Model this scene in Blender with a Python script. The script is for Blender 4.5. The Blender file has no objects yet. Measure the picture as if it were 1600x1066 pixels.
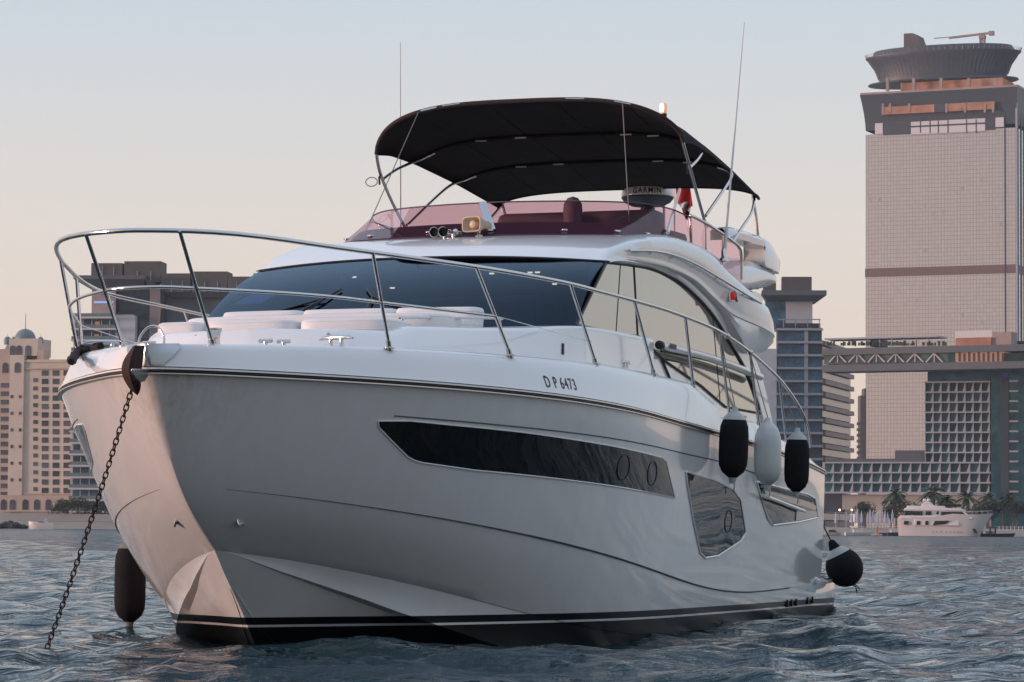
import bpy, bmesh, math, random
import numpy as np
from math import sin, cos, pi, sqrt, atan2, radians
from mathutils import Vector, Matrix
from mathutils.bvhtree import BVHTree

random.seed(7)
rng = np.random.default_rng(11)
SC = bpy.context.scene
COL = SC.collection

# ------------------------------------------------------------------ camera
EYE = 0.9438                       # the photographer sits just above the water
PITCH, ROLL, FPX = 0.062642, 0.0078, 4683.3
cam_data = bpy.data.cameras.new('camera')
cam_data.sensor_width = 36.0
cam_data.lens = FPX / 1600.0 * 36.0
cam_data.clip_start, cam_data.clip_end = 0.5, 20000.0
cam = bpy.data.objects.new('camera', cam_data)
CAM_ROT = Matrix.Rotation(pi / 2 + PITCH, 3, 'X') @ Matrix.Rotation(ROLL, 3, 'Z')
cam.matrix_world = Matrix.Translation((0, 0, EYE)) @ CAM_ROT.to_4x4()
COL.objects.link(cam)
SC.camera = cam

# ------------------------------------------------------------------ light
SUN_DIR = Vector((-0.992, -0.125, 0.0)).normalized()
SUN_EL = radians(4.0)
world = bpy.data.worlds.new('World')
SC.world = world
world.use_nodes = True
wn, wl = world.node_tree.nodes, world.node_tree.links
wn.clear()
w_out = wn.new('ShaderNodeOutputWorld')
sky = wn.new('ShaderNodeTexSky')
sky.sky_type = 'NISHITA'
sky.sun_disc = False
sky.sun_elevation = SUN_EL
sky.sun_rotation = atan2(SUN_DIR.x, SUN_DIR.y)
sky.air_density, sky.dust_density, sky.ozone_density = 1.0, 2.0, 2.0
w_bg = wn.new('ShaderNodeBackground')
w_bg.inputs['Strength'].default_value = 0.10
wl.new(sky.outputs[0], w_bg.inputs[0])
# the hazy Gulf dusk: peach at the horizon, pale grey blue above, glowing towards the sunset
tcw = wn.new('ShaderNodeTexCoord')
spw = wn.new('ShaderNodeSeparateXYZ')
wl.new(tcw.outputs['Generated'], spw.inputs[0])
rmp = wn.new('ShaderNodeValToRGB')
cr = rmp.color_ramp
STOPS = [(0.0, (0.800, 0.600, 0.505)), (0.05, (0.835, 0.695, 0.575)), (0.10, (0.800, 0.730, 0.665)), (0.175, (0.615, 0.695, 0.765)),
         (0.45, (0.600, 0.710, 0.880)), (1.0, (0.580, 0.710, 0.930))]
cr.elements[0].position, cr.elements[1].position = STOPS[0][0], STOPS[-1][0]
cr.elements[0].color, cr.elements[1].color = (*STOPS[0][1], 1), (*STOPS[-1][1], 1)
for p_, c_ in STOPS[1:-1]:
    e_ = cr.elements.new(p_); e_.color = (*c_, 1)
wl.new(spw.outputs['Z'], rmp.inputs[0])
dt_ = wn.new('ShaderNodeVectorMath'); dt_.operation = 'DOT_PRODUCT'
dt_.inputs[1].default_value = (SUN_DIR.x, SUN_DIR.y, 0)
wl.new(tcw.outputs['Generated'], dt_.inputs[0])
gl_ = wn.new('ShaderNodeMapRange'); gl_.interpolation_type = 'SMOOTHSTEP'
gl_.inputs['From Min'].default_value, gl_.inputs['From Max'].default_value = 0.35, 1.0
wl.new(dt_.outputs['Value'], gl_.inputs['Value'])
lo_ = wn.new('ShaderNodeMapRange'); lo_.interpolation_type = 'SMOOTHSTEP'
lo_.inputs['From Min'].default_value, lo_.inputs['From Max'].default_value = 0.5, 0.0
wl.new(spw.outputs['Z'], lo_.inputs['Value'])
pr_ = wn.new('ShaderNodeMath'); pr_.operation = 'MULTIPLY'
wl.new(gl_.outputs[0], pr_.inputs[0]); wl.new(lo_.outputs[0], pr_.inputs[1])
mxw = wn.new('ShaderNodeMix'); mxw.data_type = 'RGBA'
wl.new(pr_.outputs[0], mxw.inputs['Factor'])
wl.new(rmp.outputs[0], mxw.inputs['A'])
mxw.inputs['B'].default_value = (1.05, 0.66, 0.48, 1)
w_bg2 = wn.new('ShaderNodeBackground')
w_bg2.inputs['Strength'].default_value = 1.0
# added dimming of the low sky behind the viewer, to darken the port bow
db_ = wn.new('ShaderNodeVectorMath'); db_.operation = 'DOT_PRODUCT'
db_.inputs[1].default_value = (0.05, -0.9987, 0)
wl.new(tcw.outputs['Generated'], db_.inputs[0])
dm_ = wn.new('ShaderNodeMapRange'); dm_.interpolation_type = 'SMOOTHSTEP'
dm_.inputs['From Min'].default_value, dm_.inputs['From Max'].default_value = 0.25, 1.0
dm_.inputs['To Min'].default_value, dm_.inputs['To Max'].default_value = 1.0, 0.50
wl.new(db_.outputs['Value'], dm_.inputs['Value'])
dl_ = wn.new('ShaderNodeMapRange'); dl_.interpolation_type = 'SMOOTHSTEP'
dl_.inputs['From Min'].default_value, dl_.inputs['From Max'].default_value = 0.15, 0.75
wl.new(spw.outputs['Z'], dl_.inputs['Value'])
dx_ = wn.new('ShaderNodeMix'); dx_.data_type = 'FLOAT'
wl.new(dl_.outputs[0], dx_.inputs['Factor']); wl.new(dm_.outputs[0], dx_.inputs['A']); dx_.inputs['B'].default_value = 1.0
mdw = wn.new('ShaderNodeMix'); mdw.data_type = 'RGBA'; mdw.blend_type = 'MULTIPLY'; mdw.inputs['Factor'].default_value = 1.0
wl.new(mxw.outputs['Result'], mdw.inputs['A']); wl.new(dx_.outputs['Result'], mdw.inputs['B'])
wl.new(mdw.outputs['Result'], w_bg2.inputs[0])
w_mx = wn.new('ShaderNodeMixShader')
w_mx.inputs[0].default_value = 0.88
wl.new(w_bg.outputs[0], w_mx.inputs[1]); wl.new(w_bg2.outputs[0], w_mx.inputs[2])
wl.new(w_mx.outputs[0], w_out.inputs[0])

sun_data = bpy.data.lights.new('sun', 'SUN')
sun_data.energy = 2.8
sun_data.angle = radians(12)
sun_data.color = (1.0, 0.64, 0.53)
sun = bpy.data.objects.new('sun', sun_data)
sd = Vector((SUN_DIR.x * cos(SUN_EL), SUN_DIR.y * cos(SUN_EL), sin(SUN_EL)))
sun.rotation_euler = sd.to_track_quat('Z', 'Y').to_euler()
COL.objects.link(sun)

SC.view_settings.view_transform = 'Standard'
SC.view_settings.look = 'None'
SC.view_settings.exposure = 0.14
SC.view_settings.gamma = 1.0
SC.cycles.volume_bounces = 3

# ------------------------------------------------------------------ helpers
def ray_dir(px, py):
    return CAM_ROT @ Vector(((px - 800) / FPX, (533 - py) / FPX, -1.0))

def at(px, py, dist):
    """world point seen at a photo pixel, `dist` metres out"""
    d = ray_dir(px, py)
    return Vector((0, 0, EYE)) + d * (dist / d.y)

def link(o, parent=None):
    COL.objects.link(o)
    if parent is not None:
        o.parent = parent
    return o

def empty(name, label, cat, loc=(0, 0, 0), rotz=0.0, group=None):
    o = bpy.data.objects.new(name, None)
    o.empty_display_size = 0.2
    o.location = loc
    o.rotation_euler = (0, 0, rotz)
    link(o)
    return tag(o, label, cat, group)

def tag(o, label=None, cat=None, group=None, kind=None):
    if label: o['label'] = label
    if cat: o['category'] = cat
    if group: o['group'] = group
    if kind: o['kind'] = kind
    return o

def copy_tree(o, parent=None):
    c = o.copy()
    COL.objects.link(c)
    if parent is not None:
        c.parent = parent
    for ch in list(o.children):
        copy_tree(ch, c)
    return c

class MB:
    """collects faces, then links them as one mesh object"""
    def __init__(s):
        s.v, s.f, s.m = [], [], []

    def add(s, verts, faces, mat=0):
        b = len(s.v)
        s.v += [tuple(p) for p in verts]
        s.f += [tuple(i + b for i in f) for f in faces]
        s.m += [mat] * len(faces)

    def box(s, c, d, rotz=0.0, mat=0, taper=1.0):
        cx, cy, cz = c
        x, y, z = d[0] / 2, d[1] / 2, d[2] / 2
        ca, sa = cos(rotz), sin(rotz)
        vs = []
        for k, t in ((-1, 1.0), (1, taper)):
            for i, j in ((-1, -1), (1, -1), (1, 1), (-1, 1)):
                a, b = i * x * t, j * y * t
                vs.append((cx + a * ca - b * sa, cy + a * sa + b * ca, cz + k * z))
        s.add(vs, [(3, 2, 1, 0), (4, 5, 6, 7), (0, 1, 5, 4), (1, 2, 6, 5), (2, 3, 7, 6), (3, 0, 4, 7)], mat)

    def grid(s, rows, close_u=False, close_v=False, mat=0, flip=False):
        n, m = len(rows), len(rows[0])
        vs = [p for r in rows for p in r]
        fs = []
        for i in range(n if close_v else n - 1):
            for j in range(m if close_u else m - 1):
                a, b = i * m + j, i * m + (j + 1) % m
                c, d = ((i + 1) % n) * m + (j + 1) % m, ((i + 1) % n) * m + j
                fs.append((d, c, b, a) if flip else (a, b, c, d))
        s.add(vs, fs, mat)

    def tube(s, path, r, seg=8, caps=True, mat=0):
        path = [Vector(p) for p in path]
        n = len(path)
        rr = r if hasattr(r, '__len__') else [r] * n
        tang = []
        for i in range(n):
            a, b = path[max(i - 1, 0)], path[min(i + 1, n - 1)]
            t = (b - a)
            tang.append(t.normalized() if t.length > 1e-9 else Vector((0, 0, 1)))
        up = Vector((0, 0, 1)) if abs(tang[0].z) < 0.9 else Vector((1, 0, 0))
        x = tang[0].cross(up).normalized()
        rows = []
        for i in range(n):
            x = (x - tang[i] * x.dot(tang[i]))
            x = x.normalized() if x.length > 1e-6 else tang[i].orthogonal().normalized()
            y = tang[i].cross(x)
            rows.append([path[i] + (x * cos(2 * pi * k / seg) + y * sin(2 * pi * k / seg)) * rr[i] for k in range(seg)])
        b = len(s.v)
        s.grid(rows, close_u=True, mat=mat)
        if caps:
            s.f.append(tuple(b + k for k in range(seg))); s.m.append(mat)
            s.f.append(tuple(b + (n - 1) * seg + k for k in reversed(range(seg)))); s.m.append(mat)

    def lathe(s, prof, c=(0, 0, 0), seg=24, axis='Z', mat=0):
        rows = []
        for r, h in prof:
            row = []
            for k in range(seg):
                a = 2 * pi * k / seg
                p = (r * cos(a), r * sin(a), h)
                if axis == 'X': p = (h, r * cos(a), r * sin(a))
                row.append((c[0] + p[0], c[1] + p[1], c[2] + p[2]))
            rows.append(row)
        s.grid(rows, close_u=True, mat=mat)

    def prism(s, poly, z0, z1, mat=0):
        n = len(poly)
        vs = [(x, y, z0) for x, y in poly] + [(x, y, z1) for x, y in poly]
        fs = [tuple(reversed(range(n))), tuple(range(n, 2 * n))]
        fs += [(i, (i + 1) % n, n + (i + 1) % n, n + i) for i in range(n)]
        s.add(vs, fs, mat)

    def mirror(s):
        """adds the y-mirrored copy"""
        n = len(s.v)
        s.v += [(x, -y, z) for x, y, z in s.v]
        s.f += [tuple(reversed([i + n for i in f])) for f in s.f]
        s.m += list(s.m)
        return s

    def build(s, name, mat, parent=None, smooth=35.0, bevel=0.0, merge=0.0, loc=None):
        me = bpy.data.meshes.new(name)
        me.from_pydata(s.v, [], s.f)
        mats = mat if isinstance(mat, (list, tuple)) else [mat]
        for m_ in mats:
            me.materials.append(m_)
        if len(mats) > 1:
            me.polygons.foreach_set('material_index', s.m)
        bm = bmesh.new()
        bm.from_mesh(me)
        if merge > 0:
            bmesh.ops.remove_doubles(bm, verts=bm.verts, dist=merge)
        bmesh.ops.recalc_face_normals(bm, faces=bm.faces)
        bm.to_mesh(me)
        bm.free()
        if smooth:
            me.polygons.foreach_set('use_smooth', [True] * len(me.polygons))
            me.set_sharp_from_angle(angle=radians(smooth))
        me.update()
        o = bpy.data.objects.new(name, me)
        if loc is not None: o.location = loc
        link(o, parent)
        if bevel > 0:
            b = o.modifiers.new('bevel', 'BEVEL')
            b.width, b.segments, b.limit_method = bevel, 2, 'ANGLE'
        return o

def spline(pts, n=8):
    """Catmull-Rom through the points"""
    P = [Vector(p) for p in pts]
    out = []
    for i in range(len(P) - 1):
        p0, p1, p2, p3 = P[max(i - 1, 0)], P[i], P[i + 1], P[min(i + 2, len(P) - 1)]
        for k in range(n):
            t = k / n
            out.append(0.5 * ((2 * p1) + (p2 - p0) * t + (2 * p0 - 5 * p1 + 4 * p2 - p3) * t * t + (3 * p1 - p0 - 3 * p2 + p3) * t ** 3))
    out.append(P[-1])
    return out

def curve_x(pts):
    """smooth z(x) through (x, z) points"""
    d = spline([(x, z, 0) for x, z in pts], 10)
    xs = np.array([p.x for p in d]); zs = np.array([p.y for p in d])
    o = np.argsort(xs)
    return lambda x: float(np.interp(x, xs[o], zs[o]))

# ------------------------------------------------------------------ materials
def new_mat(name):
    m = bpy.data.materials.new(name)
    m.use_nodes = True
    nt = m.node_tree
    return m, nt, nt.nodes['Principled BSDF'], nt.nodes, nt.links

def noise(nt, scale, detail=3.0, rough=0.5, coord='Object', sx=(1, 1, 1)):
    tc = nt.nodes.new('ShaderNodeTexCoord')
    mp = nt.nodes.new('ShaderNodeMapping')
    mp.inputs['Scale'].default_value = sx
    nt.links.new(tc.outputs[coord], mp.inputs[0])
    n = nt.nodes.new('ShaderNodeTexNoise')
    n.inputs['Scale'].default_value = scale
    n.inputs['Detail'].default_value = detail
    n.inputs['Roughness'].default_value = rough
    nt.links.new(mp.outputs[0], n.inputs['Vector'])
    return n

def mat(name, col, rough=0.5, metal=0.0, var=0.0, vscale=3.0, bump=0.0, bscale=20.0, coat=0.0, spec=0.5, emit=None, estr=0.0, vsx=(1, 1, 1)):
    m, nt, b, N, L = new_mat(name)
    b.inputs['Base Color'].default_value = (*col, 1)
    b.inputs['Roughness'].default_value = rough
    b.inputs['Metallic'].default_value = metal
    b.inputs['Specular IOR Level'].default_value = spec
    b.inputs['Coat Weight'].default_value = coat
    if emit:
        b.inputs['Emission Color'].default_value = (*emit, 1)
        b.inputs['Emission Strength'].default_value = estr
    if var > 0:
        n = noise(nt, vscale, 5, 0.6, sx=vsx)
        r = N.new('ShaderNodeValToRGB')
        r.color_ramp.elements[0].position, r.color_ramp.elements[1].position = 0.3, 0.7
        r.color_ramp.elements[0].color = (*[c * (1 - var) for c in col], 1)
        r.color_ramp.elements[1].color = (*[min(1, c * (1 + var)) for c in col], 1)
        L.new(n.outputs['Fac'], r.inputs[0])
        L.new(r.outputs[0], b.inputs['Base Color'])
    if bump > 0:
        n = noise(nt, bscale, 4, 0.6)
        bp = N.new('ShaderNodeBump')
        bp.inputs['Strength'].default_value = bump
        bp.inputs['Distance'].default_value = 0.02
        L.new(n.outputs['Fac'], bp.inputs['Height'])
        L.new(bp.outputs[0], b.inputs['Normal'])
    return m

M = {}
M['gelcoat'] = mat('gelcoat', (0.80, 0.80, 0.80), 0.12, var=0.025, vscale=0.8, coat=0.4)
M['deck'] = mat('deck_gelcoat', (0.78, 0.78, 0.77), 0.45, var=0.03, vscale=2, bump=0.05, bscale=300)
M['steel'] = mat('stainless', (0.62, 0.61, 0.60), 0.13, 1.0)
M['plate'] = mat('stainless_plate', (0.50, 0.52, 0.54), 0.28, 1.0, bump=0.02, bscale=60)
M['rubber'] = mat('black_rubber', (0.012, 0.012, 0.014), 0.5)
M['canvas'] = mat('black_canvas', (0.020, 0.019, 0.021), 0.92, var=0.2, vscale=4, bump=0.25, bscale=14, spec=0.2)
M['cushion'] = mat('white_vinyl', (0.76, 0.74, 0.73), 0.55, var=0.03, vscale=5, bump=0.1, bscale=9)
M['glass_dark'] = mat('dark_glass', (0.005, 0.006, 0.007), 0.02, spec=0.45)
M['glass_side'] = mat('mirror_side_glass', (0.42, 0.378, 0.305), 0.05, 0.85, bump=0.008, bscale=1.5)
M['black'] = mat('black_paint', (0.008, 0.008, 0.009), 0.35)
M['interior'] = mat('dark_interior', (0.012, 0.022, 0.040), 0.8)
M['rust'] = mat('rusty_iron', (0.032, 0.015, 0.012), 0.75, 0.2, var=0.5, vscale=40, bump=0.5, bscale=80)
M['sock'] = mat('black_fender_cover', (0.008, 0.008, 0.011), 0.85, var=0.25, vscale=10, bump=0.35, bscale=40, spec=0.25)
M['fender_white'] = mat('white_fender_vinyl', (0.55, 0.57, 0.56), 0.35, var=0.06, vscale=6)
M['fender_cap'] = mat('grey_fender_cap', (0.42, 0.46, 0.44), 0.45, var=0.1, vscale=12)
M['rope'] = mat('rope', (0.20, 0.19, 0.17), 0.9)
M['black_rope'] = mat('black_rope', (0.014, 0.011, 0.012), 0.95, bump=0.6, bscale=60)
M['red'] = mat('red_lens', (0.55, 0.012, 0.010), 0.15, emit=(1.0, 0.03, 0.02), estr=0.15)
M['lamp'] = mat('lit_lamp', (1, 0.8, 0.6), 0.3, emit=(1.0, 0.62, 0.36), estr=5.0)
M['downlight'] = mat('downlight', (1, 0.8, 0.6), 0.3, emit=(1.0, 0.60, 0.34), estr=4.0)
M['beige'] = mat('beige_plastic', (0.52, 0.42, 0.30), 0.4)
M['flag_red'] = mat('red_flag_cloth', (0.42, 0.015, 0.02), 0.85)
M['flag_white'] = mat('white_flag_cloth', (0.62, 0.52, 0.52), 0.85)
M['maroon'] = mat('upholstery_and_painted_shade', (0.11, 0.085, 0.105), 0.7, bump=0.1, bscale=15)  # seat and console upholstery; on the coaming the dark tone stands for shade

def see_through(name, tint, refl=1.0, rough=0.02, gcol=(1, 1, 1)):
    m, nt, b, N, L = new_mat(name)
    t = N.new('ShaderNodeBsdfTransparent')
    t.inputs[0].default_value = (*tint, 1)
    g = N.new('ShaderNodeBsdfGlossy')
    g.inputs['Roughness'].default_value = rough
    g.inputs[0].default_value = (*gcol, 1)
    fr = N.new('ShaderNodeFresnel')
    fr.inputs[0].default_value = 1.5
    ml = N.new('ShaderNodeMath'); ml.operation = 'MULTIPLY'; ml.inputs[1].default_value = refl
    mx = N.new('ShaderNodeMixShader')
    L.new(fr.outputs[0], ml.inputs[0]); L.new(ml.outputs[0], mx.inputs[0])
    L.new(t.outputs[0], mx.inputs[1]); L.new(g.outputs[0], mx.inputs[2])
    L.new(mx.outputs[0], N['Material Output'].inputs[0])
    return m
M['purple'] = see_through('purple_acrylic', (0.77, 0.51, 0.59), 0.5)
M['windscreen'] = see_through('tinted_windscreen', (0.16, 0.24, 0.38), 0.62, gcol=(0.60, 0.80, 1.0))

# hull paint: white topsides, black boot top with one white pin stripe
def hull_mat():
    m, nt, b, N, L = new_mat('hull_gelcoat')
    b.inputs['Roughness'].default_value = 0.11
    b.inputs['Coat Weight'].default_value = 0.5
    b.inputs['Coat Roughness'].default_value = 0.05
    tc = N.new('ShaderNodeTexCoord')
    sp = N.new('ShaderNodeSeparateXYZ')
    L.new(tc.outputs['Object'], sp.inputs[0])
    # boot line falls gently towards the stern
    k = N.new('ShaderNodeMath'); k.operation = 'MULTIPLY_ADD'
    L.new(sp.outputs['X'], k.inputs[0]); k.inputs[1].default_value = -0.0078
    L.new(sp.outputs['Z'], k.inputs[2])
    def step(v):
        s = N.new('ShaderNodeMath'); s.operation = 'GREATER_THAN'
        L.new(k.outputs[0], s.inputs[0]); s.inputs[1].default_value = v
        return s
    a, c, d = step(0.152), step(0.090), step(0.070)
    inv = N.new('ShaderNodeMath'); inv.operation = 'SUBTRACT'; L.new(d.outputs[0], inv.inputs[0]); L.new(c.outputs[0], inv.inputs[1])
    su = N.new('ShaderNodeMath'); su.operation = 'ADD'; su.use_clamp = True
    L.new(inv.outputs[0], su.inputs[0]); L.new(a.outputs[0], su.inputs[1])
    # the antifouling black is duller than the gelcoat
    ct = N.new('ShaderNodeMath'); ct.operation = 'MULTIPLY'; ct.inputs[1].default_value = 0.5
    L.new(su.outputs[0], ct.inputs[0]); L.new(ct.outputs[0], b.inputs['Coat Weight'])
    ro = N.new('ShaderNodeMapRange'); ro.inputs['To Min'].default_value = 0.30; ro.inputs['To Max'].default_value = 0.11
    L.new(su.outputs[0], ro.inputs['Value']); L.new(ro.outputs[0], b.inputs['Roughness'])
    sl_ = N.new('ShaderNodeMapRange'); sl_.inputs['To Min'].default_value = 0.25; sl_.inputs['To Max'].default_value = 0.5
    L.new(su.outputs[0], sl_.inputs['Value']); L.new(sl_.outputs[0], b.inputs['Specular IOR Level'])
    n1 = noise(nt, 0.7, 5, 0.6)
    r = N.new('ShaderNodeValToRGB')
    r.color_ramp.elements[0].color = (0.74, 0.745, 0.74, 1); r.color_ramp.elements[1].color = (0.80, 0.80, 0.795, 1)
    L.new(n1.outputs['Fac'], r.inputs[0])
    # faint water streaks running down the topsides
    n2 = noise(nt, 3.0, 6, 0.65, sx=(2.4, 2.4, 0.12))
    r2 = N.new('ShaderNodeValToRGB')
    r2.color_ramp.elements[0].position, r2.color_ramp.elements[1].position = 0.30, 0.62
    r2.color_ramp.elements[0].color = (0.96, 0.95, 0.935, 1); r2.color_ramp.elements[1].color = (1, 1, 1, 1)
    L.new(n2.outputs['Fac'], r2.inputs[0])
    mu = N.new('ShaderNodeMix'); mu.data_type = 'RGBA'; mu.blend_type = 'MULTIPLY'; mu.inputs['Factor'].default_value = 1.0
    L.new(r.outputs[0], mu.inputs['A']); L.new(r2.outputs[0], mu.inputs['B'])
    # rusty weeping below the anchor roller
    def ramp(sock, lo, hi):
        q = N.new('ShaderNodeMapRange'); q.inputs['From Min'].default_value, q.inputs['From Max'].default_value = lo, hi
        L.new(sock, q.inputs['Value']); return q.outputs[0]
    n3 = noise(nt, 2.2, 5, 0.6, sx=(9, 9, 0.5))
    f1, f2, f3 = ramp(sp.outputs['X'], 7.75, 8.35), ramp(sp.outputs['Z'], 0.9, 1.9), ramp(n3.outputs['Fac'], 0.42, 0.75)
    m1 = N.new('ShaderNodeMath'); m1.operation = 'MULTIPLY'; L.new(f1, m1.inputs[0]); L.new(f2, m1.inputs[1])
    m2 = N.new('ShaderNodeMath'); m2.operation = 'MULTIPLY'; L.new(m1.outputs[0], m2.inputs[0]); L.new(f3, m2.inputs[1])
    m3 = N.new('ShaderNodeMath'); m3.operation = 'MULTIPLY'; L.new(m2.outputs[0], m3.inputs[0]); m3.inputs[1].default_value = 0.5
    st = N.new('ShaderNodeMix'); st.data_type = 'RGBA'
    L.new(m3.outputs[0], st.inputs['Factor']); L.new(mu.outputs['Result'], st.inputs['A']); st.inputs['B'].default_value = (0.46, 0.33, 0.20, 1)
    mx = N.new('ShaderNodeMix'); mx.data_type = 'RGBA'
    L.new(su.outputs[0], mx.inputs['Factor'])
    mx.inputs['A'].default_value = (0.006, 0.006, 0.007, 1)
    L.new(st.outputs['Result'], mx.inputs['B'])
    L.new(mx.outputs['Result'], b.inputs['Base Color'])
    return m
M['hull'] = hull_mat()
# ================================================================== SETTING
# ------------------------------------------------------------------ water
def water_mat():
    m, nt, b, N, L = new_mat('sea_water')
    b.inputs['Base Color'].default_value = (0.008, 0.036, 0.050, 1)
    b.inputs['Roughness'].default_value = 0.06
    b.inputs['IOR'].default_value = 1.333
    b.inputs['Specular IOR Level'].default_value = 0.5
    tc = N.new('ShaderNodeTexCoord')
    mp = N.new('ShaderNodeMapping')
    mp.inputs['Rotation'].default_value = (0, 0, 0.5)
    mp.inputs['Scale'].default_value = (1.0, 1.9, 1.0)
    L.new(tc.outputs['Object'], mp.inputs[0])
    # wind ruffles the open water further out, beyond what the mesh can carry
    ln = N.new('ShaderNodeVectorMath'); ln.operation = 'LENGTH'
    L.new(tc.outputs['Object'], ln.inputs[0])
    mr = N.new('ShaderNodeMapRange')
    mr.inputs['From Min'].default_value, mr.inputs['From Max'].default_value = 80, 600
    mr.inputs['To Min'].default_value, mr.inputs['To Max'].default_value = 0.03, 0.24
    L.new(ln.outputs['Value'], mr.inputs['Value']); L.new(mr.outputs[0], b.inputs['Roughness'])
    prev = None
    for sc, dist, det in ((0.5, 0.42, 3), (2.3, 0.13, 4), (8.0, 0.030, 4)):
        n = N.new('ShaderNodeTexNoise')
        n.inputs['Scale'].default_value = sc
        n.inputs['Detail'].default_value = det
        n.inputs['Roughness'].default_value = 0.55
        n.inputs['Distortion'].default_value = 0.4
        L.new(mp.outputs[0], n.inputs['Vector'])
        bp = N.new('ShaderNodeBump')
        bp.inputs['Strength'].default_value = 1.0
        bp.inputs['Distance'].default_value = dist
        L.new(n.outputs['Fac'], bp.inputs['Height'])
        if prev: L.new(prev.outputs[0], bp.inputs['Normal'])
        prev = bp
    L.new(prev.outputs[0], b.inputs['Normal'])
    return m
M['water'] = water_mat()

def build_water():
    r = np.concatenate([np.linspace(3.0, 9.0, 30)[:-1], 9.0 * np.exp(np.linspace(0, math.log(120 / 9.0), 980))[:-1], 120 * np.exp(np.linspace(0, math.log(650 / 120.0), 480))[:-1], 650 * np.exp(np.linspace(0, math.log(2900 / 650.0), 60))])
    nr = len(r)
    ang = np.concatenate([np.linspace(-80, -15, 70)[:-1], np.linspace(-15, 15, 440), np.linspace(15, 80, 70)[1:]])
    ang = np.radians(ang)
    Rr, A = np.meshgrid(r, ang, indexing='ij')
    X, Y = Rr * np.sin(A), Rr * np.cos(A) - 3.0
    dr = np.gradient(r)[:, None] * np.ones_like(X)
    Z = np.zeros_like(X); DX = np.zeros_like(X); DY = np.zeros_like(X)
    g = np.random.default_rng(5)
    for i in range(90):
        lam = 0.22 * (9.0 / 0.22) ** (i / 89.0)
        th = 0.9 + g.normal(0, 0.75)
        kx, ky = 2 * pi / lam * cos(th), 2 * pi / lam * sin(th)
        a = 0.0056 * lam ** 0.86 * g.uniform(0.6, 1.4)
        if lam > 2.5: a *= 0.62
        fade = np.clip((lam / (2.4 * dr) - 1.0), 0, 1) * np.exp(-Rr / 900)
        ph = kx * X + ky * Y + g.uniform(0, 2 * pi)
        Z += a * fade * np.sin(ph)
        DX += a * fade * 0.9 * cos(th) * np.cos(ph)
        DY += a * fade * 0.9 * sin(th) * np.cos(ph)
    P = np.stack([X + DX, Y + DY, Z], -1).reshape(-1, 3)
    na = len(ang)
    i = np.arange(nr - 1)[:, None] * na + np.arange(na - 1)[None]
    F = np.stack([i, i + 1, i + na + 1, i + na], -1).reshape(-1, 4)[:, ::-1]
    me = bpy.data.meshes.new('sea')
    me.from_pydata(P, [], F.tolist())
    me.materials.append(M['water'])
    me.polygons.foreach_set('use_smooth', [True] * len(me.polygons))
    o = link(bpy.data.objects.new('sea', me)); o.location.z = -0.075
    tag(o, 'choppy blue grey sea water around the motor yacht', 'water', kind='structure')
    return o
build_water()

# ------------------------------------------------------------------ shore and land
M['sand'] = mat('beach_sand', (0.30, 0.235, 0.185), 0.95, var=0.15, vscale=0.08, bump=0.3, bscale=0.5)
M['paving'] = mat('promenade_paving', (0.24, 0.21, 0.19), 0.9, var=0.2, vscale=0.05)
mb = MB()
prof = [(-14, -1.0), (0, -0.05), (8, 0.7), (30, 1.9), (42, 2.2)]
def shore_y(x):       # the waterline: the right beach is a little nearer than the left
    return 880 - 0.22 * (x + 120) if x < 60 else 840 - 0.10 * (x - 60)
rows = []
for x in np.linspace(-2850, 2850, 230):
    w = 2.2 * sin(x * 0.05) + 1.1 * sin(x * 0.17)
    rows.append([(x, shore_y(x) + d + w, z) for d, z in prof])
mb.grid(rows)
tag(mb.build('beach', M['sand']), 'pale strip of beach sand along the far shore', 'beach', kind='structure')
mb = MB()
rows = []
for x in np.linspace(-2850, 2850, 115):
    rows.append([(x, shore_y(x) + 38, 2.15), (x, 2990, 2.2)])
mb.grid(rows)
tag(mb.build('ground', M['paving']), 'flat land behind the beach', 'ground', kind='structure')
# ================================================================== BUILDINGS
M['bld_dark'] = mat('dark_cladding', (0.042, 0.056, 0.075), 0.5, var=0.12, vscale=0.15)
M['bld_grey'] = mat('grey_cladding', (0.105, 0.118, 0.135), 0.7, var=0.08, vscale=0.2)
M['bld_box'] = mat('brown_grey_louvres', (0.105, 0.09, 0.085), 0.8, var=0.1, vscale=0.4)
M['bld_slab'] = mat('pale_slab', (0.34, 0.36, 0.40), 0.7, var=0.08, vscale=0.2)
M['bld_white'] = mat('white_panel', (0.60, 0.58, 0.60), 0.6, var=0.05, vscale=0.15)
M['bld_glass'] = mat('blue_glass', (0.030, 0.080, 0.125), 0.16, 0.0, var=0.6, vscale=0.35, spec=0.45)
M['bld_teal'] = mat('teal_glass', (0.016, 0.060, 0.072), 0.16, 0.0, var=0.55, vscale=0.25, spec=0.35)
M['bld_cream'] = mat('cream_render', (0.56, 0.485, 0.405), 0.85, var=0.08, vscale=0.12)
M['bld_tan'] = mat('tan_render', (0.46, 0.365, 0.30), 0.85, var=0.1, vscale=0.12)
M['bld_window'] = mat('dark_window', (0.045, 0.055, 0.07), 0.2, var=0.5, vscale=0.12, spec=0.7)
M['lit_window'] = mat('lit_window', (0.16, 0.11, 0.09), 0.5, emit=(1.0, 0.40, 0.20), estr=0.22, var=0.3, vscale=0.3)
M['dome'] = mat('blue_grey_dome', (0.17, 0.20, 0.23), 0.5)
M['wall_stone'] = mat('pale_stone_wall', (0.42, 0.385, 0.36), 0.85, var=0.08, vscale=0.1)
M['orange_deck'] = mat('lit_raw_concrete', (0.32, 0.17, 0.115), 0.8, var=0.45, vscale=0.12, emit=(1.0, 0.30, 0.14), estr=0.06)  # lamp light on the concrete is put into its orange colour and glow
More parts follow.
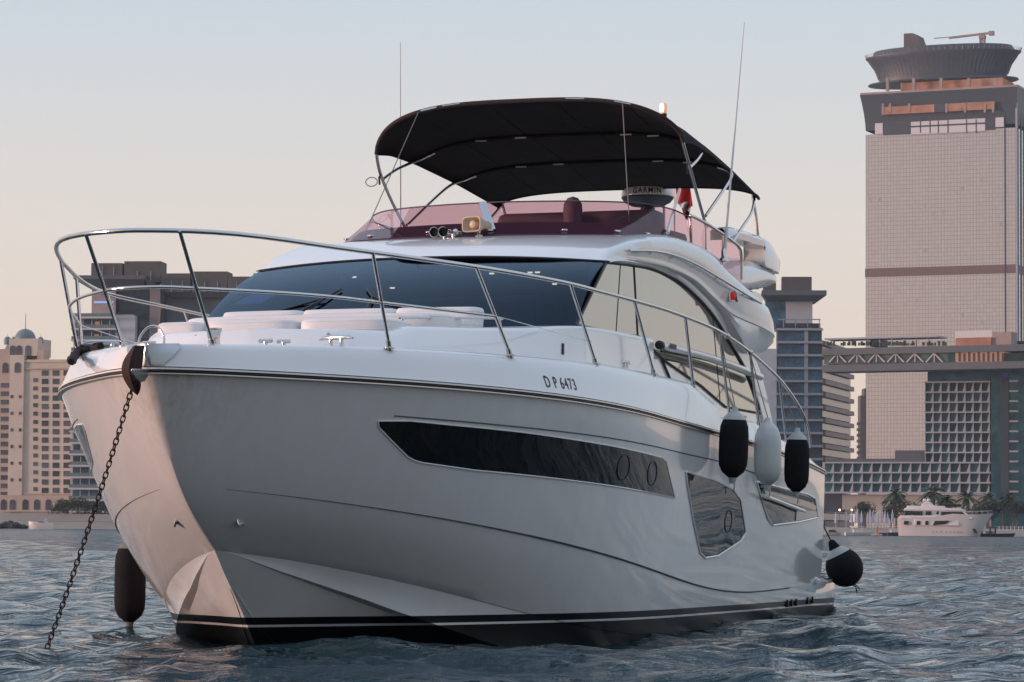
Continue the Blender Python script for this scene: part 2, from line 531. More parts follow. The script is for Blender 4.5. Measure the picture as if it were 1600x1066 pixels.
M['conc'] = mat('raw_concrete', (0.34, 0.26, 0.23), 0.9, var=0.15, vscale=0.2)

def vary(m, lo=0.45, hi=1.9):
    """no two windows of a front are quite alike: blinds, curtains, dark rooms"""
    nt = m.node_tree; N, L = nt.nodes, nt.links; b = N['Principled BSDF']
    oi = N.new('ShaderNodeObjectInfo'); mr = N.new('ShaderNodeMapRange')
    mr.inputs['To Min'].default_value, mr.inputs['To Max'].default_value = lo, hi
    L.new(oi.outputs['Random'], mr.inputs['Value'])
    src = b.inputs['Base Color'].links[0].from_socket
    mu = N.new('ShaderNodeMix'); mu.data_type = 'RGBA'; mu.blend_type = 'MULTIPLY'; mu.inputs['Factor'].default_value = 1.0
    L.new(src, mu.inputs['A']); L.new(mr.outputs[0], mu.inputs['B']); L.new(mu.outputs['Result'], b.inputs['Base Color'])
for k_ in ('bld_glass', 'bld_teal', 'bld_window'): vary(M[k_])
def curtain_wall():
    """mirror glass tower front: a grid of panes, each tilted by a hair"""
    m, nt, b, N, L = new_mat('curtain_wall')
    b.inputs['Metallic'].default_value = 0.75
    b.inputs['Roughness'].default_value = 0.10
    tc = N.new('ShaderNodeTexCoord')
    br = N.new('ShaderNodeTexBrick')
    br.offset = 0.0
    br.inputs['Color1'].default_value = (0.585, 0.60, 0.63, 1)
    br.inputs['Color2'].default_value = (0.62, 0.635, 0.665, 1)
    br.inputs['Mortar'].default_value = (0.38, 0.365, 0.375, 1)
    br.inputs['Scale'].default_value = 1.0
    br.inputs['Mortar Size'].default_value = 0.14
    br.inputs['Mortar Smooth'].default_value = 0.3
    br.inputs['Brick Width'].default_value = 1.65
    br.inputs['Row Height'].default_value = 2.05
    mp = N.new('ShaderNodeMapping')
    mp.inputs['Rotation'].default_value = (pi / 2, 0, 0)
    L.new(tc.outputs['Object'], mp.inputs[0])
    sp = N.new('ShaderNodeSeparateXYZ'); L.new(tc.outputs['Object'], sp.inputs[0])
    cb = N.new('ShaderNodeCombineXYZ')
    ad = N.new('ShaderNodeMath'); ad.operation = 'ADD'
    L.new(sp.outputs['X'], ad.inputs[0]); L.new(sp.outputs['Y'], ad.inputs[1])
    L.new(ad.outputs[0], cb.inputs[0]); L.new(sp.outputs['Z'], cb.inputs[1])
    L.new(cb.outputs[0], br.inputs['Vector'])
    L.new(br.outputs['Color'], b.inputs['Base Color'])
    vo = N.new('ShaderNodeTexVoronoi'); vo.inputs['Scale'].default_value = 0.35
    L.new(tc.outputs['Object'], vo.inputs['Vector'])
    bp = N.new('ShaderNodeBump'); bp.inputs['Strength'].default_value = 0.02; bp.inputs['Distance'].default_value = 1.0
    L.new(vo.outputs['Distance'], bp.inputs['Height']); L.new(bp.outputs[0], b.inputs['Normal'])
    return m
M['curtain'] = curtain_wall()

class Face:
    """a building front through two photo columns; gives building-local coordinates
    x along the front, y into the building, z up"""
    def __init__(s, name, label, cat, pxl, dl, pxr, dr, pyref, group=None):
        a, b = at(pxl, pyref, dl), at(pxr, pyref, dr)
        s.o = Vector((a.x, a.y, 0)); s.d = Vector((b.x - a.x, b.y - a.y, 0))
        s.w = s.d.length
        s.ang = atan2(s.d.y, s.d.x)
        s.u = s.d.normalized(); s.n = Vector((-s.u.y, s.u.x, 0))
        s.root = empty(name, label, cat, s.o, s.ang, group)
    def loc(s, px, py):
        """pixel -> (x, z) on the front plane"""
        r = ray_dir(px, py); e = Vector((0, 0, EYE))
        t = (s.o - e).dot(s.n) / r.dot(s.n)
        p = e + r * t - s.o
        return p.dot(s.u), p.z
    def rect(s, px0, py0, px1, py1):
        xm, ym = (px0 + px1) / 2, (py0 + py1) / 2
        return s.loc(px0, ym)[0], s.loc(px1, ym)[0], s.loc(xm, py1)[1], s.loc(xm, py0)[1]
    def slab(s, name, m, x0, x1, z0, z1, y0, y1, label=None, smooth=0):
        mb = MB(); mb.box(((x0 + x1) / 2, (y0 + y1) / 2, (z0 + z1) / 2), (x1 - x0, y1 - y0, z1 - z0))
        o = mb.build(name, m, s.root, smooth)
        if label: o['label'] = label
        return o
    def px(s, name, m, px0, py0, px1, py1, y0, y1, label=None):
        x0, x1, z0, z1 = s.rect(px0, py0, px1, py1)
        return s.slab(name, m, x0, x1, z0, z1, y0, y1, label)

def repeat(proto, spots, parent):
    for i, p in enumerate(spots):
        o = proto if i == 0 else proto.copy()
        if i: COL.objects.link(o); o.parent = parent
        o.location = p

# ---- the tall mirror-glass tower -----------------------------------------
T = Face('glass_tower', 'tall mirror glass tower with a dark flared crown, rising over the sky bridge', 'tower', 1352.5, 1516, 1588, 1484, 420)
zt = T.loc(1470, 205)[1]
sh = MB(); sh.box((T.w / 2, 22, zt / 2), (T.w, 44, zt)); sh.build('shaft', M['curtain'], T.root, 0)
for py0, py1 in ((417, 432),):
    z0, z1 = T.loc(1470, 430)[1], T.loc(1470, 416.5)[1]
    T.slab('band', mat('red_brown_band', (0.15, 0.095, 0.095), 0.6), -0.25, T.w + 0.25, z0, z1, -0.25, 44.25)
x1 = T.loc(1570, 400)[0]
T.slab('fin', M['bld_dark'], x1, x1 + 0.5, 0, zt + 8, -0.5, -0.01)
for k, w_ in ((0, 0.9), (1, 0.9), (2, 0.9)):
    T.slab('fin', M['bld_dark'], T.w + 0.01, T.w + 0.4, 0, zt + 12, 3 + 6 * k, 3 + 6 * k + w_)
T.slab('corner_post', M['bld_slab'], T.w - 0.1, T.w + 0.6, 0, zt + 14, -0.6, 1.2)
# dark storey under the crown, flaring outwards, with a lit slot and a row of openings
zc0, zc1 = T.loc(1470, 199)[1], T.loc(1470, 143)[1]
mb = MB()
rows = []
for t in np.linspace(0, 1, 7):
    f = 2.4 * t ** 1.6
    z = zc0 + (zc1 - zc0) * t
    rows.append([(-f, -f, z), (T.w + f * 0.6, -f, z), (T.w + f * 0.6, 44 + f, z), (-f, 44 + f, z)])
mb.grid(rows, close_u=True)
mb.build('dark_storey', M['bld_dark'], T.root, 0)
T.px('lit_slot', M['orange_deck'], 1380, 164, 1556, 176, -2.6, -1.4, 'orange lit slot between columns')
def columns(spots, py0, py1, y0, y1, w_, m, name):
    p = None
    for px in spots:
        x0, x1, z0, z1 = T.rect(px - w_, py0, px + w_, py1)
        T.slab(name, m, x0, x1, z0, z1, y0, y1)
columns((1382, 1393, 1423, 1481, 1510, 1541, 1554), 163, 177, -2.9, -2.7, 1.6, M['conc'], 'column')
T.px('dark_panel', M['bld_dark'], 1462, 163.5, 1479, 176.5, -2.75, -2.65)
T.px('window_strip', M['bld_white'], 1424, 188, 1540, 208, -0.9, 0.3)
T.px('window_strip', M['bld_white'], 1556, 184, 1569, 199, -0.9, 0.3)
T.px('window_strip', M['bld_white'], 1368, 193, 1380, 210, -0.9, 0.3)
T.px('ledge', M['bld_dark'], 1424, 194.5, 1540, 197, -1.0, -0.85)
for px in (1439, 1454, 1467, 1482, 1511, 1526):
    T.px('mullion', M['bld_dark'], px - 0.8, 187, px + 0.8, 208, -1.0, -0.86)
T.px('dark_panel', M['bld_dark'], 1381, 190, 1423, 210.5, -0.7, 0.3)
T.px('dark_panel', M['bld_dark'], 1541, 184, 1555, 203, -0.7, 0.3)
T.slab('terrace_slab', M['conc'], -2.2, T.w + 1.4, zc1 + 0.05, zc1 + 1.1, -2.2, 46)
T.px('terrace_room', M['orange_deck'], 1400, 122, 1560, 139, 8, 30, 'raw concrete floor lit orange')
for px in (1384, 1425, 1468, 1511, 1553):
    x0, x1, z0, z1 = T.rect(px - 2.2, 121, px + 2.2, 141)
    T.slab('column', M['conc'], x0, x1, z0, z1, 2.5, 4)
# crown: thin disc and a flaring bowl with a finned rim
TI = Matrix.Rotation(-T.ang, 3, 'Z')
def tl(px, py, d=1522.0):
    return TI @ (at(px, py, d) - T.o)
cc_ = tl(1473, 100); cx, cy = cc_.x, cc_.y
def zT(py): return tl(1473, py, 1512).z
OV = 0.42        # the crown is a long oval in plan, shallow from front to back
def oval(mb):
    mb.v = [(x, cy + (y - cy) * OV, z) for x, y, z in mb.v]; return mb
def zD(py): return tl(1473, py, 1520).z
mb = MB(); mb.lathe([(0.1, zT(125)), (39.0, zT(126.5)), (39.6, zT(125)), (39.0, zT(123)), (0.1, zT(122))], (cx, cy, 0), 64)
oval(mb).build('crown_disc', M['bld_dark'], T.root, 30)
mb = MB(); mb.lathe([(33.2, zT(124)), (33.6, zT(117)), (34.8, zT(107)), (36.6, zT(97)), (38.8, zT(88.5)), (40.8, zT(83)), (40.8, zT(81.5)), (39.8, zT(81.5)), (37, zT(87)), (0.1, zT(87))], (cx, cy, 0), 72)
oval(mb).build('crown_bowl', M['bld_dark'], T.root, 40)
mb = MB(); mb.tube([(-0.5, 0, zT(83)), (0.5, 0, zT(76.5))], 0.14, 4)
fin_ = mb.build('rim_fin', M['conc'], T.root, 0)
for k in range(84):
    o = fin_ if k == 0 else fin_.copy()
    if k: COL.objects.link(o); o.parent = T.root
    a = 2 * pi * k / 84
    o.location = (cx + 40.6 * cos(a), cy + 40.6 * OV * sin(a), 0); o.rotation_euler = (0, 0, a)
mb = MB()
for k in range(90):
    a = 2 * pi * k / 90
    r0, r1 = 34.0, 37.6
    mb.tube([(cx + r0 * cos(a), cy + r0 * sin(a), zT(116)), (cx + 36.0 * cos(a), cy + 36.0 * sin(a), zT(101)), (cx + 39.1 * cos(a), cy + 39.1 * sin(a), zT(88))], 0.10, 4)
oval(mb).build('bowl_ribs', M['bld_grey'], T.root, 0)
mb = MB(); mb.lathe([(37.5, zT(84)), (36.8, zT(75)), (36, zT(72)), (0.1, zT(71))], (cx, cy, 0), 64)
oval(mb).build('roof_ring', M['bld_dark'], T.root, 30)
xa, xb = tl(1405, 60, 1515).x, tl(1437, 60, 1515).x
mb = MB(); mb.add([(xa, 14, zD(78)), (xb, 14, zD(78)), (xb - 2.5, 14, zD(55)), (xb - 5, 14, zD(52)), (xa, 14, zD(52)),
                   (xa, 26, zD(78)), (xb, 26, zD(78)), (xb - 2.5, 26, zD(55)), (xb - 5, 26, zD(52)), (xa, 26, zD(52))],
                  [(0, 1, 2, 3, 4), (9, 8, 7, 6, 5), (0, 5, 6, 1), (1, 6, 7, 2), (2, 7, 8, 3), (3, 8, 9, 4), (4, 9, 5, 0)])
mb.build('roof_block', M['bld_box'], T.root, 0)
# bluish panes scattered over the mirror front
for k, (px, py) in enumerate(((1361, 311), (1374, 311), (1445, 320), (1459, 332), (1474, 331), (1503, 294), (1534, 280), (1563, 351), (1445, 392), (1431, 470), (1504, 492), (1535, 503))):
    T.px('pale_pane', M['bld_slab'], px - 2, py - 3, px + 2, py + 3, -0.12, -0.02)
# tower crane on the roof
c0 = T.root.matrix_basis @ Vector((tl(1535, 60).x, tl(1535, 60).y, zD(72)))
crane = empty('tower_crane', 'small rust coloured crane on the roof of the mirror glass tower', 'crane', c0, T.ang)
def zr(py): return zD(py) - zD(72)
mb = MB()
for dx, dy in ((-1.1, -1.1), (1.1, -1.1), (1.1, 1.1), (-1.1, 1.1)):
    mb.tube([(dx, dy, zr(72)), (dx, dy, zr(58))], 0.3, 5)
for i in range(6):
    a, b = zr(72 - i * 2.3), zr(72 - (i + 1) * 2.3)
    s_ = 1 if i % 2 else -1
    mb.tube([(-1.1 * s_, -1.1, a), (1.1 * s_, -1.1, b)], 0.2, 4); mb.tube([(-1.1 * s_, 1.1, a), (1.1 * s_, 1.1, b)], 0.2, 4)
mb.build('mast', M['conc'], crane, 0)
mb = MB(); mb.box((0, 0, zr(56.5)), (3.2, 3, 1.8)); mb.build('cab', M['conc'], crane, 0, bevel=0.2)
mb = MB()
L0, L1 = -25.5, 5.2
mb.tube([(L0 + 8, 0.7, zr(55.5)), (L1, 0.7, zr(51.5))], 0.25, 5); mb.tube([(L0 + 8, -0.7, zr(55.5)), (L1, -0.7, zr(51.5))], 0.25, 5)
mb.tube([(L0, 0, zr(54.0)), (L0 + 8, 0, zr(53.5)), (L1, 0, zr(49.6))], 0.25, 5)
for i in range(14):
    f = i / 13
    x = L0 + 8 + (L1 - L0 - 8) * f
    mb.tube([(x, 0.7, zr(55.5 - 4 * f)), (x + 0.8, 0, zr(53.5 - 3.9 * f)), (x + 0.8, -0.7, zr(55.5 - 4 * f))], 0.14, 4)
mb.build('jib', M['conc'], crane, 0)
mb = MB(); mb.box((4.8, 0, zr(51.5)), (2.6, 2.4, 2.2)); mb.build('counterweight', M['conc'], crane, 0, bevel=0.15)

# ---- grey balcony tower beside the yacht's stern ---------------------------
A = Face('balcony_tower', 'grey balcony apartment tower with a flat overhanging roof, just behind the yacht stern', 'apartment building', 1214, 1009, 1285, 1008, 600)
z0 = 2.0
ztop = A.loc(1250, 510)[1]
A.slab('core', M['bld_grey'], 0.2, A.w - 0.2, 0, ztop - 0.4, 0.5, 22)
n = 18
dz = (A.loc(1250, 515)[1] - A.loc(1250, 717.5)[1]) / 10.0
zf0 = A.loc(1250, 515)[1]
xp0, xp1 = A.loc(1256.6, 600)[0], A.loc(1262.5, 600)[0]
A.slab('pier', M['bld_slab'], xp0, xp1, 0, zf0, -0.6, 0.4)
wl_ = MB(); wl_.box((0, 0, 0), (xp0 - 0.3, 0.3, dz * 0.74)); wl_ = wl_.build('window', M['bld_glass'], A.root, 0)
wr_ = MB(); wr_.box((0, 0, 0), (A.w - xp1 - 0.4, 0.3, dz * 0.74)); wr_ = wr_.build('window', M['bld_glass'], A.root, 0)
sl_ = MB(); sl_.box((0, 0, 0), (A.w + 0.4, 1.4, dz * 0.17)); sl_ = sl_.build('floor_slab', M['bld_slab'], A.root, 0)
fl = [zf0 - dz * i for i in range(15)]
repeat(wl_, [(xp0 / 2, 0.25, z - dz * 0.54) for z in fl[:-1]], A.root)
repeat(wr_, [((xp1 + A.w) / 2, 0.25, z - dz * 0.54) for z in fl[:-1]], A.root)
repeat(sl_, [(A.w / 2, -0.35, z) for z in fl], A.root)
mul = MB()
mul.box((0, 0, 0), (0.18, 0.2, dz * 0.7)); mul = mul.build('mullion', M['bld_dark'], A.root, 0)
repeat(mul, [(xp0 * (0.22 + 0.5 * ((i * 37) % 10) / 10), 0.02, z - dz * 0.54) for i, z in enumerate(fl[:-1])], A.root)
# white flank towards the left
mb = MB(); x0 = A.loc(1172, 600)[0]
mb.box(((x0) / 2 - 0.05, 6, (A.loc(1190, 545)[1]) / 2), (-x0 - 0.1, 12, A.loc(1190, 545)[1]))
mb.build('white_flank', M['bld_white'], A.root, 0)
A.px('penthouse', M['bld_white'], 1228, 467, 1270, 514, 3, 16)
A.px('penthouse_glass', M['bld_glass'], 1196, 467, 1227.5, 514, 3.5, 16)
A.px('roof_terrace', M['bld_dark'], 1213, 505, 1282, 510.5, 0.5, 12)
for px in (1224, 1243, 1262, 1280):
    A.px('railing_post', M['bld_slab'], px - 0.7, 499, px + 0.7, 513, -0.6, -0.3)
A.px('railing', M['bld_slab'], 1215, 498.6, 1282, 500.4, -0.7, -0.4)
mb = MB()
xl, xr, za, zb = A.loc(1190, 460)[0], A.loc(1291, 460)[0], A.loc(1250, 470)[1], A.loc(1250, 455)[1]
mb.add([(xl + 2, 2, za), (xr - 3.5, 2, za), (xr, -3.5, za + 1.6), (xl, -3.5, za + 1.6), (xl, -3.5, zb), (xr, -3.5, zb), (xr, 18, zb), (xl, 18, zb), (xl + 2, 16, za), (xr - 3.5, 16, za)],
       [(0, 1, 2, 3), (3, 2, 5, 4), (4, 5, 6, 7), (1, 9, 6, 5, 2), (0, 3, 4, 7, 8), (8, 7, 6, 9), (0, 8, 9, 1)])
mb.build('roof', M['bld_grey'], A.root, 0)
A.px('plant_box', M['bld_box'], 1222, 431, 1269, 456, 4, 12)
A.px('plant_box', M['bld_box'], 1193, 440, 1213, 456, 4, 12)

# ---- louvred wing behind it -------------------------------------------------
B = Face('louvred_block', 'brown grey block with slanting balcony bands, under the left end of the sky bridge', 'apartment building', 1285.5, 1012, 1330, 1065, 640)
ztb = B.loc(1290, 560)[1] + 6
B.slab('core', M['bld_grey'], 0, B.w, 0, ztb, 0.6, 15)
bd = MB(); bd.box((0, 0, 0), (B.w + 0.8, 1.4, 1.5)); bd = bd.build('balcony_band', M['conc'], B.root, 0)
gl = MB(); gl.box((0, 0, 0), (B.w - 0.4, 0.3, 2.2)); gl = gl.build('window', M['bld_window'], B.root, 0)
dzb = (B.loc(1290, 600)[1] - B.loc(1290, 690)[1]) / 4.5
repeat(bd, [(B.w / 2 + 0.2, -0.3, ztb - 1.2 - dzb * i) for i in range(16)], B.root)
repeat(gl, [(B.w / 2, 0.3, ztb - 3.2 - dzb * i) for i in range(15)], B.root)

# ---- slim dark tower ----------------------------------------------------------
S = Face('slim_tower', 'slim dark brown tower with balcony nubs, left of the mirror glass tower', 'tower', 1344.5, 1300, 1353.5, 1300, 660)
zs1 = S.loc(1349, 618)[1]
S.slab('shaft', M['bld_box'], 0, S.w, 0, zs1, 0, 10)
S.px('shaft_top', M['bld_box'], 1350.5, 607, 1353.5, 619, 0.05, 10)
nb = MB(); nb.box((0, 0, 0), (1.1, 4, 1.2)); nb = nb.build('balcony', M['bld_grey'], S.root, 0)
repeat(nb, [(-0.6, 3, S.loc(1344, py)[1]) for py in range(662, 760, 9)], S.root)

# ---- hotel of white framed rooms with its podium ---------------------------------
Hh = Face('framed_hotel', 'teal glass hotel with a white grid of slanted window frames above a low podium', 'hotel', 1288, 985, 1548, 966, 720)
def hotel_window(name, w_, h_, parent):
    """recessed pane with its slanted white fin"""
    mb = MB()
    mb.box((0, 0.5, 0), (w_ * 0.92, 0.2, h_ * 0.88), mat=0)
    x = w_ / 2 * 0.9; z = h_ / 2 * 0.86
    mb.add([(x, 0.35, -z), (x - w_ * 0.34, 0.35, -z), (x, 0.35, z), (x, -0.1, -z), (x - w_ * 0.30, -0.1, -z), (x, -0.1, z)],
           [(0, 1, 2), (5, 4, 3), (0, 3, 4, 1), (1, 4, 5, 2), (2, 5, 3, 0)], mat=1)
    return mb.build(name, [M['bld_teal'], M['bld_slab']], parent, 0)
xg0, xg1, zg0, zg1 = Hh.rect(1446, 597, 1546.5, 723)
hx, hz = 8, 8
cw, ch = (xg1 - xg0) / hx, (zg1 - zg0) / hz
zp1 = Hh.loc(1420, 723)[1]; zp0 = Hh.loc(1420, 770)[1]
Hh.slab('core', M['bld_dark'], xg0 + 0.3, xg1 - 0.3, zp0, zg1 - 0.3, 0.8, 24)
Hh.slab('podium', M['bld_dark'], 0.1, xg1 - 0.3, zp0, zp1 - 0.2, 0.8, 20)
w1 = hotel_window('window', cw, ch, Hh.root)
repeat(w1, [(xg0 + cw * (i + 0.5), 0, zg0 + ch * (j + 0.5)) for j in range(hz) for i in range(hx)], Hh.root)
mb = MB(); mb.box((0, 0, 0), (xg1 - xg0 + 0.6, 0.9, ch * 0.14)); fr1 = mb.build('frame_bar', M['bld_slab'], Hh.root, 0)
repeat(fr1, [((xg0 + xg1) / 2, 0.0, zg0 + ch * j) for j in range(1, hz + 1)], Hh.root)
mb = MB(); mb.box((0, 0, 0), (cw * 0.075, 0.8, zg1 - zg0 - 0.1)); fr2 = mb.build('frame_post', M['bld_slab'], Hh.root, 0)
repeat(fr2, [(xg0 + cw * i, 0.05, (zg0 + zg1) / 2) for i in range(0, hx + 1)], Hh.root)
np_ = 17; pw = xg1 / np_; ph = (zp1 - zp0) / 3
w2 = hotel_window('window', pw, ph, Hh.root)
repeat(w2, [(pw * (i + 0.5), 0, zp0 + ph * (j + 0.5)) for j in range(3) for i in range(np_)][:36] , Hh.root)
w3 = hotel_window('window', pw, ph, Hh.root)
repeat(w3, [(pw * (i + 0.5), 0, zp0 + ph * (j + 0.5)) for j in range(3) for i in range(np_)][36:], Hh.root)
mb = MB(); mb.box((0, 0, 0), (xg1 + 0.8, 0.9, ph * 0.15)); fr3 = mb.build('frame_bar', M['bld_slab'], Hh.root, 0)
repeat(fr3, [(xg1 / 2, 0.0, zp0 + ph * j) for j in range(4)], Hh.root)
mb = MB(); mb.box((0, 0, 0), (pw * 0.06, 0.8, zp1 - zp0 - 0.1)); fr4 = mb.build('frame_post', M['bld_slab'], Hh.root, 0)
repeat(fr4, [(pw * i, 0.05, (zp0 + zp1) / 2) for i in range(1, np_)], Hh.root)
Hh.px('roof_terrace', M['bld_grey'], 1289, 716.5, 1443, 722.5, 2, 16)
Hh.px('roof_plant', M['bld_grey'], 1392, 703, 1443, 717, 6, 16)
# dark glass upper floors carrying the end of the bridge
zu0, zu1 = zg1 + 0.6, Hh.loc(1480, 577)[1] 
Hh.slab('upper_glass', M['bld_teal'], xg0 + 0.5, xg1, zg1 + 0.3, Hh.loc(1480, 573)[1], 0.9, 24)
Hh.px('base_wall', M['wall_stone'], 1313, 773, 1640, 797, 2.5, 9, 'pale blank wall under the podium')
Hh.px('base_recess', M['bld_dark'], 1280, 771, 1313, 800, 3, 9)
# dark glass tower part at the right edge
D = Face('dark_office_block', 'dark teal glass block at the right end of the sky bridge', 'office building', 1547.5, 964, 1660, 957, 640)
zd1 = D.loc(1580, 533)[1]
D.slab('body', M['bld_teal'], 0.1, D.w, 0, zd1, 0.4, 30)
D.px('dark_strip', M['bld_dark'], 1563, 562, 1576, 770, 0.2, 0.4)
pt = MB(); x0, x1, _, _ = D.rect(1577, 600, 1591, 601); pt.box((0, 0, 0), (x1 - x0, 0.5, 0.55)); pt = pt.build('white_ledge', M['bld_slab'], D.root, 0)
repeat(pt, [((x0 + x1) / 2, 0.1, D.loc(1584, py)[1]) for py in np.arange(595.5, 770, 15.7)], D.root)
D.px('blue_sign', mat('blue_sign', (0.05, 0.08, 0.35), 0.4), 1567, 583, 1575, 589, 0.0, 0.19)

# ---- sky bridge ---------------------------------------------------------------------
K = Face('sky_bridge', 'long glazed sky bridge with white zigzag trusses between the two blocks', 'bridge', 1286, 976, 1660, 938, 555)
K.px('roof_slab', M['bld_grey'], 1286, 541, 1660, 551.5, -1, 10)
K.px('floor_slab', M['bld_grey'], 1286, 567, 1660, 578, -1, 10)
K.px('glazing', mat('bridge_glass', (0.05, 0.11, 0.10), 0.15, var=0.4, vscale=0.3, spec=0.7), 1286.5, 551, 1480, 567, 0.6, 9)
K.px('lit_lounge', M['lit_window'], 1492, 548, 1567, 565, 0.55, 9, 'terrace lounge lit in warm orange')
K.px('glazing', M['bld_teal'], 1480, 551, 1492, 567, 0.6, 9)
K.px('glazing', M['bld_teal'], 1568, 551, 1660, 567, 0.6, 9)
for px in np.arange(1497, 1567, 7.5):
    K.px('dark_panel', M['bld_dark'], px, 549 + 2 * ((px * 7) % 3), px + 3.2, 565, 0.3, 0.5)
for k in range(6):
    pxa = 1296 + k * 30.2
    mb = MB()
    xa, zb_ = K.loc(pxa, 566.5); xm, zt_ = K.loc(pxa + 13, 552); xe, _ = K.loc(pxa + 26, 566.5)
    mb.tube([(xa, 0, zb_), (xm, 0, zt_)], 0.26, 5); mb.tube([(xm, 0.02, zt_), (xe, 0.02, zb_)], 0.26, 5); mb.tube([(xm, 0.04, zt_), (xm, 0.04, zb_)], 0.2, 5)
    mb.build('truss', M['bld_white'], K.root, 0)
K.px('canopy', M['bld_slab'], 1288, 526.5, 1465, 529, 0, 9)
for px in range(1296, 1460, 19):
    K.px('canopy_post', M['bld_slab'], px, 529, px + 1.4, 541, 1, 1.4)
K.px('roof_kiosk', M['bld_dark'], 1356, 531, 1375, 541, 2, 7)
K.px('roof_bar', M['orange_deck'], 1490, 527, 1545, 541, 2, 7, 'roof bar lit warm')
K.px('banner', M['bld_white'], 1487, 516, 1545, 528, 3, 3.3)
K.px('roof_box', M['conc'], 1545, 518, 1575, 541, 3, 9)
mb = MB()
r_ = random.Random(3)
for i in range(60):
    px = r_.uniform(1290, 1480); x, z = K.loc(px, 540); h_ = r_.uniform(0.6, 1.6)
    mb.box((x, 0.4, z + h_ / 2), (r_.uniform(0.3, 0.9), 0.4, h_))
mb.build('planters', mat('roof_planting', (0.05, 0.075, 0.05), 0.9), K.root, 0)

# ---- sand coloured domed hotel on the left ---------------------------------------------
E_ = Face('domed_hotel', 'sand coloured hotel with rows of dark windows, arched tower tops and a blue dome', 'hotel', -60, 1000, 113, 990, 700)
ze = E_.loc(75, 565)[1]
xa = E_.loc(36, 700)[0]
E_.slab('main_block', M['bld_cream'], xa, E_.w, 0, ze, 0, 18)
E_.slab('tower_block', M['bld_tan'], 0, xa - 0.05, 0, E_.loc(20, 545)[1], 1.2, 18)
E_.px('roof_parapet', M['bld_cream'], 35, 562, 113.5, 566, -0.4, 18)
win = MB(); win.box((0, 0, 0), (2.3, 0.3, 1.75)); win = win.build('window', M['bld_window'], E_.root, 0)
pts = []
for i in range(15):
    py = 583 + i * 13.1
    for px in (70.5, 87.5, 104.5):
        x, z = E_.loc(px, py); pts.append((x, -0.02, z))
repeat(win, pts, E_.root)
win2 = MB(); win2.box((0, 0, 0), (1.5, 0.3, 1.3)); win2 = win2.build('window', M['bld_window'], E_.root, 0)
repeat(win2, [(*[E_.loc(55.5, 594 + i * 13.1)[0]], -0.02, E_.loc(55.5, 594 + i * 13.1)[1]) for i in range(14)], E_.root)
win3 = MB(); win3.box((0, 0, 0), (3.2, 0.3, 1.5)); win3 = win3.build('window', M['bld_window'], E_.root, 0)
repeat(win3, [(E_.loc(px, 602 + i * 13.1)[0], 1.15, E_.loc(px, 602 + i * 13.1)[1]) for i in range(14) for px in (6,)], E_.root)
E_.px('bay', M['bld_cream'], 15, 555, 37, 800, -0.8, 1.1)
win4 = MB(); win4.box((0, 0, 0), (0.8, 0.3, 1.0)); win4 = win4.build('window', M['bld_window'], E_.root, 0)
repeat(win4, [(E_.loc(px, 620 + i * 26)[0], -0.85, E_.loc(px, 620 + i * 26)[1]) for i in range(6) for px in (20, 33)], E_.root)
band = MB(); band.box((0, 0, 0), (E_.w - xa + 0.5, 0.6, 0.5)); band = band.build('cornice', M['bld_tan'], E_.root, 0)
repeat(band, [((xa + E_.w) / 2, -0.2, E_.loc(80, py)[1]) for py in (576, 772)], E_.root)
E_.px('ground_arcade', M['bld_tan'], 0, 774, 113, 800, -1.2, -0.1)
arc = MB(); arc.box((0, 0, 0), (2.0, 0.3, 3.2)); arc.lathe([(1.0, -0.15), (1.0, 0.15), (0.01, 0.15)], (0, 0, 1.6), 16, 'X')
arc = MB()
prof = [(-1.0, -1.6), (1.0, -1.6), (1.0, 0.8)] + [(cos(a), 0.8 + sin(a)) for a in np.linspace(0.2, pi - 0.2, 7)] + [(-1.0, 0.8)]
nv = len(prof)
arc.add([(x, -0.15, z) for x, z in prof] + [(x, 0.15, z) for x, z in prof], [tuple(range(nv)), tuple(reversed(range(nv, 2 * nv)))] + [(i, i + nv, (i + 1) % nv + nv, (i + 1) % nv) for i in range(nv)])
arc = arc.build('arch', M['bld_window'], E_.root, 0)
repeat(arc, [(E_.loc(px, 789)[0], -1.25, E_.loc(px, 789)[1]) for px in (8, 22, 42, 60, 78, 98)] + [(E_.loc(px, 575)[0], -0.86 if px > 14 else 1.1, E_.loc(px, 575)[1]) for px in (6, 29)], E_.root)
# arched lantern and dome
x0, x1, zl0, zl1 = E_.rect(12, 529, 57, 565)
E_.slab('lantern', M['bld_cream'], x0, x1, E_.loc(30, 556)[1], zl1, 1.0, 12)
arc2 = arc.copy(); arc2.name = 'arch'; COL.objects.link(arc2); arc2.parent = E_.root
repeat(arc2, [(E_.loc(px, 548)[0], 0.92, E_.loc(px, 548)[1]) for px in (18, 28, 42)], E_.root)
xd, zd = E_.loc(28, 529)
mb = MB(); rad = E_.loc(43.5, 529)[0] - xd
mb.lathe([(rad, -0.1)] + [(rad * cos(a), rad * 1.02 * sin(a)) for a in np.linspace(0, pi / 2 - 0.05, 8)] + [(0.15, rad * 1.04), (0.1, rad * 2.3), (0.02, rad * 2.6)], (xd, 6, zd), 24)
mb.build('dome', M['dome'], E_.root, 40)
for px, py, r_ in ((2, 530, 1.2), (7, 545, 1.9), (54, 529, 0.9), (12, 529, 0.9)):
    x, z = E_.loc(px, py); mb = MB()
    mb.lathe([(r_, -1.5), (r_, 0)] + [(r_ * cos(a), r_ * sin(a)) for a in np.linspace(0.1, pi / 2 - 0.05, 6)] + [(0.05, r_ * 1.8)], (x, 5, z), 14)
    mb.build('turret', M['dome'], E_.root, 40)
E_.px('corner_turret', M['bld_tan'], 56, 546, 66, 566, 1, 6)

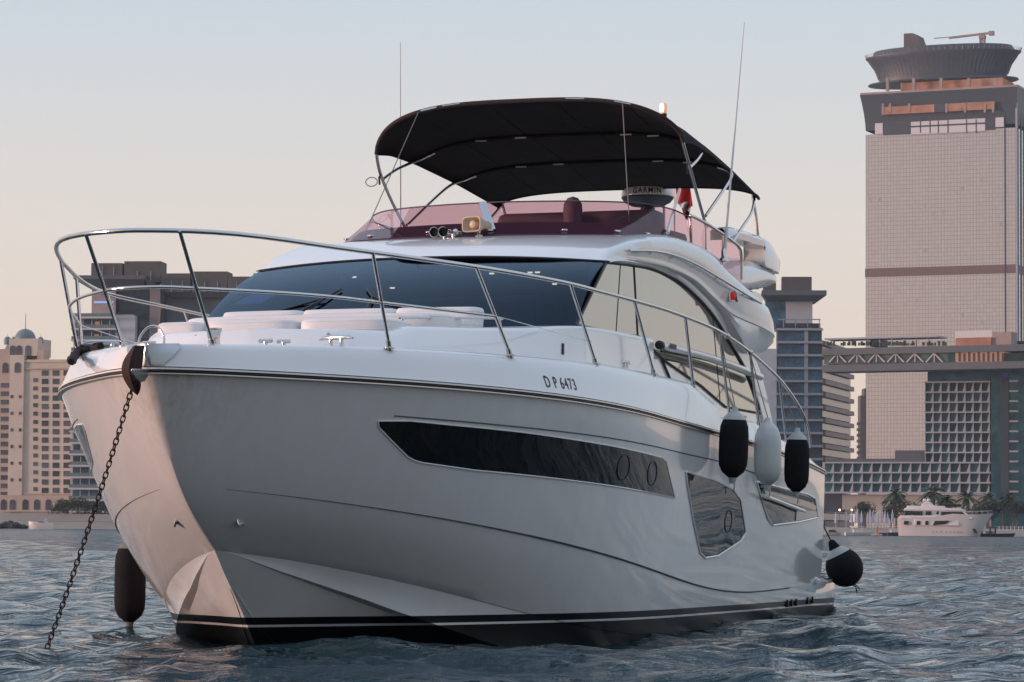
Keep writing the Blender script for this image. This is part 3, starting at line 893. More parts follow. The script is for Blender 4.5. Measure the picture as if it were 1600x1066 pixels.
# ---- modern apartments behind the bow --------------------------------------------------------
G = Face('terraced_apartments', 'modern apartments of stacked glass terraces under dark rooftop boxes, behind the yacht bow', 'apartment building', 112, 976, 470, 968, 620)
zg = G.loc(170, 545)[1]
G.px('body', M['bld_white'], 112, 493, 208, 830, 0.5, 20)
G.px('upper_body', M['bld_grey'], 140, 446, 178, 494, 3, 20)
G.px('upper_panel', mat('pinkish_panel', (0.42, 0.33, 0.31), 0.7, var=0.08, vscale=0.3), 140, 447, 177.5, 494, 2.8, 3)
G.px('middle_body', M['bld_glass'], 178, 447, 250, 830, 4, 24)
G.px('stair_tower', mat('taupe_panel', (0.25, 0.20, 0.19), 0.7), 231, 447, 247, 560, 2.4, 4)
G.px('long_body', M['bld_grey'], 250, 452, 470, 830, 7, 30)
win = MB(); win.box((0, 0, 0), (1, 0.3, 1)); win.v = [(x * (G.loc(178, 600)[0] - G.loc(116, 600)[0]), y, z * 2.75) for x, y, z in win.v]
win = win.build('window', M['bld_glass'], G.root, 0)
xw = (G.loc(178, 600)[0] + G.loc(116, 600)[0]) / 2
lev = [497 + i * 17.8 for i in range(19)]
repeat(win, [(xw, 0.3, G.loc(150, py + 9)[1]) for py in lev[:-1]], G.root)
sl = MB(); sl.box((0, 0, 0), (G.loc(181, 600)[0] - G.loc(111, 600)[0], 2.6, 0.55)); sl = sl.build('terrace_slab', M['bld_white'], G.root, 0)
repeat(sl, [(xw, -0.9, G.loc(150, py)[1]) for py in lev], G.root)
bal = MB(); bal.box((0, 0, 0), (G.loc(181, 600)[0] - G.loc(111, 600)[0] - 0.4, 0.1, 1.1)); bal = bal.build('glass_balustrade', mat('balustrade_glass', (0.16, 0.21, 0.20), 0.2, spec=0.6, var=0.3, vscale=0.8), G.root, 0)
repeat(bal, [(xw, -2.15, G.loc(150, py)[1] + 0.85) for py in lev], G.root)
mul = MB(); mul.box((0, 0, 0), (0.25, 0.2, G.loc(150, 497)[1])); mul = mul.build('mullion', M['bld_white'], G.root, 0)
repeat(mul, [(G.loc(px, 600)[0], 0.05, G.loc(150, 497)[1] / 2) for px in (128, 142, 157, 170)], G.root)
lit = MB(); lit.box((0, 0, 0), (1.5, 0.2, 1.9)); lit = lit.build('lit_window', M['lit_window'], G.root, 0)
repeat(lit, [(G.loc(152, 507)[0], -0.02, G.loc(152, 507)[1]), (G.loc(151, 527)[0], -0.02, G.loc(151, 527)[1])], G.root)
gw = MB(); gw.box((0, 0, 0), (G.loc(246, 600)[0] - G.loc(212, 600)[0], 0.4, 2.2)); gw = gw.build('dark_window', M['bld_window'], G.root, 0)
repeat(gw, [((G.loc(246, 600)[0] + G.loc(212, 600)[0]) / 2, 3.9, G.loc(230, 505 + i * 17.8)[1]) for i in range(8)], G.root)
G.px('blue_light_strip', mat('blue_strip', (0.3, 0.4, 0.7), 0.5, emit=(0.35, 0.5, 1.0), estr=0.5), 144, 470, 174, 473, 2.5, 2.79)
G.px('terrace_rail', M['bld_slab'], 118, 492, 210, 494, -1.5, -1.2)
def roof(px0, px1, pya, pyb, y0, y1):
    xl, xr = G.loc(px0, pya)[0], G.loc(px1, pya)[0]; za, zb = G.loc((px0 + px1) / 2, pyb)[1], G.loc((px0 + px1) / 2, pya)[1]
    mb = MB()
    mb.add([(xl + 4, y0 + 4, za), (xr - 1, y0 + 4, za), (xr, y0, zb - 1.2), (xl, y0, zb - 1.2), (xl, y0, zb), (xr, y0, zb), (xr, y1, zb), (xl, y1, zb), (xl + 4, y1, za), (xr - 1, y1, za)],
           [(0, 1, 2, 3), (3, 2, 5, 4), (4, 5, 6, 7), (1, 9, 6, 5, 2), (0, 3, 4, 7, 8), (8, 7, 6, 9), (0, 8, 9, 1)])
    mb.build('roof', M['bld_grey'], G.root, 0)
roof(117, 228, 431, 449, -2, 20)
mb = MB()
za, zb = G.loc(300, 463)[1], G.loc(300, 450)[1]
xl, xr = G.loc(228, 450)[0], G.loc(470, 450)[0]
zz = G.loc(228, 431)[1]
mb.add([(xl + 0.1, -2, zz - 1.2), (xl + 8, 4, zb - 1), (xr, 4, zb - 1), (xr, 4, za), (xl + 8, 6, za), (xl + 0.1, 2, zz - 3.6), (xl + 0.1, 24, zz - 1.2), (xr, 24, zb - 1)],
       [(0, 5, 4, 1), (1, 4, 3, 2), (0, 1, 2, 7, 6)])
mb.build('roof_wing', M['bld_grey'], G.root, 0)
for a, b, c, d in ((139, 410, 187.6, 432), (190.6, 407, 247.7, 440), (248.5, 426, 294, 455), (297, 423, 352, 456), (353, 431, 391, 456), (393, 426, 440, 456)):
    G.px('plant_box', M['bld_box'], a, b, c, d, 3, 12)
    G.px('box_brace', M['bld_slab'], b * 0 + a + (c - a) * 0.35, d - 17, a + (c - a) * 0.37, d, 2.7, 2.9)
    G.px('box_brace', M['bld_slab'], a + (c - a) * 0.72, d - 17, a + (c - a) * 0.74, d, 2.7, 2.9)
# beach wall on the left
W = Face('promenade_wall', 'low sand coloured retaining wall above the left beach', 'wall', -200, 955, 420, 945, 805)
W.px('wall', M['wall_stone'], -200, 803, 420, 818, 0, 2)
# ================================================================== MOTOR YACHT
# boat axes: x forward, y to port, z up from the waterline
AL, HEEL = 0.2897, 0.0079
fw = Vector((-sin(AL), -cos(AL), 0)); po = Vector((cos(AL), -sin(AL), 0)); zz = Vector((0, 0, 1))
BM = Matrix((fw, po * cos(HEEL) + zz * sin(HEEL), zz * cos(HEEL) - po * sin(HEEL))).transposed()
BO = Vector((-0.324, 30.882, 0))
Y = empty('motor_yacht', 'large white motor yacht with black bimini top, anchored bow on to the viewer', 'motor yacht')
Y.matrix_world = Matrix.Translation(BO) @ BM.to_4x4()
def b2w(p): return BO + BM @ Vector(p)
BMT = BM.transposed()
EYE_B = BMT @ (Vector((0, 0, EYE)) - BO)
def bray(px, py): return BMT @ ray_dir(px, py)
def on_y(px, py, y):
    d = bray(px, py); return EYE_B + d * ((y - EYE_B.y) / d.y)
def on_x(px, py, x):
    d = bray(px, py); return EYE_B + d * ((x - EYE_B.x) / d.x)
def on_z(px, py, z):
    d = bray(px, py); return EYE_B + d * ((z - EYE_B.z) / d.z)

def nose(t, l):      # elliptical rounding of the stem
    q = min(max(t, 0) / l, 1)
    return sqrt(1 - (1 - q) ** 2)
def sheer_y(x):
    t = 8.5 - x
    if t <= 0: return 0.0
    u = min(t / 6.95, 1)
    return 2.443 * (1 - (1 - u) ** 2.91) + 0.17 * nose(t, 0.30) * (1 - u) - 0.241 * min(max((t - 10) / 6, 0), 2) ** 2
def sheer_z(x):
    t = 8.5 - x
    return 2.126 - 0.0182 * t - 0.00066 * t * t
AFT = -7.5
def aft_in(x): return 0.15 * min(max((-1.5 - x) / 6, 0), 2) ** 2
KN = curve_x([(7.865, 1.265), (6.85, 1.148), (5.835, 1.023), (4.82, .895), (3.805, .769), (2.79, .648), (1.775, .536), (.76, .438), (-.255, .358), (-1.27, .30), (-2.285, .268), (-3.3, .262), (-5, .270), (-7.5, .30)])
CUZ = curve_x([(7.123, .755), (6.6, .677), (6.108, .589), (5.6, .490), (5.093, .388), (4.6, .290), (4.078, .192), (3.5, .10), (3.063, .042), (2.4, -.02), (1.5, -.07), (-2, -.10), (-7.5, -.12)])
CLZ = curve_x([(7.138, .764), (7.04, .737), (6.896, .688), (6.734, .63), (6.508, .555), (5.912, .374), (5.604, .273), (5.362, .198), (4.8, .04), (4.2, -.11), (3.4, -.25), (2, -.33), (-7.5, -.36)])
def kn(x):       # main knuckle half breadth, height
    t = max(7.865 - x, 0); u = min(t / 7.77, 1)
    return 2.35 * (1 - (1 - u) ** 3.0) + 0.045 * nose(t, 0.18) * (1 - u) - aft_in(x) - 0.06 * min(1, max(0, (3.0 - x) / 4.0)), KN(x)
def cu(x):       # upper edge of the chine
    t = max(7.123 - x, 0); u = min(t / 6.855, 1)
    return 2.2 * (1 - (1 - u) ** 2.447) + 0.022 * nose(t, 0.12) * (1 - u) - aft_in(x), CUZ(x)
def cl(x):       # lower edge of the chine
    return max(0.0, cu(x)[0] - 0.10 * min(1, max(0, (7.10 - x) / 1.0))), min(CLZ(x), CUZ(x))
stem_xz = spline([(7.13, 0.76, 0), (6.96, 0.60, 0), (6.761, 0.438, 0), (6.485, 0.208, 0), (6.30, 0.03, 0), (6.0, -0.18, 0), (5.4, -0.42, 0), (4.4, -0.62, 0), (2, -0.75, 0), (-3, -0.75, 0), (-7.5, -0.7, 0)], 8)

NS = 90
def stations(x0):
    return [x0 + (AFT - x0) * (k / (NS - 1)) ** 1.7 for k in range(NS)]
kS = np.array([[p.x, p.y] for p in stem_xz]); kl = np.concatenate([[0], np.cumsum(np.hypot(*np.diff(kS, axis=0).T))])
def hull_rows():
    R = []
    # keel / forefoot
    s = np.array([(k / (NS - 1)) ** 1.5 for k in range(NS)]) * kl[-1]
    R.append([(float(np.interp(q, kl, kS[:, 0])), 0.0, float(np.interp(q, kl, kS[:, 1]))) for q in s])
    R.append([(x, cl(x)[0], cl(x)[1]) for x in stations(7.138)])
    R.append([(x, cu(x)[0], cu(x)[1]) for x in stations(7.123)])
    R.append([(x, kn(x)[0], kn(x)[1]) for x in stations(7.865)])
    R.append([(x, sheer_y(x), sheer_z(x)) for x in stations(8.5)])
    return R
def crease(x):   # soft upper crease line, height
    return float(np.interp(x, (-7.5, -2.81, -0.55, 2.72, 5.4, 6.3, 6.7, 7.5), (1.36, 1.52, 1.63, 1.715, 1.785, 1.815, 1.83, 1.85)))
def lerp(a, b, t): return tuple(a[i] + (b[i] - a[i]) * t for i in range(3))
HR = hull_rows()
full = []
def between(a, b, n, bulge=0.0, skip_last=True):
    out = []
    for k in range(n):
        t = k / n
        row = []
        for p, q in zip(a, b):
            v = lerp(p, q, t)
            row.append((v[0], v[1] + bulge * 4 * t * (1 - t) * min(1.0, abs(q[1]) / 1.0), v[2]))
        out.append(row)
    return out
# the bottom panel comes in under the chine, leaving a shadowed undercut
under = [(p[0], p[1] * (1 - 0.0) - 0.085 * min(1, max(0, (7.0 - p[0]) / 1.2)), p[2] - 0.012 * min(1, max(0, (7.0 - p[0]) / 1.2))) for p in HR[1]]
under = [(p[0], max(p[1], 0.0), p[2]) for p in under]
full += between(HR[0], under, 5, 0.02)
full.append(under)
full += between(HR[1], HR[2], 3, -0.02)
# a raised lip above the chine crease gives the fine shadow line
def lip(row, dy, dz, x_in):
    return [(p[0], p[1] + dy * min(1, max(0, (x_in - p[0]) / 1.0)) * min(1, max(0.0, (p[0] + 7.4) / 2.5)), p[2] + dz * min(1, max(0, (x_in - p[0]) / 1.0))) for p in row]
full.append(HR[2])
c2 = lip(HR[2], 0.012, 0.004, 7.0)
def section(P0, P1, P2, n0, n1):
    """smooth flare through chine, knuckle and sheer"""
    P0, P1, P2 = Vector(P0), Vector(P1), Vector(P2)
    d0, d1 = max((P1 - P0).length, 1e-6), max((P2 - P1).length, 1e-6)
    m = (P2 - P0) / (d0 + d1)
    T0, T2 = (P1 - P0) / d0 * 1.5 - m * 0.5, (P2 - P1) / d1 * 1.5 - m * 0.5
    def h(A, B, TA, TB, d, t):
        return A * (2 * t ** 3 - 3 * t * t + 1) + TA * d * (t ** 3 - 2 * t * t + t) + B * (3 * t * t - 2 * t ** 3) + TB * d * (t ** 3 - t * t)
    return [h(P0, P1, T0, m, d0, k / n0) for k in range(n0 + 1)], [h(P1, P2, m, T2, d1, k / n1) for k in range(n1 + 1)]
secs = [section(a_, b_, c_, 7, 13) for a_, b_, c_ in zip(c2, HR[3], HR[4])]
for k in range(8):
    full.append([tuple(q[0][k]) for q in secs])
top = []
for k in range(13):
    row = [tuple(q[1][k]) for q in secs]
    f_ = max(0, 1 - k / 5.0)
    top.append(lip(row, 0.012 * f_, 0.004 * f_, 6.9))
# press the soft crease into the topsides
topc = []
for row in top + [HR[4]]:
    r = []
    for p in row:
        d = p[2] - crease(p[0])
        amp = 0.014 * min(1, max(0, (7.0 - p[0]) / 2.0)) * min(1, max(0, (p[0] + 7.5) / 2.0))
        r.append((p[0], p[1] + (amp * math.exp(-d / 0.22) if d > 0 else 0.0), p[2]))
    topc.append(r)
full += topc
mb = MB()
mb.grid([[(p[0], p[1], p[2]) for p in r] for r in full])
# transom
tr = [r[-1] for r in full]
mb.mirror()
mb.add([(p[0], p[1], p[2]) for p in tr] + [(p[0], -p[1], p[2]) for p in reversed(tr)], [tuple(range(2 * len(tr)))])
hull = mb.build('hull', M['hull'], Y, smooth=24, merge=0.0008)
bmh = bmesh.new(); bmh.from_mesh(hull.data)
HB = BVHTree.FromBMesh(bmh)
def hull_y(x, z):
    h = HB.ray_cast(Vector((x, 6, z)), Vector((0, -1, 0)))
    return h[0].y if h[0] else sheer_y(x)
def on_hull(px, py):
    h = HB.ray_cast(EYE_B, bray(px, py).normalized())
    return h[0] if h[0] else on_y(px, py, 2.3)

def patch(topl, botl, yf, off, n=40, m=5, thick=0.0):
    """a panel bounded by two (x, z) chains, lying on the surface y = yf(x, z)"""
    tx, tz = zip(*sorted(topl)); bx, bz = zip(*sorted(botl))
    xa, xb = max(tx[0], bx[0]), min(tx[-1], bx[-1])
    xs = sorted(set([xa + (xb - xa) * k / n for k in range(n + 1)] + [x for x in tx + bx if xa <= x <= xb]))
    rows = []
    for x in xs:
        z1, z0 = float(np.interp(x, tx, tz)), float(np.interp(x, bx, bz))
        rows.append([(x, yf(x, z0 + (z1 - z0) * k / m) + off, z0 + (z1 - z0) * k / m) for k in range(m + 1)])
    mb = MB(); mb.grid(rows)
    if thick:
        loop = [r[0] for r in rows] + list(rows[-1][1:]) + [r[-1] for r in reversed(rows[:-1])] + list(reversed(rows[0][1:-1]))
        inn = [(p[0], p[1] - thick, p[2]) for p in loop]
        mb.grid([loop, inn], close_u=True)
    return mb, rows
def rim(rows, r, off=0.0):
    loop = [r_[0] for r_ in rows] + list(rows[-1][1:]) + [r_[-1] for r_ in reversed(rows[:-1])] + list(reversed(rows[0][1:-1]))
    loop = [(p[0], p[1] + off, p[2]) for p in loop]
    mb = MB(); mb.tube(loop + [loop[0]], r, 6, caps=False)
    return mb
def both(mb, name, m, parent=Y, smooth=35, **k):
    """the port piece and its starboard twin, each an object of its own"""
    a = mb.build(name, m, parent, smooth, **k)
    mm = MB(); mm.v = [(x, -y, z) for x, y, z in mb.v]; mm.f = [tuple(reversed(f)) for f in mb.f]; mm.m = list(mb.m)
    b = mm.build(name, m, parent, smooth, **k)
    return a, b
def xz(pts): return [(p.x, p.z) for p in pts]
def hp(*pts): return xz([on_hull(*p) for p in pts])

# ---- hull windows
w_long, r_long = patch(hp((590, 658), (640, 658), (700, 664), (800, 674), (900, 688), (1034, 715.7), (1040, 721.6), (1053.5, 778)),
                       hp((590, 659), (591, 668), (610, 688), (636, 714), (647, 720), (660, 723.5), (740, 735), (900, 752), (1053.5, 778.7)), hull_y, 0.006, 60)
for o in both(w_long, 'hull_window', M['glass_dark'], smooth=60): pass
both(rim(r_long, 0.006), 'window_rim', M['gelcoat'])
w_mid, r_mid = patch(hp((1071, 737), (1121, 753), (1144, 765), (1156, 781), (1164, 832)),
                     hp((1071, 738), (1073, 757), (1082, 812), (1093, 863.5), (1101, 872), (1121, 869), (1156, 846), (1164, 833)), hull_y, 0.006, 40)
both(w_mid, 'hull_window', M['glass_dark'], smooth=60)
both(rim(r_mid, 0.011), 'window_rim', M['gelcoat'])
def ellipse_ring(px, py, rx, rz, parent):
    c = on_hull(px, py)
    mb = MB()
    mb.tube([(c.x + rx * cos(a), hull_y(c.x + rx * cos(a), c.z + rz * sin(a)) + 0.010, c.z + rz * sin(a)) for a in np.linspace(0, 2 * pi, 25)], 0.0035, 5, caps=False)
    mb.build('porthole_ring', M['rubber'], parent)
for px, py in ((973, 731), (1018, 740), (1137, 815)): ellipse_ring(px, py, 0.16, 0.115, Y)
# after locker: recessed opening, a bright hinged flap across it
w_aft, r_aft = patch(hp((1182, 753), (1222, 763), (1262, 773), (1272, 779), (1277, 808)),
                     hp((1182, 754), (1190, 783), (1199.5, 812), (1207, 821), (1247, 816), (1277, 809)), hull_y, 0.005, 30)
both(w_aft, 'locker_recess', M['glass_dark'], smooth=60)
both(rim(r_aft, 0.012), 'recess_rim', M['gelcoat'])
mb, rr_ = patch(hp((1193, 766), (1230, 776), (1268, 787), (1274, 791)), hp((1193, 774), (1230, 785), (1268, 796.5), (1274, 797)), hull_y, 0.012, 12)
both(mb, 'locker_flap', mat('flap_gloss', (0.62, 0.47, 0.38), 0.08, 0.8), smooth=60)
mb, rr_ = patch(hp((1186, 757), (1230, 768), (1270, 780)), hp((1186, 762), (1230, 773.5), (1270, 785)), hull_y, 0.016, 12)
both(mb, 'locker_lip', M['bld_grey'], smooth=60)
mb = MB(); q0, q1 = on_hull(1181.5, 774), on_hull(1249, 799)
mb.tube([(q0.x, q0.y + 0.07, q0.z), ((q0.x + q1.x) / 2, (q0.y + q1.y) / 2 + 0.07, (q0.z + q1.z) / 2), (q1.x, q1.y + 0.06, q1.z)], 0.020, 8)
both(mb, 'locker_bar', M['gelcoat'])
mb, rr_ = patch(hp((1239, 797.5), (1276, 799)), hp((1242, 814), (1276, 807.5)), hull_y, 0.012, 8)
both(mb, 'locker_step', M['plate'])

# ---- rub rail along the sheer: rubber band with a bright strip
def sheer_band(dz0, dz1, out, name, m, x_end=AFT):
    mb = MB()
    rows = []
    for x in [8.5 + (x_end - 8.5) * (k / 119) ** 1.6 for k in range(120)]:
        y, z = sheer_y(x), sheer_z(x)
        # outward normal in plan
        d = 0.01
        dy = (sheer_y(x - d) - sheer_y(min(x + d, 8.4999))) / (2 * d)
        nx, ny = dy, 1.0
        l = sqrt(nx * nx + ny * ny); nx, ny = nx / l, ny / l
        if x > 8.499: nx, ny = 1, 0
        rows.append([(x - nx * 0.01, y - ny * 0.01, z + dz0), (x + nx * out, y + ny * out, z + dz0 + 0.006), (x + nx * out, y + ny * out, z + dz1 - 0.006), (x - nx * 0.01, y - ny * 0.01, z + dz1)])
    mb.grid(rows)
    mb.mirror()
    return mb.build(name, m, Y, 40)
sheer_band(-0.016, 0.004, 0.020, 'rub_rail', M['rubber'])
sheer_band(-0.034, -0.013, 0.027, 'rub_rail_strip', M['plate'])
sheer_band(0.002, 0.026, 0.019, 'rub_rail_lip', M['gelcoat'])
# shadow lines of the upper crease and knuckle, put in as dark grey tubes
for fn, x0, x1 in ((lambda x: crease(x), 6.75, -3.0),):
    mb = MB()
    mb.tube([(x, hull_y(x, fn(x)) + 0.001, fn(x)) for x in np.linspace(x0, x1, 60)], 0.006, 5)
    both(mb, 'crease_line', M['bld_grey'])
mb = MB()
mb.tube([(x, kn(x)[0] + 0.004, kn(x)[1] + 0.002) for x in np.linspace(7.6, -5.0, 70)], [0.0012 + 0.0108 * min(1, (7.6 - x) / 3.2) for x in np.linspace(7.6, -5.0, 70)], 5)
both(mb, 'knuckle_line', M['bld_grey'])

# ---- spray strakes under the chine
def strake(x0, x1, f0, f1, h0_, h1_):
    """slim wedge on the bottom panel between keel (f=0) and chine (f=1)"""
    mb = MB(); rows = []
    for k in range(24):
        t = k / 23; x = x0 + (x1 - x0) * t; f = f0 + (f1 - f0) * t
        zk = float(np.interp(x, kS[::-1, 0], kS[::-1, 1])); y1, z1 = cl(x)
        y, z = y1 * f, zk + (z1 - zk) * f
        w_ = (0.010 + 0.055 * t)
        # panel normal points down and outwards; the wedge stands on it with a flat top face
        rows.append([(x, y + 0.30 * w_, z + 1.6 * w_), (x, y + 1.05 * w_, z + 0.45 * w_), (x, y + 0.10 * w_, z - 0.55 * w_), (x, y - 0.6 * w_, z + 0.2 * w_)])
    mb.grid(rows)
    return mb
both(strake(6.75, 3.2, 0.06, 0.62, 0, 0), 'spray_strake', M['hull'])

# ---- bow plate, hawse holes, registration
def bulwark_top(x):  # height of the gunwale
    return float(np.interp(x, (-7.5, -6.54, -5.61, -3.95, -2.74, -0.95, -0.86, -0.74, 0.0, 0.26, 1.96, 3.8, 5.45, 6.83, 7.89, 8.5),
                           (1.72, 1.85, 1.93, 2.01, 2.12, 2.10, 2.13, 2.26, 2.37, 2.40, 2.41, 2.40, 2.38, 2.37, 2.34, 2.31)))
def bul_in(x): return 0.045 + 0.105 * min(1.0, max(0.0, (8.5 - x)) / 0.6) * (1 if x > -1 else 0.75)
def bulwark_pt(x, t):
    """t 0 at the rub rail, 1 at the gunwale's outer edge, 2 on its inner edge"""
    y, z0, z1 = sheer_y(x), sheer_z(x) + 0.03, bulwark_top(x)
    i = bul_in(x)
    if t <= 1:
        f = 1 - (1 - t) ** 1.5
        yy = y - i * (0.80 * t + 0.20 * t ** 8)
        return (x - 0.0, max(yy, 0.0), z0 + (z1 - z0) * (t - 0.012 * max(0.0, t - 0.9) * 10 * t))
    w_ = 0.13 * min(1, max(0.0, (8.5 - x)) / 0.5)
    return (x, max(y - i - w_ * (t - 1), 0.0), z1 + 0.012 * sin(pi * (t - 1)))
xs_b = [8.5 + (AFT - 8.5) * (k / 159) ** 1.7 for k in range(160)]
xs_b = sorted(set(xs_b + list(np.linspace(-1.1, 0.4, 40))), reverse=True)
mb = MB()
rows = []
for x in xs_b:
    rows.append([bulwark_pt(x, t) for t in (0, .15, .3, .45, .6, .75, .88, .96, 1, 1.25, 1.5, 1.75, 2)] + [(x, max(sheer_y(x) - bul_in(x) - 0.13, 0.0), bulwark_top(x) - (0.06 if x > -0.7 else 0.45))])
mb.grid(rows); mb.mirror()
# stern end of the bulwark
e_ = [bulwark_pt(AFT, t) for t in (0, .3, .6, .88, 1, 1.5, 2)]
for s in (1, -1):
    mb.add([(p[0], p[1] * s, p[2]) for p in e_] + [(AFT, (e_[-1][1]) * s, e_[0][2])], [tuple(range(len(e_) + 1))])
mb.build('bulwark', M['gelcoat'], Y, 42, merge=0.0008)
mb = MB()
rows = []
for k in range(13):
    r = []
    for t in (-0.14, -0.06, 0.0, .2, .4, .6, .8, .96, 1.0, 1.5):
        reach = 0.035 + 0.105 * min(max(t, 0), 1) ** 1.3 if t >= 0 else 0.030
        x = 8.4995 - reach * (k / 12) ** 1.3
        p = bulwark_pt(x, max(t, 0))
        z = p[2] + (t * 0.30 if t < 0 else 0)
        r.append((p[0] + 0.014 + (0.35 * t * 0.30 if t < 0 else 0), p[1] + 0.012, z + (0.006 if t > 1 else 0)))
    rows.append(r)
mb.grid(rows); mb.mirror()
mb.build('bow_plate', M['plate'], Y, 40, merge=0.013)
mb = MB(); tg = [on_y(px, py, 0.03) for px, py in ((206, 576), (231, 576), (230, 588), (225, 596), (219, 597.5), (212, 592), (207, 584))]
n = len(tg)
mb.add([(p.x - 0.02, p.y, p.z) for p in tg] + [(p.x - 0.02, 0.012, p.z) for p in tg], [tuple(range(n)), tuple(reversed(range(n, 2 * n)))] + [(i, i + n, (i + 1) % n + n, (i + 1) % n) for i in range(n)])
mb.build('roller_cheek', M['plate'], Y, 30, bevel=0.006)
for px, py in ((374, 816),):
    c = on_hull(px, py)
    for s in (1, -1):
        mb = MB(); mb.lathe([(0.014, -0.005), (0.040, 0.0), (0.046, 0.012), (0.036, 0.018), (0.028, 0.004), (0.001, 0.002)], (0, 0, 0), 16)
        o = mb.build('drain_fitting', M['steel'], Y)
        o.rotation_euler = (radians(-68 * s), radians(38), radians(0)); o.location = (c.x, c.y * s, c.z)

def text_obj(txt, size, m, parent, name, bold=0.0, extrude=0.003):
    cu_ = bpy.data.curves.new(name, 'FONT')
    cu_.body = txt; cu_.size = size; cu_.extrude = extrude * 0.15; cu_.offset = bold
    cu_.space_character = 1.25; cu_.space_word = 0.7; cu_.align_x = 'CENTER'; cu_.align_y = 'CENTER'
    tmp = bpy.data.objects.new(name, cu_)
    COL.objects.link(tmp)
    dg = bpy.context.evaluated_depsgraph_get()
    me = bpy.data.meshes.new_from_object(tmp.evaluated_get(dg))
    bpy.data.objects.remove(tmp)
    o = bpy.data.objects.new(name, me)
    me.materials.clear(); me.materials.append(m)
    return link(o, parent)
def orient(o, loc, xdir, zdir):
    x = Vector(xdir).normalized(); z = Vector(zdir).normalized(); y = z.cross(x).normalized(); z = x.cross(y)
    o.matrix_basis = Matrix.Translation(loc) @ Matrix((x, y, z)).transposed().to_4x4()
def bul_at(px, py):
    """point on the bulwark face"""
    d = bray(px, py)
    for t in np.linspace(20, 40, 4000):
        p = EYE_B + d * (t / d.length)
        if p.y < 0 or p.x > 8.4: continue
        f = (p.z - sheer_z(p.x) - 0.03) / (bulwark_top(p.x) - sheer_z(p.x) - 0.03)
        f = min(max(f, 0), 1); tt = f
        if p.y <= bulwark_pt(p.x, tt)[1]: return p
    return d
ta, tb = bul_at(851, 597), bul_at(899, 602)
tl = bul_at(875, 608) ; tu = bul_at(875, 590)
xd = (ta - tb); tn = xd.cross(tu - tl).normalized()
if tn.y < 0: tn = -tn
txt = text_obj('D P 6473', 0.150, M['black'], Y, 'lettering', 0.0012)
txt.data.transform(Matrix.Scale((ta - tb).length / max(txt.dimensions.x, 0.01), 4, (1, 0, 0)))
orient(txt, (ta + tb) / 2, -(xd), tn)
txt.data.transform(txt.matrix_basis); txt.matrix_basis = Matrix.Identity(4)
for v in txt.data.vertices:      # lay the letters on the bulwark face
    f = (v.co.z - sheer_z(v.co.x) - 0.03) / (bulwark_top(v.co.x) - sheer_z(v.co.x) - 0.03)
    v.co.y = bulwark_pt(v.co.x, min(max(f, 0), 1))[1] + 0.004
txt.data.update()

# ---- deck, coachroof
mb = MB()
rows = []
for x in [8.42 + (AFT - 8.42) * (k / 60) for k in range(61)]:
    y = max(sheer_y(x) - bul_in(x) - 0.10, 0.02); z = bulwark_top(x) - (0.045 if x > -0.7 else 0.40)
    if x < -5.2: z = 1.25
    rows.append([(x, y * s, z + (0.02 * (1 - s * s) if x > -0.7 else 0)) for s in (-1, -.6, -.2, .2, .6, 1)])
mb.grid(rows); mb.build('deck', M['deck'], Y, 30)

def trunk_y(x):
    return float(np.interp(x, (-1.0, 0.5, 2.0, 3.0, 4.0, 5.0, 5.7, 6.1, 6.35, 6.48, 6.52), (1.99, 1.99, 1.985, 1.965, 1.79, 1.52, 1.32, 1.16, 0.92, 0.50, 0.0)))
trunk_z = curve_x([(-1, 2.83), (1, 2.83), (3.05, 2.79), (4.0, 2.72), (5.0, 2.665), (5.6, 2.64), (5.85, 2.60), (6.05, 2.578), (6.52, 2.572)])
mb = MB(); rows = []
for x in list(np.linspace(0.4, 5.5, 30)) + list(np.linspace(5.55, 6.45, 22)) + [6.49, 6.515, 6.52]:
    yy, zt_ = trunk_y(x), trunk_z(x)
    inn = 0.035 + 0.125 * min(1, max(0, (x - 3.1) / 1.5))
    k = min(1, yy / 0.5)
    x2 = x - (0.12 if x > 5.9 else 0.12 * max(0, (x - 4.9)))
    half = [(x, yy, 2.30), (x, yy - 0.01, 2.37), (x - 0.03 * (x > 5.9), yy - 0.035 * k, 2.45), (x2 + 0.03, max(yy - inn * 0.62 * k, 0), zt_ - 0.045), (x2 + 0.01, max(yy - inn * 0.85 * k, 0), zt_ - 0.012), (x2, max(yy - inn * 1.1 * k, 0), zt_), (x2, yy * 0.4, zt_ + 0.01)]
    rows.append([(p[0], -p[1], p[2]) for p in half] + [(p[0], p[1], p[2]) for p in reversed(half)])
mb.grid(rows); mb.build('coachroof', M['gelcoat'], Y, 40, merge=0.0005)

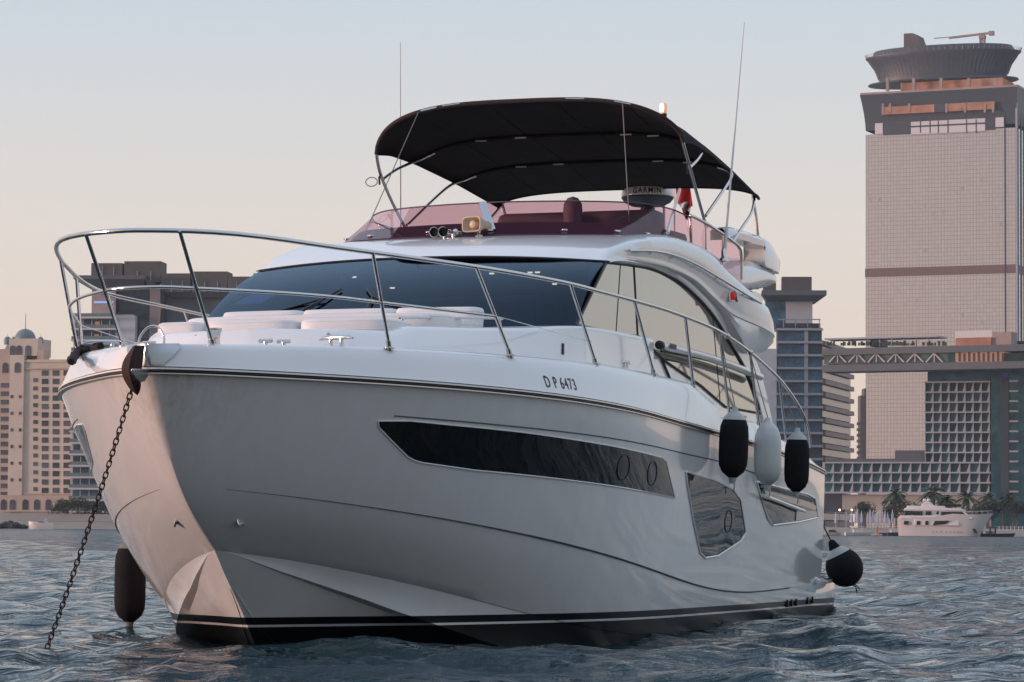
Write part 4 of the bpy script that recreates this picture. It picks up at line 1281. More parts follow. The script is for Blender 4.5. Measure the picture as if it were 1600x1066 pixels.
def cushion(x0, x1, y0, y1, z0, z1, r=0.05, bow=0.0, name='cushion', lean=0.0):
    """rounded upholstered pad"""
    mb = MB(); rows = []
    n = 14
    cx_, cy_ = (x0 + x1) / 2, (y0 + y1) / 2; a, b_ = (x1 - x0) / 2, (y1 - y0) / 2
    e = 5.0
    prof = [(0.0, 1 - r * 0.6), (0.25, 1 - r * 0.15), (0.55, 1.0), (0.8, 1 - r * 0.25), (0.95, 1 - r * 0.9), (1.0, 0.72 if r else 1), (1.02, 0.0)]
    h = z1 - z0
    for t, sc in ((0.0, 0.965), (0.06, 0.99), (0.2, 1.0), (0.62, 1.0), (0.80, 0.985), (0.92, 0.95), (0.985, 0.88), (1.0, 0.75), (1.015, 0.4), (1.02, 0.02)):
        ring = []
        for k in range(48):
            th = 2 * pi * k / 48
            c, s = cos(th), sin(th)
            ux = abs(c) ** (2 / e) * (1 if c >= 0 else -1); uy = abs(s) ** (2 / e) * (1 if s >= 0 else -1)
            sx = a - (1 - sc) * min(a, b_) * 1.0; sy = b_ - (1 - sc) * min(a, b_) * 1.0
            y_ = cy_ + uy * (sy if sc > 0.5 else b_ * sc); x_ = cx_ + ux * (sx if sc > 0.5 else a * sc)
            x_ += bow * (1 - (y_ / 1.2) ** 2) - lean * t * h
            ring.append((x_, y_, z0 + h * t))
        rows.append(ring)
    mb.grid(rows, close_u=True)
    o = mb.build(name, M['cushion'], Y, 60)
    for i in (2, 4):
        mp = MB(); rg_ = [Vector(p) + Vector((0, 0, 0.0)) for p in rows[i]]
        mp.tube(rg_ + [rg_[0]], 0.0045, 5, caps=False); mp.build('piping', M['cushion'], o, 60)
    return o
# forward sunpad row, then the lounge backrests before the windscreen
for y0, y1 in ((-1.12, -0.66), (-0.645, 0.20), (0.215, 1.04)):
    cushion(5.10, 5.80, y0, y1, 2.575, 2.695, bow=0.12, name='sunpad_cushion')
for y0, y1 in ((-1.14, -0.36), (-0.345, 0.52), (0.535, 1.30)):
    cushion(4.0, 4.30, y0, y1, 2.70, 2.90, bow=0.06, name='backrest_cushion', lean=0.3)
cushion(4.28, 5.04, -1.22, 1.24, 2.64, 2.795, bow=0.08, name='lounge_cushion')
hr = [on_z(598, 508, 2.70), on_z(601, 500.5, 2.75), on_z(609, 498.6, 2.76), on_z(737, 499.5, 2.78), on_z(745, 501.5, 2.77), on_z(748, 509, 2.72)]
xr = [(5.35, 0.98), (5.33, 0.98), (5.27, 1.0), (4.16, 1.44), (4.09, 1.46), (4.06, 1.47)]
zs_ = [trunk_z(5.35) - .01, trunk_z(5.3) + .06, trunk_z(5.2) + .075, trunk_z(4.16) + .085, trunk_z(4.1) + .065, trunk_z(4.06) - .02]
mb = MB(); mb.tube(spline([(x, y, z) for (x, y), z in zip(xr, zs_)], 5), 0.012, 8); mb.build('handrail', M['steel'], Y, 60)
# panel seam and catch on the trunk side
mb = MB(); pts = [(x, trunk_y(x) + 0.002, 2.395 + 0.004 * (5.6 - x)) for x in np.linspace(5.5, 3.25, 30)]
mb.tube(pts, 0.004, 4); both(mb, 'panel_seam', M['bld_grey'])
mb = MB(); mb.box((3.42, trunk_y(3.42) - 0.035, 2.56), (0.05, 0.02, 0.10)); both(mb, 'deck_catch', M['rubber'])
for x, y in ((6.30, 0.66), (6.33, -0.5)):
    mb = MB(); mb.lathe([(0.001, 0.012), (0.014, 0.010), (0.016, 0)], (0, 0, 0), 10, 'X')
    o = mb.build('stud', M['steel'], Y); o.location = (x + 0.01, y, 2.53)

# ---- deck house sides
def side_y(x, z): 
    return 1.97 - 0.13 * (z - 2.0)
zW = curve_x([(1.75, 3.49), (1.58, 3.505), (1.42, 3.52), (.47, 3.575), (-.3, 3.605), (-1.09, 3.59), (-1.71, 3.54), (-2.42, 3.43), (-3.05, 3.28), (-3.55, 3.09), (-4.2, 2.83), (-4.6, 2.58), (-4.85, 2.27), (-4.95, 2.1)])
# white lower wall under the glass
mb, _ = patch([(3.06, 2.80), (2.57, 2.80), (0.69, 2.85), (0.41, 2.83), (-0.18, 2.69), (-1.89, 2.49), (-2.98, 2.30), (-4.95, 2.30)],
              [(3.06, 2.28), (0.0, 2.28), (-0.9, 1.65), (-4.95, 1.65)], side_y, 0.0, 40)
both(mb, 'house_side', M['gelcoat'])
glass_top = [(x, zW(x) - 0.0) for x in np.linspace(1.60, -4.86, 60)] + [(3.03, 2.803), (2.25, 3.175)]
glass_bot = [(3.03, 2.80), (2.57, 2.795), (1.56, 2.82), (0.69, 2.85), (0.41, 2.83), (0.1, 2.75), (-0.18, 2.68), (-1.89, 2.48), (-2.43, 2.39), (-2.98, 2.30), (-4.86, 2.30)]
mb, rg = patch(glass_top, glass_bot, side_y, 0.008, 90, 8)
gp, gs = both(mb, 'side_window', M['glass_side'], smooth=60)
for par, s in ((gp, 1), (gs, -1)):
    for xa_, za_, xb_, zb_, r_ in ((1.02, 3.54, 1.56, 2.82, 0.004), (0.47, 3.565, 0.69, 2.85, 0.010), (-2.95, 3.30, -2.75, 2.36, 0.004), (-0.18, 2.69, -0.78, 2.26, 0.016)):
        mb = MB(); k = [(xa_ + (xb_ - xa_) * t, (side_y(0, za_ + (zb_ - za_) * t) + 0.010) * s, za_ + (zb_ - za_) * t) for t in np.linspace(0, 1, 8)]
        mb.tube(k, r_, 5); mb.build('mullion', M['rubber'], par)
mb = MB(); mb.tube([(x, side_y(x, z) + 0.012, z) for x, z in [(3.04, 2.795)] + [(x, zW(x)) for x in np.linspace(1.60, -4.80, 50)]], 0.016, 6)
both(mb, 'window_seal', M['rubber'])
mb = MB(); mb.tube([(x, side_y(x, z) + 0.012, z) for x, z in glass_bot[:1] + glass_bot[2:]], 0.012, 6); both(mb, 'window_seal', M['rubber'])
# white grab rail with its black end, running aft along the glass
for s in (1, -1):
    p0, p1 = Vector((0.26, 2.00, 2.775)), Vector((-4.6, 1.99, 2.71))
    rows = []
    for k in range(20):
        t = k / 19; c = p0.lerp(p1, t) + Vector((0, 0, 0.035 * sin(pi * t)))
        w_, h_ = 0.05 * (0.6 if k == 0 else 1), 0.042 * (0.6 if k == 0 else 1)
        rows.append([(c.x, (c.y + w_ * cos(a)) * s, c.z + h_ * sin(a)) for a in np.linspace(0, 2 * pi, 13)[:-1]])
    mb = MB(); mb.grid(rows, close_u=True); g_ = mb.build('grab_rail', M['gelcoat'], Y, 50)
    mb = MB(); mb.tube([(0.27, 2.0 * s, 2.78), (0.34, 2.0 * s, 2.782), (0.36, 2.0 * s, 2.782)], [0.047, 0.045, 0.02], 12); mb.build('end_cap', M['rubber'], g_)
    mb = MB(); mb.tube([(k_, 2.0 * s, 2.735 + 0.03 * sin(pi * (0.26 - k_) / 4.86) - 0.012) for k_ in np.linspace(0.25, -4.5, 16)], 0.014, 6); mb.build('rail_gasket', M['rubber'], g_)
    mb = MB(); mb.box((-0.05, 2.052 * s, 2.79), (0.26, 0.012, 0.05)); mb.build('rail_inset', M['bld_grey'], g_, bevel=0.01)

# ---- windscreen
def header(y): u = abs(y) / 1.78; return (1.95 - 0.33 * u ** 2.0, 3.568 - 0.055 * u ** 2.2)
def base(y): u = abs(y) / 1.87; return (4.02 - 0.97 * u ** 2.2, 2.735 + 0.062 * u ** 2)
mb = MB(); rows = []
for v in np.linspace(-1, 1, 41):
    hy, by = 1.78 * v, 1.87 * v
    hx_, hz_ = header(hy); bx_, bz_ = base(by)
    rows.append([(bx_ + (hx_ - bx_) * t + 0.035 * sin(pi * t), by + (hy - by) * t, bz_ + (hz_ - bz_) * t + 0.07 * sin(pi * t)) for t in np.linspace(0, 1, 10)])
mb.grid(rows); ws = mb.build('windscreen', M['windscreen'], Y, 60)
mb = MB(); 
mb.tube([r[-1] for r in rows], 0.014, 6); mb.build('windscreen_seal', M['rubber'], Y)
mb = MB()
for v in (0, 8, 10, 30, 32, 40):
    pass
def ws_strip(i0, i1, name, m, dz=-0.012):
    mb = MB(); mb.grid([[(p[0], p[1], p[2] + dz) for p in rows[i]] for i in range(i0, i1 + 1)]); return mb.build(name, m, Y, 60)
rows_ws = rows
def ws_pt(v, t, dz=0.0):
    hy, by = 1.78 * v, 1.87 * v
    hx_, hz_ = header(hy); bx_, bz_ = base(by)
    return Vector((bx_ + (hx_ - bx_) * t + 0.035 * sin(pi * t), by + (hy - by) * t, bz_ + (hz_ - bz_) * t + 0.07 * sin(pi * t) + dz))
for v0, v1 in ((-0.30, -0.24), (0.955, 1.0), (-1.0, -0.955)):
    mb = MB(); mb.grid([[ws_pt(v, t, -0.014) for t in np.linspace(0, 1, 8)] for v in np.linspace(v0, v1, 4)])
    mb.build('windscreen_post', M['black'], Y, 60)
# wipers
for va, vb, v2 in ((-0.36, -0.24, -0.62), (0.06, 0.02, 0.36)):
    mb = MB()
    a, b_, c = ws_pt(va, 0.02, 0.03), ws_pt(vb, 0.30, 0.03), ws_pt(v2, 0.10, 0.022)
    e2 = ws_pt((va + vb) / 2 + 0.10 * (1 if v2 > va else -1) * -1, 0.42, 0.02)
    mb.tube([a, a.lerp(b_, 0.5) + Vector((0, 0, 0.02)), b_], 0.012, 6)
    mb.tube([ws_pt(va + 0.03, 0.02, 0.03), b_], 0.008, 6)
    mb.tube([e2, b_, c], 0.010, 6)
    mb.build('wiper', M['rubber'], ws, 60)
# dark saloon seen through the glass
mb = MB()
fl_ = [(3.85, -1.2), (3.85, 1.2), (3.0, 1.80), (1.0, 1.82), (-4.6, 1.74), (-4.6, -1.74), (1.0, -1.82), (3.0, -1.80)]
mb.add([(x, y, 2.70) for x, y in fl_], [tuple(range(8))])
mb.add([(1.85, -1.66, 3.44), (1.85, 1.66, 3.44), (-4.6, 1.66, 3.46), (-4.6, -1.66, 3.46)], [(0, 1, 2, 3)])
mb.add([(-4.6, -1.74, 2.7), (-4.6, 1.74, 2.7), (-4.6, 1.66, 3.46), (-4.6, -1.66, 3.46)], [(0, 1, 2, 3)])
for s in (1, -1):
    mb.add([(3.0, 1.80 * s, 2.70), (-4.6, 1.74 * s, 2.7), (-4.6, 1.66 * s, 3.46), (1.6, 1.68 * s, 3.47)], [(0, 1, 2, 3)])
sal = mb.build('saloon_lining', M['interior'], Y, 0)
mb = MB(); mb.box((2.35, 0.75, 2.92), (0.5, 1.3, 0.42)); mb.box((0.6, 0.9, 2.95), (0.5, 0.55, 0.55)); mb.box((0.6, -0.9, 2.95), (0.5, 1.1, 0.5)); mb.build('helm_console', M['black'], sal, 30, bevel=0.06)
mb = MB(); mb.lathe([(0.028, 0), (0.024, -0.012), (0.001, -0.014)], (0, 0, 0), 12)
dl = mb.build('downlight', M['downlight'], sal)
spots = [on_z(px, py, 3.435) for px, py in ((505, 422), (757, 423), (795, 414), (828, 420))] + [Vector((0.2, -0.9, 3.435)), Vector((0.2, 0.9, 3.435))]
for i, p in enumerate(spots):
    o = dl if i == 0 else dl.copy()
    if i: COL.objects.link(o); o.parent = sal
    o.location = (min(p.x, 1.55), p.y * 0.97, 3.438)
# white towel-like card behind the starboard pane
mb = MB(); c = ws_pt(-0.80, 0.55, -0.10); mb.box((0, 0, 0), (0.30, 0.34, 0.008)); o = mb.build('paper_card', M['cushion'], sal, 0); o.location = c; o.rotation_euler = (0, radians(24), radians(-18))

# ---- roof and flybridge wings
zC = curve_x([(1.62, 3.505), (1.2, 3.572), (.5, 3.62), (-.69, 3.655), (-1.8, 3.61), (-2.5, 3.505), (-2.9, 3.43), (-3.2, 3.35), (-3.5, 3.20), (-3.9, 3.01), (-4.3, 2.975), (-4.9, 3.02), (-5.25, 3.11)])
zE = curve_x([(1.62, 3.512), (1.2, 3.59), (.5, 3.64), (-.69, 3.675), (-1.8, 3.63), (-2.5, 3.53), (-3.0, 3.44), (-3.4, 3.36), (-3.8, 3.31), (-4.5, 3.26), (-5.26, 3.205)])
zT = curve_x([(1.62, 3.518), (1.3, 3.67), (.8, 3.80), (.3, 3.90), (-.3, 3.965), (-1, 4.01), (-2, 4.02), (-2.7, 3.985), (-3.1, 3.90), (-3.9, 3.74), (-4.9, 3.555), (-5.26, 3.30)])
yE = curve_x([(1.62, 1.775), (1.2, 1.80), (.5, 1.825), (-.7, 1.845), (-1.8, 1.865), (-2.7, 1.885), (-3.3, 1.93), (-3.7, 2.00), (-4.2, 2.07), (-4.8, 2.09), (-5.15, 2.06), (-5.26, 2.0)])
yT = curve_x([(1.62, 1.770), (1.2, 1.73), (.3, 1.75), (-1, 1.80), (-3, 1.86), (-4.9, 1.90), (-5.26, 1.86)])
zCtr = curve_x([(1.62, 3.558), (1.35, 3.66), (1.0, 3.775), (.6, 3.865), (.2, 3.92), (-.3, 3.945), (-1, 3.95), (-5.3, 3.95)])
xs_r = list(np.linspace(1.62, 0.4, 18)) + list(np.linspace(0.3, -5.0, 54)) + [-5.1, -5.18, -5.24, -5.27]
mb = MB(); rows = []
for x in xs_r:
    f = min(1.0, max(0.0, (x + 1.2) / 2.0))           # forward bulge of the brow
    def bx(y): return x + 0.33 * f * (1 - (min(abs(y), 1.78) / 1.78) ** 2.0)
    zt_, zc_, ze_, zcl = zT(x), zCtr(x), zE(x), zC(x)
    if x < -2.7: zc_ = zt_ - 0.03
    yt, ye = yT(x), yE(x)
    bu = min(1, max(0, (1.5 - x) / 1.0)) * min(1, max(0, (x + 5.3) / 0.6))
    pts = [(bx(0), 0, zc_)]
    for y in (0.5, 0.95, 1.3, 1.55):
        w_ = (y / yt) ** 3
        step_ = 0.012 * (1 if y > 0.9 else 0)
        pts.append((bx(y), y, zc_ + (zt_ - 0.012 - zc_) * w_))
    pts += [(bx(1.7), yt - 0.06, zt_ - 0.004), (bx(1.76), yt, zt_), (x, yt + (ye - yt) * 0.35 + 0.030 * bu, zt_ - (zt_ - ze_) * 0.06), (x, yt + (ye - yt) * 0.60 + 0.062 * bu, zt_ - (zt_ - ze_) * 0.25), (x, yt + (ye - yt) * 0.82 + 0.055 * bu, zt_ - (zt_ - ze_) * 0.55), (x, ye, ze_ + (zt_ - ze_) * 0.14), (x, ye, ze_), (x, ye - 0.012, ze_ - 0.012)]
    yc = float(np.interp(x, (-3.7, -3.2, -2.8, 2), (1.975, 1.905, ye - 0.012, ye - 0.012)))
    yc = min(yc, ye - 0.008)
    pts += [(x, (ye + yc) / 2 + 0.02, (ze_ + zcl) / 2 - 0.01), (x, yc, zcl), (x, yc - 0.06, zcl + 0.0), (x, 1.55, zcl + 0.05)]
    rows.append(pts)
mb.grid(rows)
# close the tail
tail = rows[-1]
mb.add(tail[1:], [tuple(range(len(tail) - 1))])
mb.mirror()
roof_o = mb.build('roof', M['gelcoat'], Y, 38, merge=0.0006)
# arched band between the glass and the wing
mb = MB(); rows = []
zCb = curve_x([(1.62, 3.51), (1.2, 3.58), (.595, 3.62), (-.94, 3.66), (-2.2, 3.575), (-2.9, 3.44), (-3.575, 3.372), (-4.05, 3.281), (-4.43, 3.076), (-4.92, 2.813), (-5.15, 2.5), (-5.28, 2.1)])
for x in list(np.linspace(1.62, -3.0, 40)) + list(np.linspace(-3.1, -5.28, 34)):
    # walk both edges together; the outer edge sits further aft as the arch turns down
    k = min(1, max(0, (1.62 - x) / 6.9))
    xi = min(1.60, x + 0.40 * k ** 1.5); 
    z0_, z1_ = zW(max(xi, -4.9)), zCb(x)
    yi = side_y(0, z0_); yo = side_y(0, z1_) + 0.055
    rows.append([(xi, yi + 0.004, z0_), (xi - 0.008, yi + 0.035, z0_ + 0.006), ((x + xi) / 2, (yi + 0.05 + yo) / 2 + 0.005, (z0_ + z1_) / 2), (x, yo, z1_ - 0.004), (x - 0.015, yo, z1_ + 0.008), (x - 0.03, yo - 0.1, z1_ + 0.03)])
mb.grid(rows); both(mb, 'window_arch', M['gelcoat'], smooth=45)
# long handrail let into the wing
rail_p = [on_y(px, py, 2.02) for px, py in ((1010, 391), (1040, 392), (1070, 399), (1100, 413), (1130, 433), (1160, 459), (1182, 474))]
rp = [Vector((p.x, 2.0 + 0.045, p.z)) for p in rail_p]
for i, p in enumerate(rp):
    ye, yt, ze_, zt_ = yE(p.x), yT(p.x), zE(p.x), zT(p.x)
    f = min(max((zt_ - p.z) / max(zt_ - ze_, .01), 0), 1)
    p.y = float(np.interp(f, (0, .06, .25, .55, .86), (yt, yt + (ye - yt) * .35 + .03, yt + (ye - yt) * .6 + .062, yt + (ye - yt) * .82 + .055, ye))) + (0.045 if 0 < i < len(rp) - 1 else 0.0)
for s in (1, -1):
    mb = MB(); mb.tube([(p.x, p.y * s, p.z) for p in spline(rp, 6)], 0.014, 8)
    for p in rp[1:-1]: mb.tube([(p.x, p.y * s, p.z), (p.x - 0.02, (p.y - 0.07) * s, p.z - 0.03)], 0.010, 6)
    mb.build('wing_rail', M['steel'], Y, 60)
# port and starboard side lights
def wing_pt(px, py):
    d = bray(px, py)
    bmx = bmesh.new(); bmx.from_mesh(roof_o.data); t = BVHTree.FromBMesh(bmx)
    h = t.ray_cast(EYE_B, d.normalized()); return h[0], h[1]
lp, ln = wing_pt(1140, 463)
for s in (1, -1):
    mb = MB(); mb.box((0, 0, 0), (0.10, 0.02, 0.12)); b0 = mb.build('side_light', M['gelcoat'], Y, 30, bevel=0.02); b0.location = (lp.x, (lp.y + 0.008) * s, lp.z); b0.rotation_euler = (0, 0, 0)
    mb = MB(); mb.lathe([(0.001, 0.046), (0.024, 0.044), (0.030, 0.034), (0.030, -0.034), (0.024, -0.044), (0.001, -0.046)], (0, 0, 0), 16)
    o = mb.build('lens', M['red'] if s == 1 else mat('green_lens', (0.02, 0.3, 0.1), 0.15), b0); o.location = (0.01, 0.03 * s, 0)
for k in range(3):
    q, _ = wing_pt(1148 + 1.0 * k, 458 + 5 * k)
    mb = MB(); mb.box((0, 0, 0), (0.10, 0.006, 0.022)); o = mb.build('emblem_bar', M['rubber'], Y, 0, bevel=0.002); o.location = (q.x, q.y + 0.008, q.z); o.rotation_euler = (0, radians(-18), 0)

# ---- flybridge windscreen (tinted) and what stands inside it
fb = [(0.82, 0), (0.76, .52), (0.56, 1.04), (0.22, 1.38), (-0.30, 1.60), (-0.95, 1.71), (-1.5, 1.76), (-2.05, 1.79)]
ft = [(-0.74, 0), (-0.80, .5), (-0.92, 1.0), (-1.08, 1.38), (-1.30, 1.60), (-1.55, 1.70), (-1.75, 1.735), (-2.05, 1.75)]
fbz = [3.90, 3.90, 3.905, 3.925, 3.95, 3.975, 4.01, 4.02]
ftz = [4.40, 4.40, 4.395, 4.385, 4.365, 4.35, 4.335, 4.325]
db = spline([(x, y, z) for (x, y), z in zip(fb, fbz)], 6); dt = spline([(x, y, z) for (x, y), z in zip(ft, ftz)], 6)
rows = [[b_.lerp(t_, k / 5) for k in range(6)] for b_, t_ in zip(db, dt)]
mb = MB(); mb.grid(rows); mb.mirror()
fs = mb.build('flybridge_screen', M['purple'], Y, 60, merge=0.001)
edge = [Vector((p.x, -p.y, p.z)) for p in reversed(dt)][:-1] + list(dt)
mb = MB(); mb.tube(edge, 0.008, 6); mb.build('screen_edge', M['maroon'], fs, 60)
for v in (4, 12, 20, 26):
    for s in (1, -1):
        p = db[v].lerp(dt[v], 0.10)
        mb = MB(); mb.box((p.x + 0.01, p.y * s, p.z + 0.004), (0.05, 0.06, 0.02), atan2(p.y * s, p.x + 1.2)); mb.build('screen_clip', M['steel'], fs, bevel=0.006)
# clear side panels carrying the tapering rail
pt_, pb_ = [(-2.05, 4.325), (-3.0, 4.30), (-4.0, 4.25), (-4.50, 4.20)], [(-2.05, 4.02), (-2.9, 3.97), (-3.6, 3.86), (-4.55, 3.75)]
for s in (1, -1):
    mb = MB(); mb.grid([[(a[0], 1.78 * s, a[1]), ((a[0] + b_[0]) / 2, 1.775 * s, (a[1] + b_[1]) / 2), (b_[0], 1.80 * s, b_[1])] for a, b_ in zip(pt_, pb_)])
    o = mb.build('side_panel', M['purple'], Y, 60)
    mb = MB(); mb.tube(spline([(-2.05, 1.78 * s, 4.03), (-2.02, 1.78 * s, 4.30), (-2.1, 1.78 * s, 4.335), (-3.0, 1.78 * s, 4.315), (-4.0, 1.78 * s, 4.262), (-4.48, 1.78 * s, 4.215), (-4.60, 1.78 * s, 4.12), (-4.62, 1.78 * s, 3.85)], 5), 0.019, 8)
    mb.build('panel_rail', M['steel'], Y, 60)
    for x in (-2.75, -3.6):
        mb = MB(); mb.tube([(x, 1.785 * s, 3.93 if x > -3 else 3.8), (x, 1.78 * s, 4.30)], 0.010, 6); mb.build('panel_post', M['steel'], Y)
# inner coaming / dash: white moulding, its shade put into the dark colour
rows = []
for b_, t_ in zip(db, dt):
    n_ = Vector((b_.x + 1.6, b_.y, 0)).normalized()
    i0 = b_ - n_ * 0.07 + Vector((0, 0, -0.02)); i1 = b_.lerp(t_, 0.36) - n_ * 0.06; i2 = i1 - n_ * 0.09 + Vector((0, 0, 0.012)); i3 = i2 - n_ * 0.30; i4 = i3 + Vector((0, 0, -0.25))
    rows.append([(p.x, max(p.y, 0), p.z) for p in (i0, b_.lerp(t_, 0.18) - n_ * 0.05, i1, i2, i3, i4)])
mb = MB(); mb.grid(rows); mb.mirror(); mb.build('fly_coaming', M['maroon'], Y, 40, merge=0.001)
mb = MB(); mb.box((-2.5, -0.05, 4.20), (0.5, 0.9, 0.5)); mb.build('fly_console', M['maroon'], Y, 30, bevel=0.08)
mb = MB(); mb.box((-2.6, 0.85, 4.24), (0.35, 0.95, 0.46)); mb.build('fly_seat', M['maroon'], Y, 30, bevel=0.08)
mb = MB(); mb.lathe([(0.10, 0), (0.11, .20), (0.10, .30), (0.06, .36), (0.001, .38)], (-2.15, 0.42, 4.22), 16); mb.build('seat_cover', M['maroon'], Y, 50)
mb = MB(); mb.grid([[(x, y, 3.99 - (0.10 if x < -4 else 0)) for y in (-1.6, 0, 1.6)] for x in (-0.9, -1.5, -2.5, -4, -5, -6.5)]); mb.build('fly_deck', M['deck'], Y, 0)

def resample(rows, n):
    cols = [spline([r[j] for r in rows], n) for j in range(len(rows[0]))]
    return [[tuple(c[i]) for c in cols] for i in range(len(cols[0]))]
# after end of the flybridge: overhanging deck with its moulded seat back
mb = MB(); rows = []
for x, zu, zl, yw in ((-3.6, 3.92, 3.70, 1.70), (-4.5, 4.06, 3.66, 1.72), (-5.1, 4.16, 3.66, 1.74), (-5.8, 4.22, 3.76, 1.74), (-6.4, 4.23, 3.86, 1.73), (-7.0, 4.20, 3.93, 1.70), (-7.35, 4.16, 4.0, 1.62), (-7.5, 4.12, 4.04, 1.5)):
    m_ = zl + (zu - zl) * 0.42
    half = [(x, 0.0, zu)] + [(x, yw - 0.34 + 0.34 * sin(a), m_ + (zu - m_) * cos(a) ** 0.7) for a in np.linspace(0, pi / 2, 8)] + [(x, yw - 0.40 * (1 - cos(a)), m_ - (m_ - zl) * sin(a)) for a in np.linspace(0.15, pi / 2, 8)] + [(x, 0.0, zl)]
    rows.append(half)
rows = resample(rows, 5); mb.grid(rows); mb.add(rows[-1], [tuple(range(len(rows[-1])))]); mb.mirror(); mb.build('fly_overhang', M['gelcoat'], Y, 50, merge=0.001)
for s in (1, -1):
    mb = MB(); rows = []
    for x, y, w_, z0_, z1_ in ((-4.2, 1.60, 0.10, 4.28, 4.42), (-4.6, 1.61, 0.12, 4.335, 4.475), (-5.6, 1.62, 0.13, 4.36, 4.50), (-6.1, 1.62, 0.13, 4.36, 4.51), (-6.12, 1.62, 0.14, 4.16, 4.51), (-6.6, 1.61, 0.15, 4.14, 4.50), (-7.1, 1.58, 0.15, 4.14, 4.45), (-7.35, 1.55, 0.12, 4.15, 4.34), (-7.42, 1.54, 0.06, 4.18, 4.24)):
        rows.append([(x, (y + w_ * 0.9) * s, z0_), (x, (y + w_) * s, (z0_ + z1_) / 2), (x, (y + w_ * 0.5) * s, z1_ - 0.01), (x, (y - w_ * 0.4) * s, z1_), (x, (y - w_) * s, z1_ - 0.03), (x, (y - w_) * s, z0_)])
    rows = resample(rows, 4); mb.grid(rows, close_u=True); mb.build('seat_back', M['gelcoat'], Y, 55)
    mb = MB(); rows = []
    for z, a, b_ in ((3.30, -5.0, -5.55), (3.6, -5.3, -6.1), (3.74, -5.5, -6.25), (3.80, -5.6, -6.1)):
        rows.append([(a, 1.70 * s, z), (b_ + 0.05, 1.70 * s, z), (b_, 1.62 * s, z), (b_, 1.5 * s, z), (a, 1.5 * s, z)])
    mb.grid(rows, close_u=True); mb.add(rows[0], [(0, 1, 2, 3, 4)]); mb.build('overhang_bracket', M['bld_cream'] if 0 else M['gelcoat'], Y, 30)

# ---- swim platform and stern
mb = MB(); rows = []
def plat(x): return 2.17 - 0.12 * min(1, max(0, (-8.3 - x) / 0.46)) ** 2 * 2
for z, g_ in ((-0.35, 0.10), (-0.05, 0.02), (0.10, 0.0), (0.29, 0.0), (0.345, 0.03)):
    out = [(-6.9, 2.12 - g_), (-7.6, 2.17 - g_), (-8.3, 2.17 - g_), (-8.62, 2.10 - g_), (-8.74 + g_, 1.9), (-8.76 + g_, 0)]
    rows.append([(x, y, z) for x, y in out] + [(x, -y, z) for x, y in reversed(out[:-1])])
mb.grid(rows); mb.add(rows[-1], [tuple(range(len(rows[-1])))]); mb.build('swim_platform', M['hull'], Y, 40)
mb = MB(); out = [(-7.45, 2.06), (-8.3, 2.06), (-8.55, 1.9), (-8.6, 0)]
mb.prism([(x, y) for x, y in out] + [(x, -y) for x, y in reversed(out[:-1])], 0.35, 0.362); mb.build('platform_teak', mat('grey_teak', (0.22, 0.17, 0.13), 0.8, var=0.2, vscale=6), Y, 0)
mb = MB(); mb.tube([(-6.95, 2.20, 0.315), (-7.3, 2.215, 0.318), (-8.3, 2.215, 0.318), (-8.62, 2.14, 0.318)], 0.024, 8); both(mb, 'platform_edge', M['gelcoat'])
mb = MB(); mb.tube([(-7.35, 2.225, 0.335), (-8.1, 2.225, 0.335)], 0.016, 6); both(mb, 'platform_pad', M['rubber'])
mb = MB()
for k in range(5):
    x = -5.2 - 0.32 * k - (0.35 if k > 2 else 0)
    mb.lathe([(0.001, 0.015), (0.022, 0.012), (0.022, 0)], (x, 0, 0), 8)
for x in (-5.0, -5.3, -5.65, -6.55, -6.95):
    y = hull_y(x, 0.09); mb = MB(); mb.box((x, y + 0.008, 0.085), (0.035, 0.03, 0.085))
    both(mb, 'skin_fitting', M['rubber'], smooth=0)
mb = MB(); mb.box((-8.80, 1.8, 0.26), (0.10, 0.30, 0.05)); mb.box((-8.80, 1.8, 0.05), (0.08, 0.22, 0.36)); mb.build('bathing_ladder', M['gelcoat'], Y, 0, bevel=0.01)
mb = MB(); mb.box((-8.845, 1.8, 0.10), (0.012, 0.12, 0.18)); mb.build('ladder_recess', M['rubber'], Y, 0)
# cockpit: after bulkhead and quarter moulding
mb = MB(); mb.add([(-7.35, -2.0, 1.2), (-7.35, 2.0, 1.2), (-7.15, 1.95, 1.95), (-7.15, -1.95, 1.95)], [(0, 1, 2, 3)]); mb.box((-7.2, 0, 1.6), (0.35, 3.2, 0.75)); mb.build('stern_settee', M['gelcoat'], Y, 30, bevel=0.05)
# ---- guard rails
def rail_y(x):
    return float(np.interp(x, (-7.3, -4.6, -1.1, 1.5, 4.4, 5.25, 5.9, 6.67, 7.2, 7.64, 8.1, 8.45, 8.7, 8.85, 8.93), (2.06, 2.22, 2.29, 2.31, 2.19, 2.0, 1.80, 1.52, 1.34, 1.15, 0.98, 0.80, 0.55, 0.30, 0.0)))
rail_z = curve_x([(8.93, 3.152), (8.6, 3.15), (8.2, 3.135), (7.64, 3.115), (7.18, 3.11), (5.89, 3.095), (4.37, 3.07), (2.42, 3.065), (0.47, 3.05), (-1.13, 3.01), (-2.82, 2.89), (-4.59, 2.69), (-5.8, 2.52), (-6.6, 2.37), (-7.0, 2.25), (-7.22, 2.12), (-7.30, 1.97)])
BR = bpy.data.objects.new('guard_rail', None); link(BR, Y)
front = [(8.93 - 0.55 * (1 - cos(a)) if 0 else 0, 0) for a in (0,)]
xs_ = [8.93, 8.92, 8.89, 8.84, 8.76, 8.66, 8.52, 8.35, 8.1] + list(np.linspace(7.8, -6.9, 70)) + [-7.05, -7.15, -7.22, -7.27, -7.30]
port_path = [Vector((x, rail_y(x), rail_z(x))) for x in xs_]
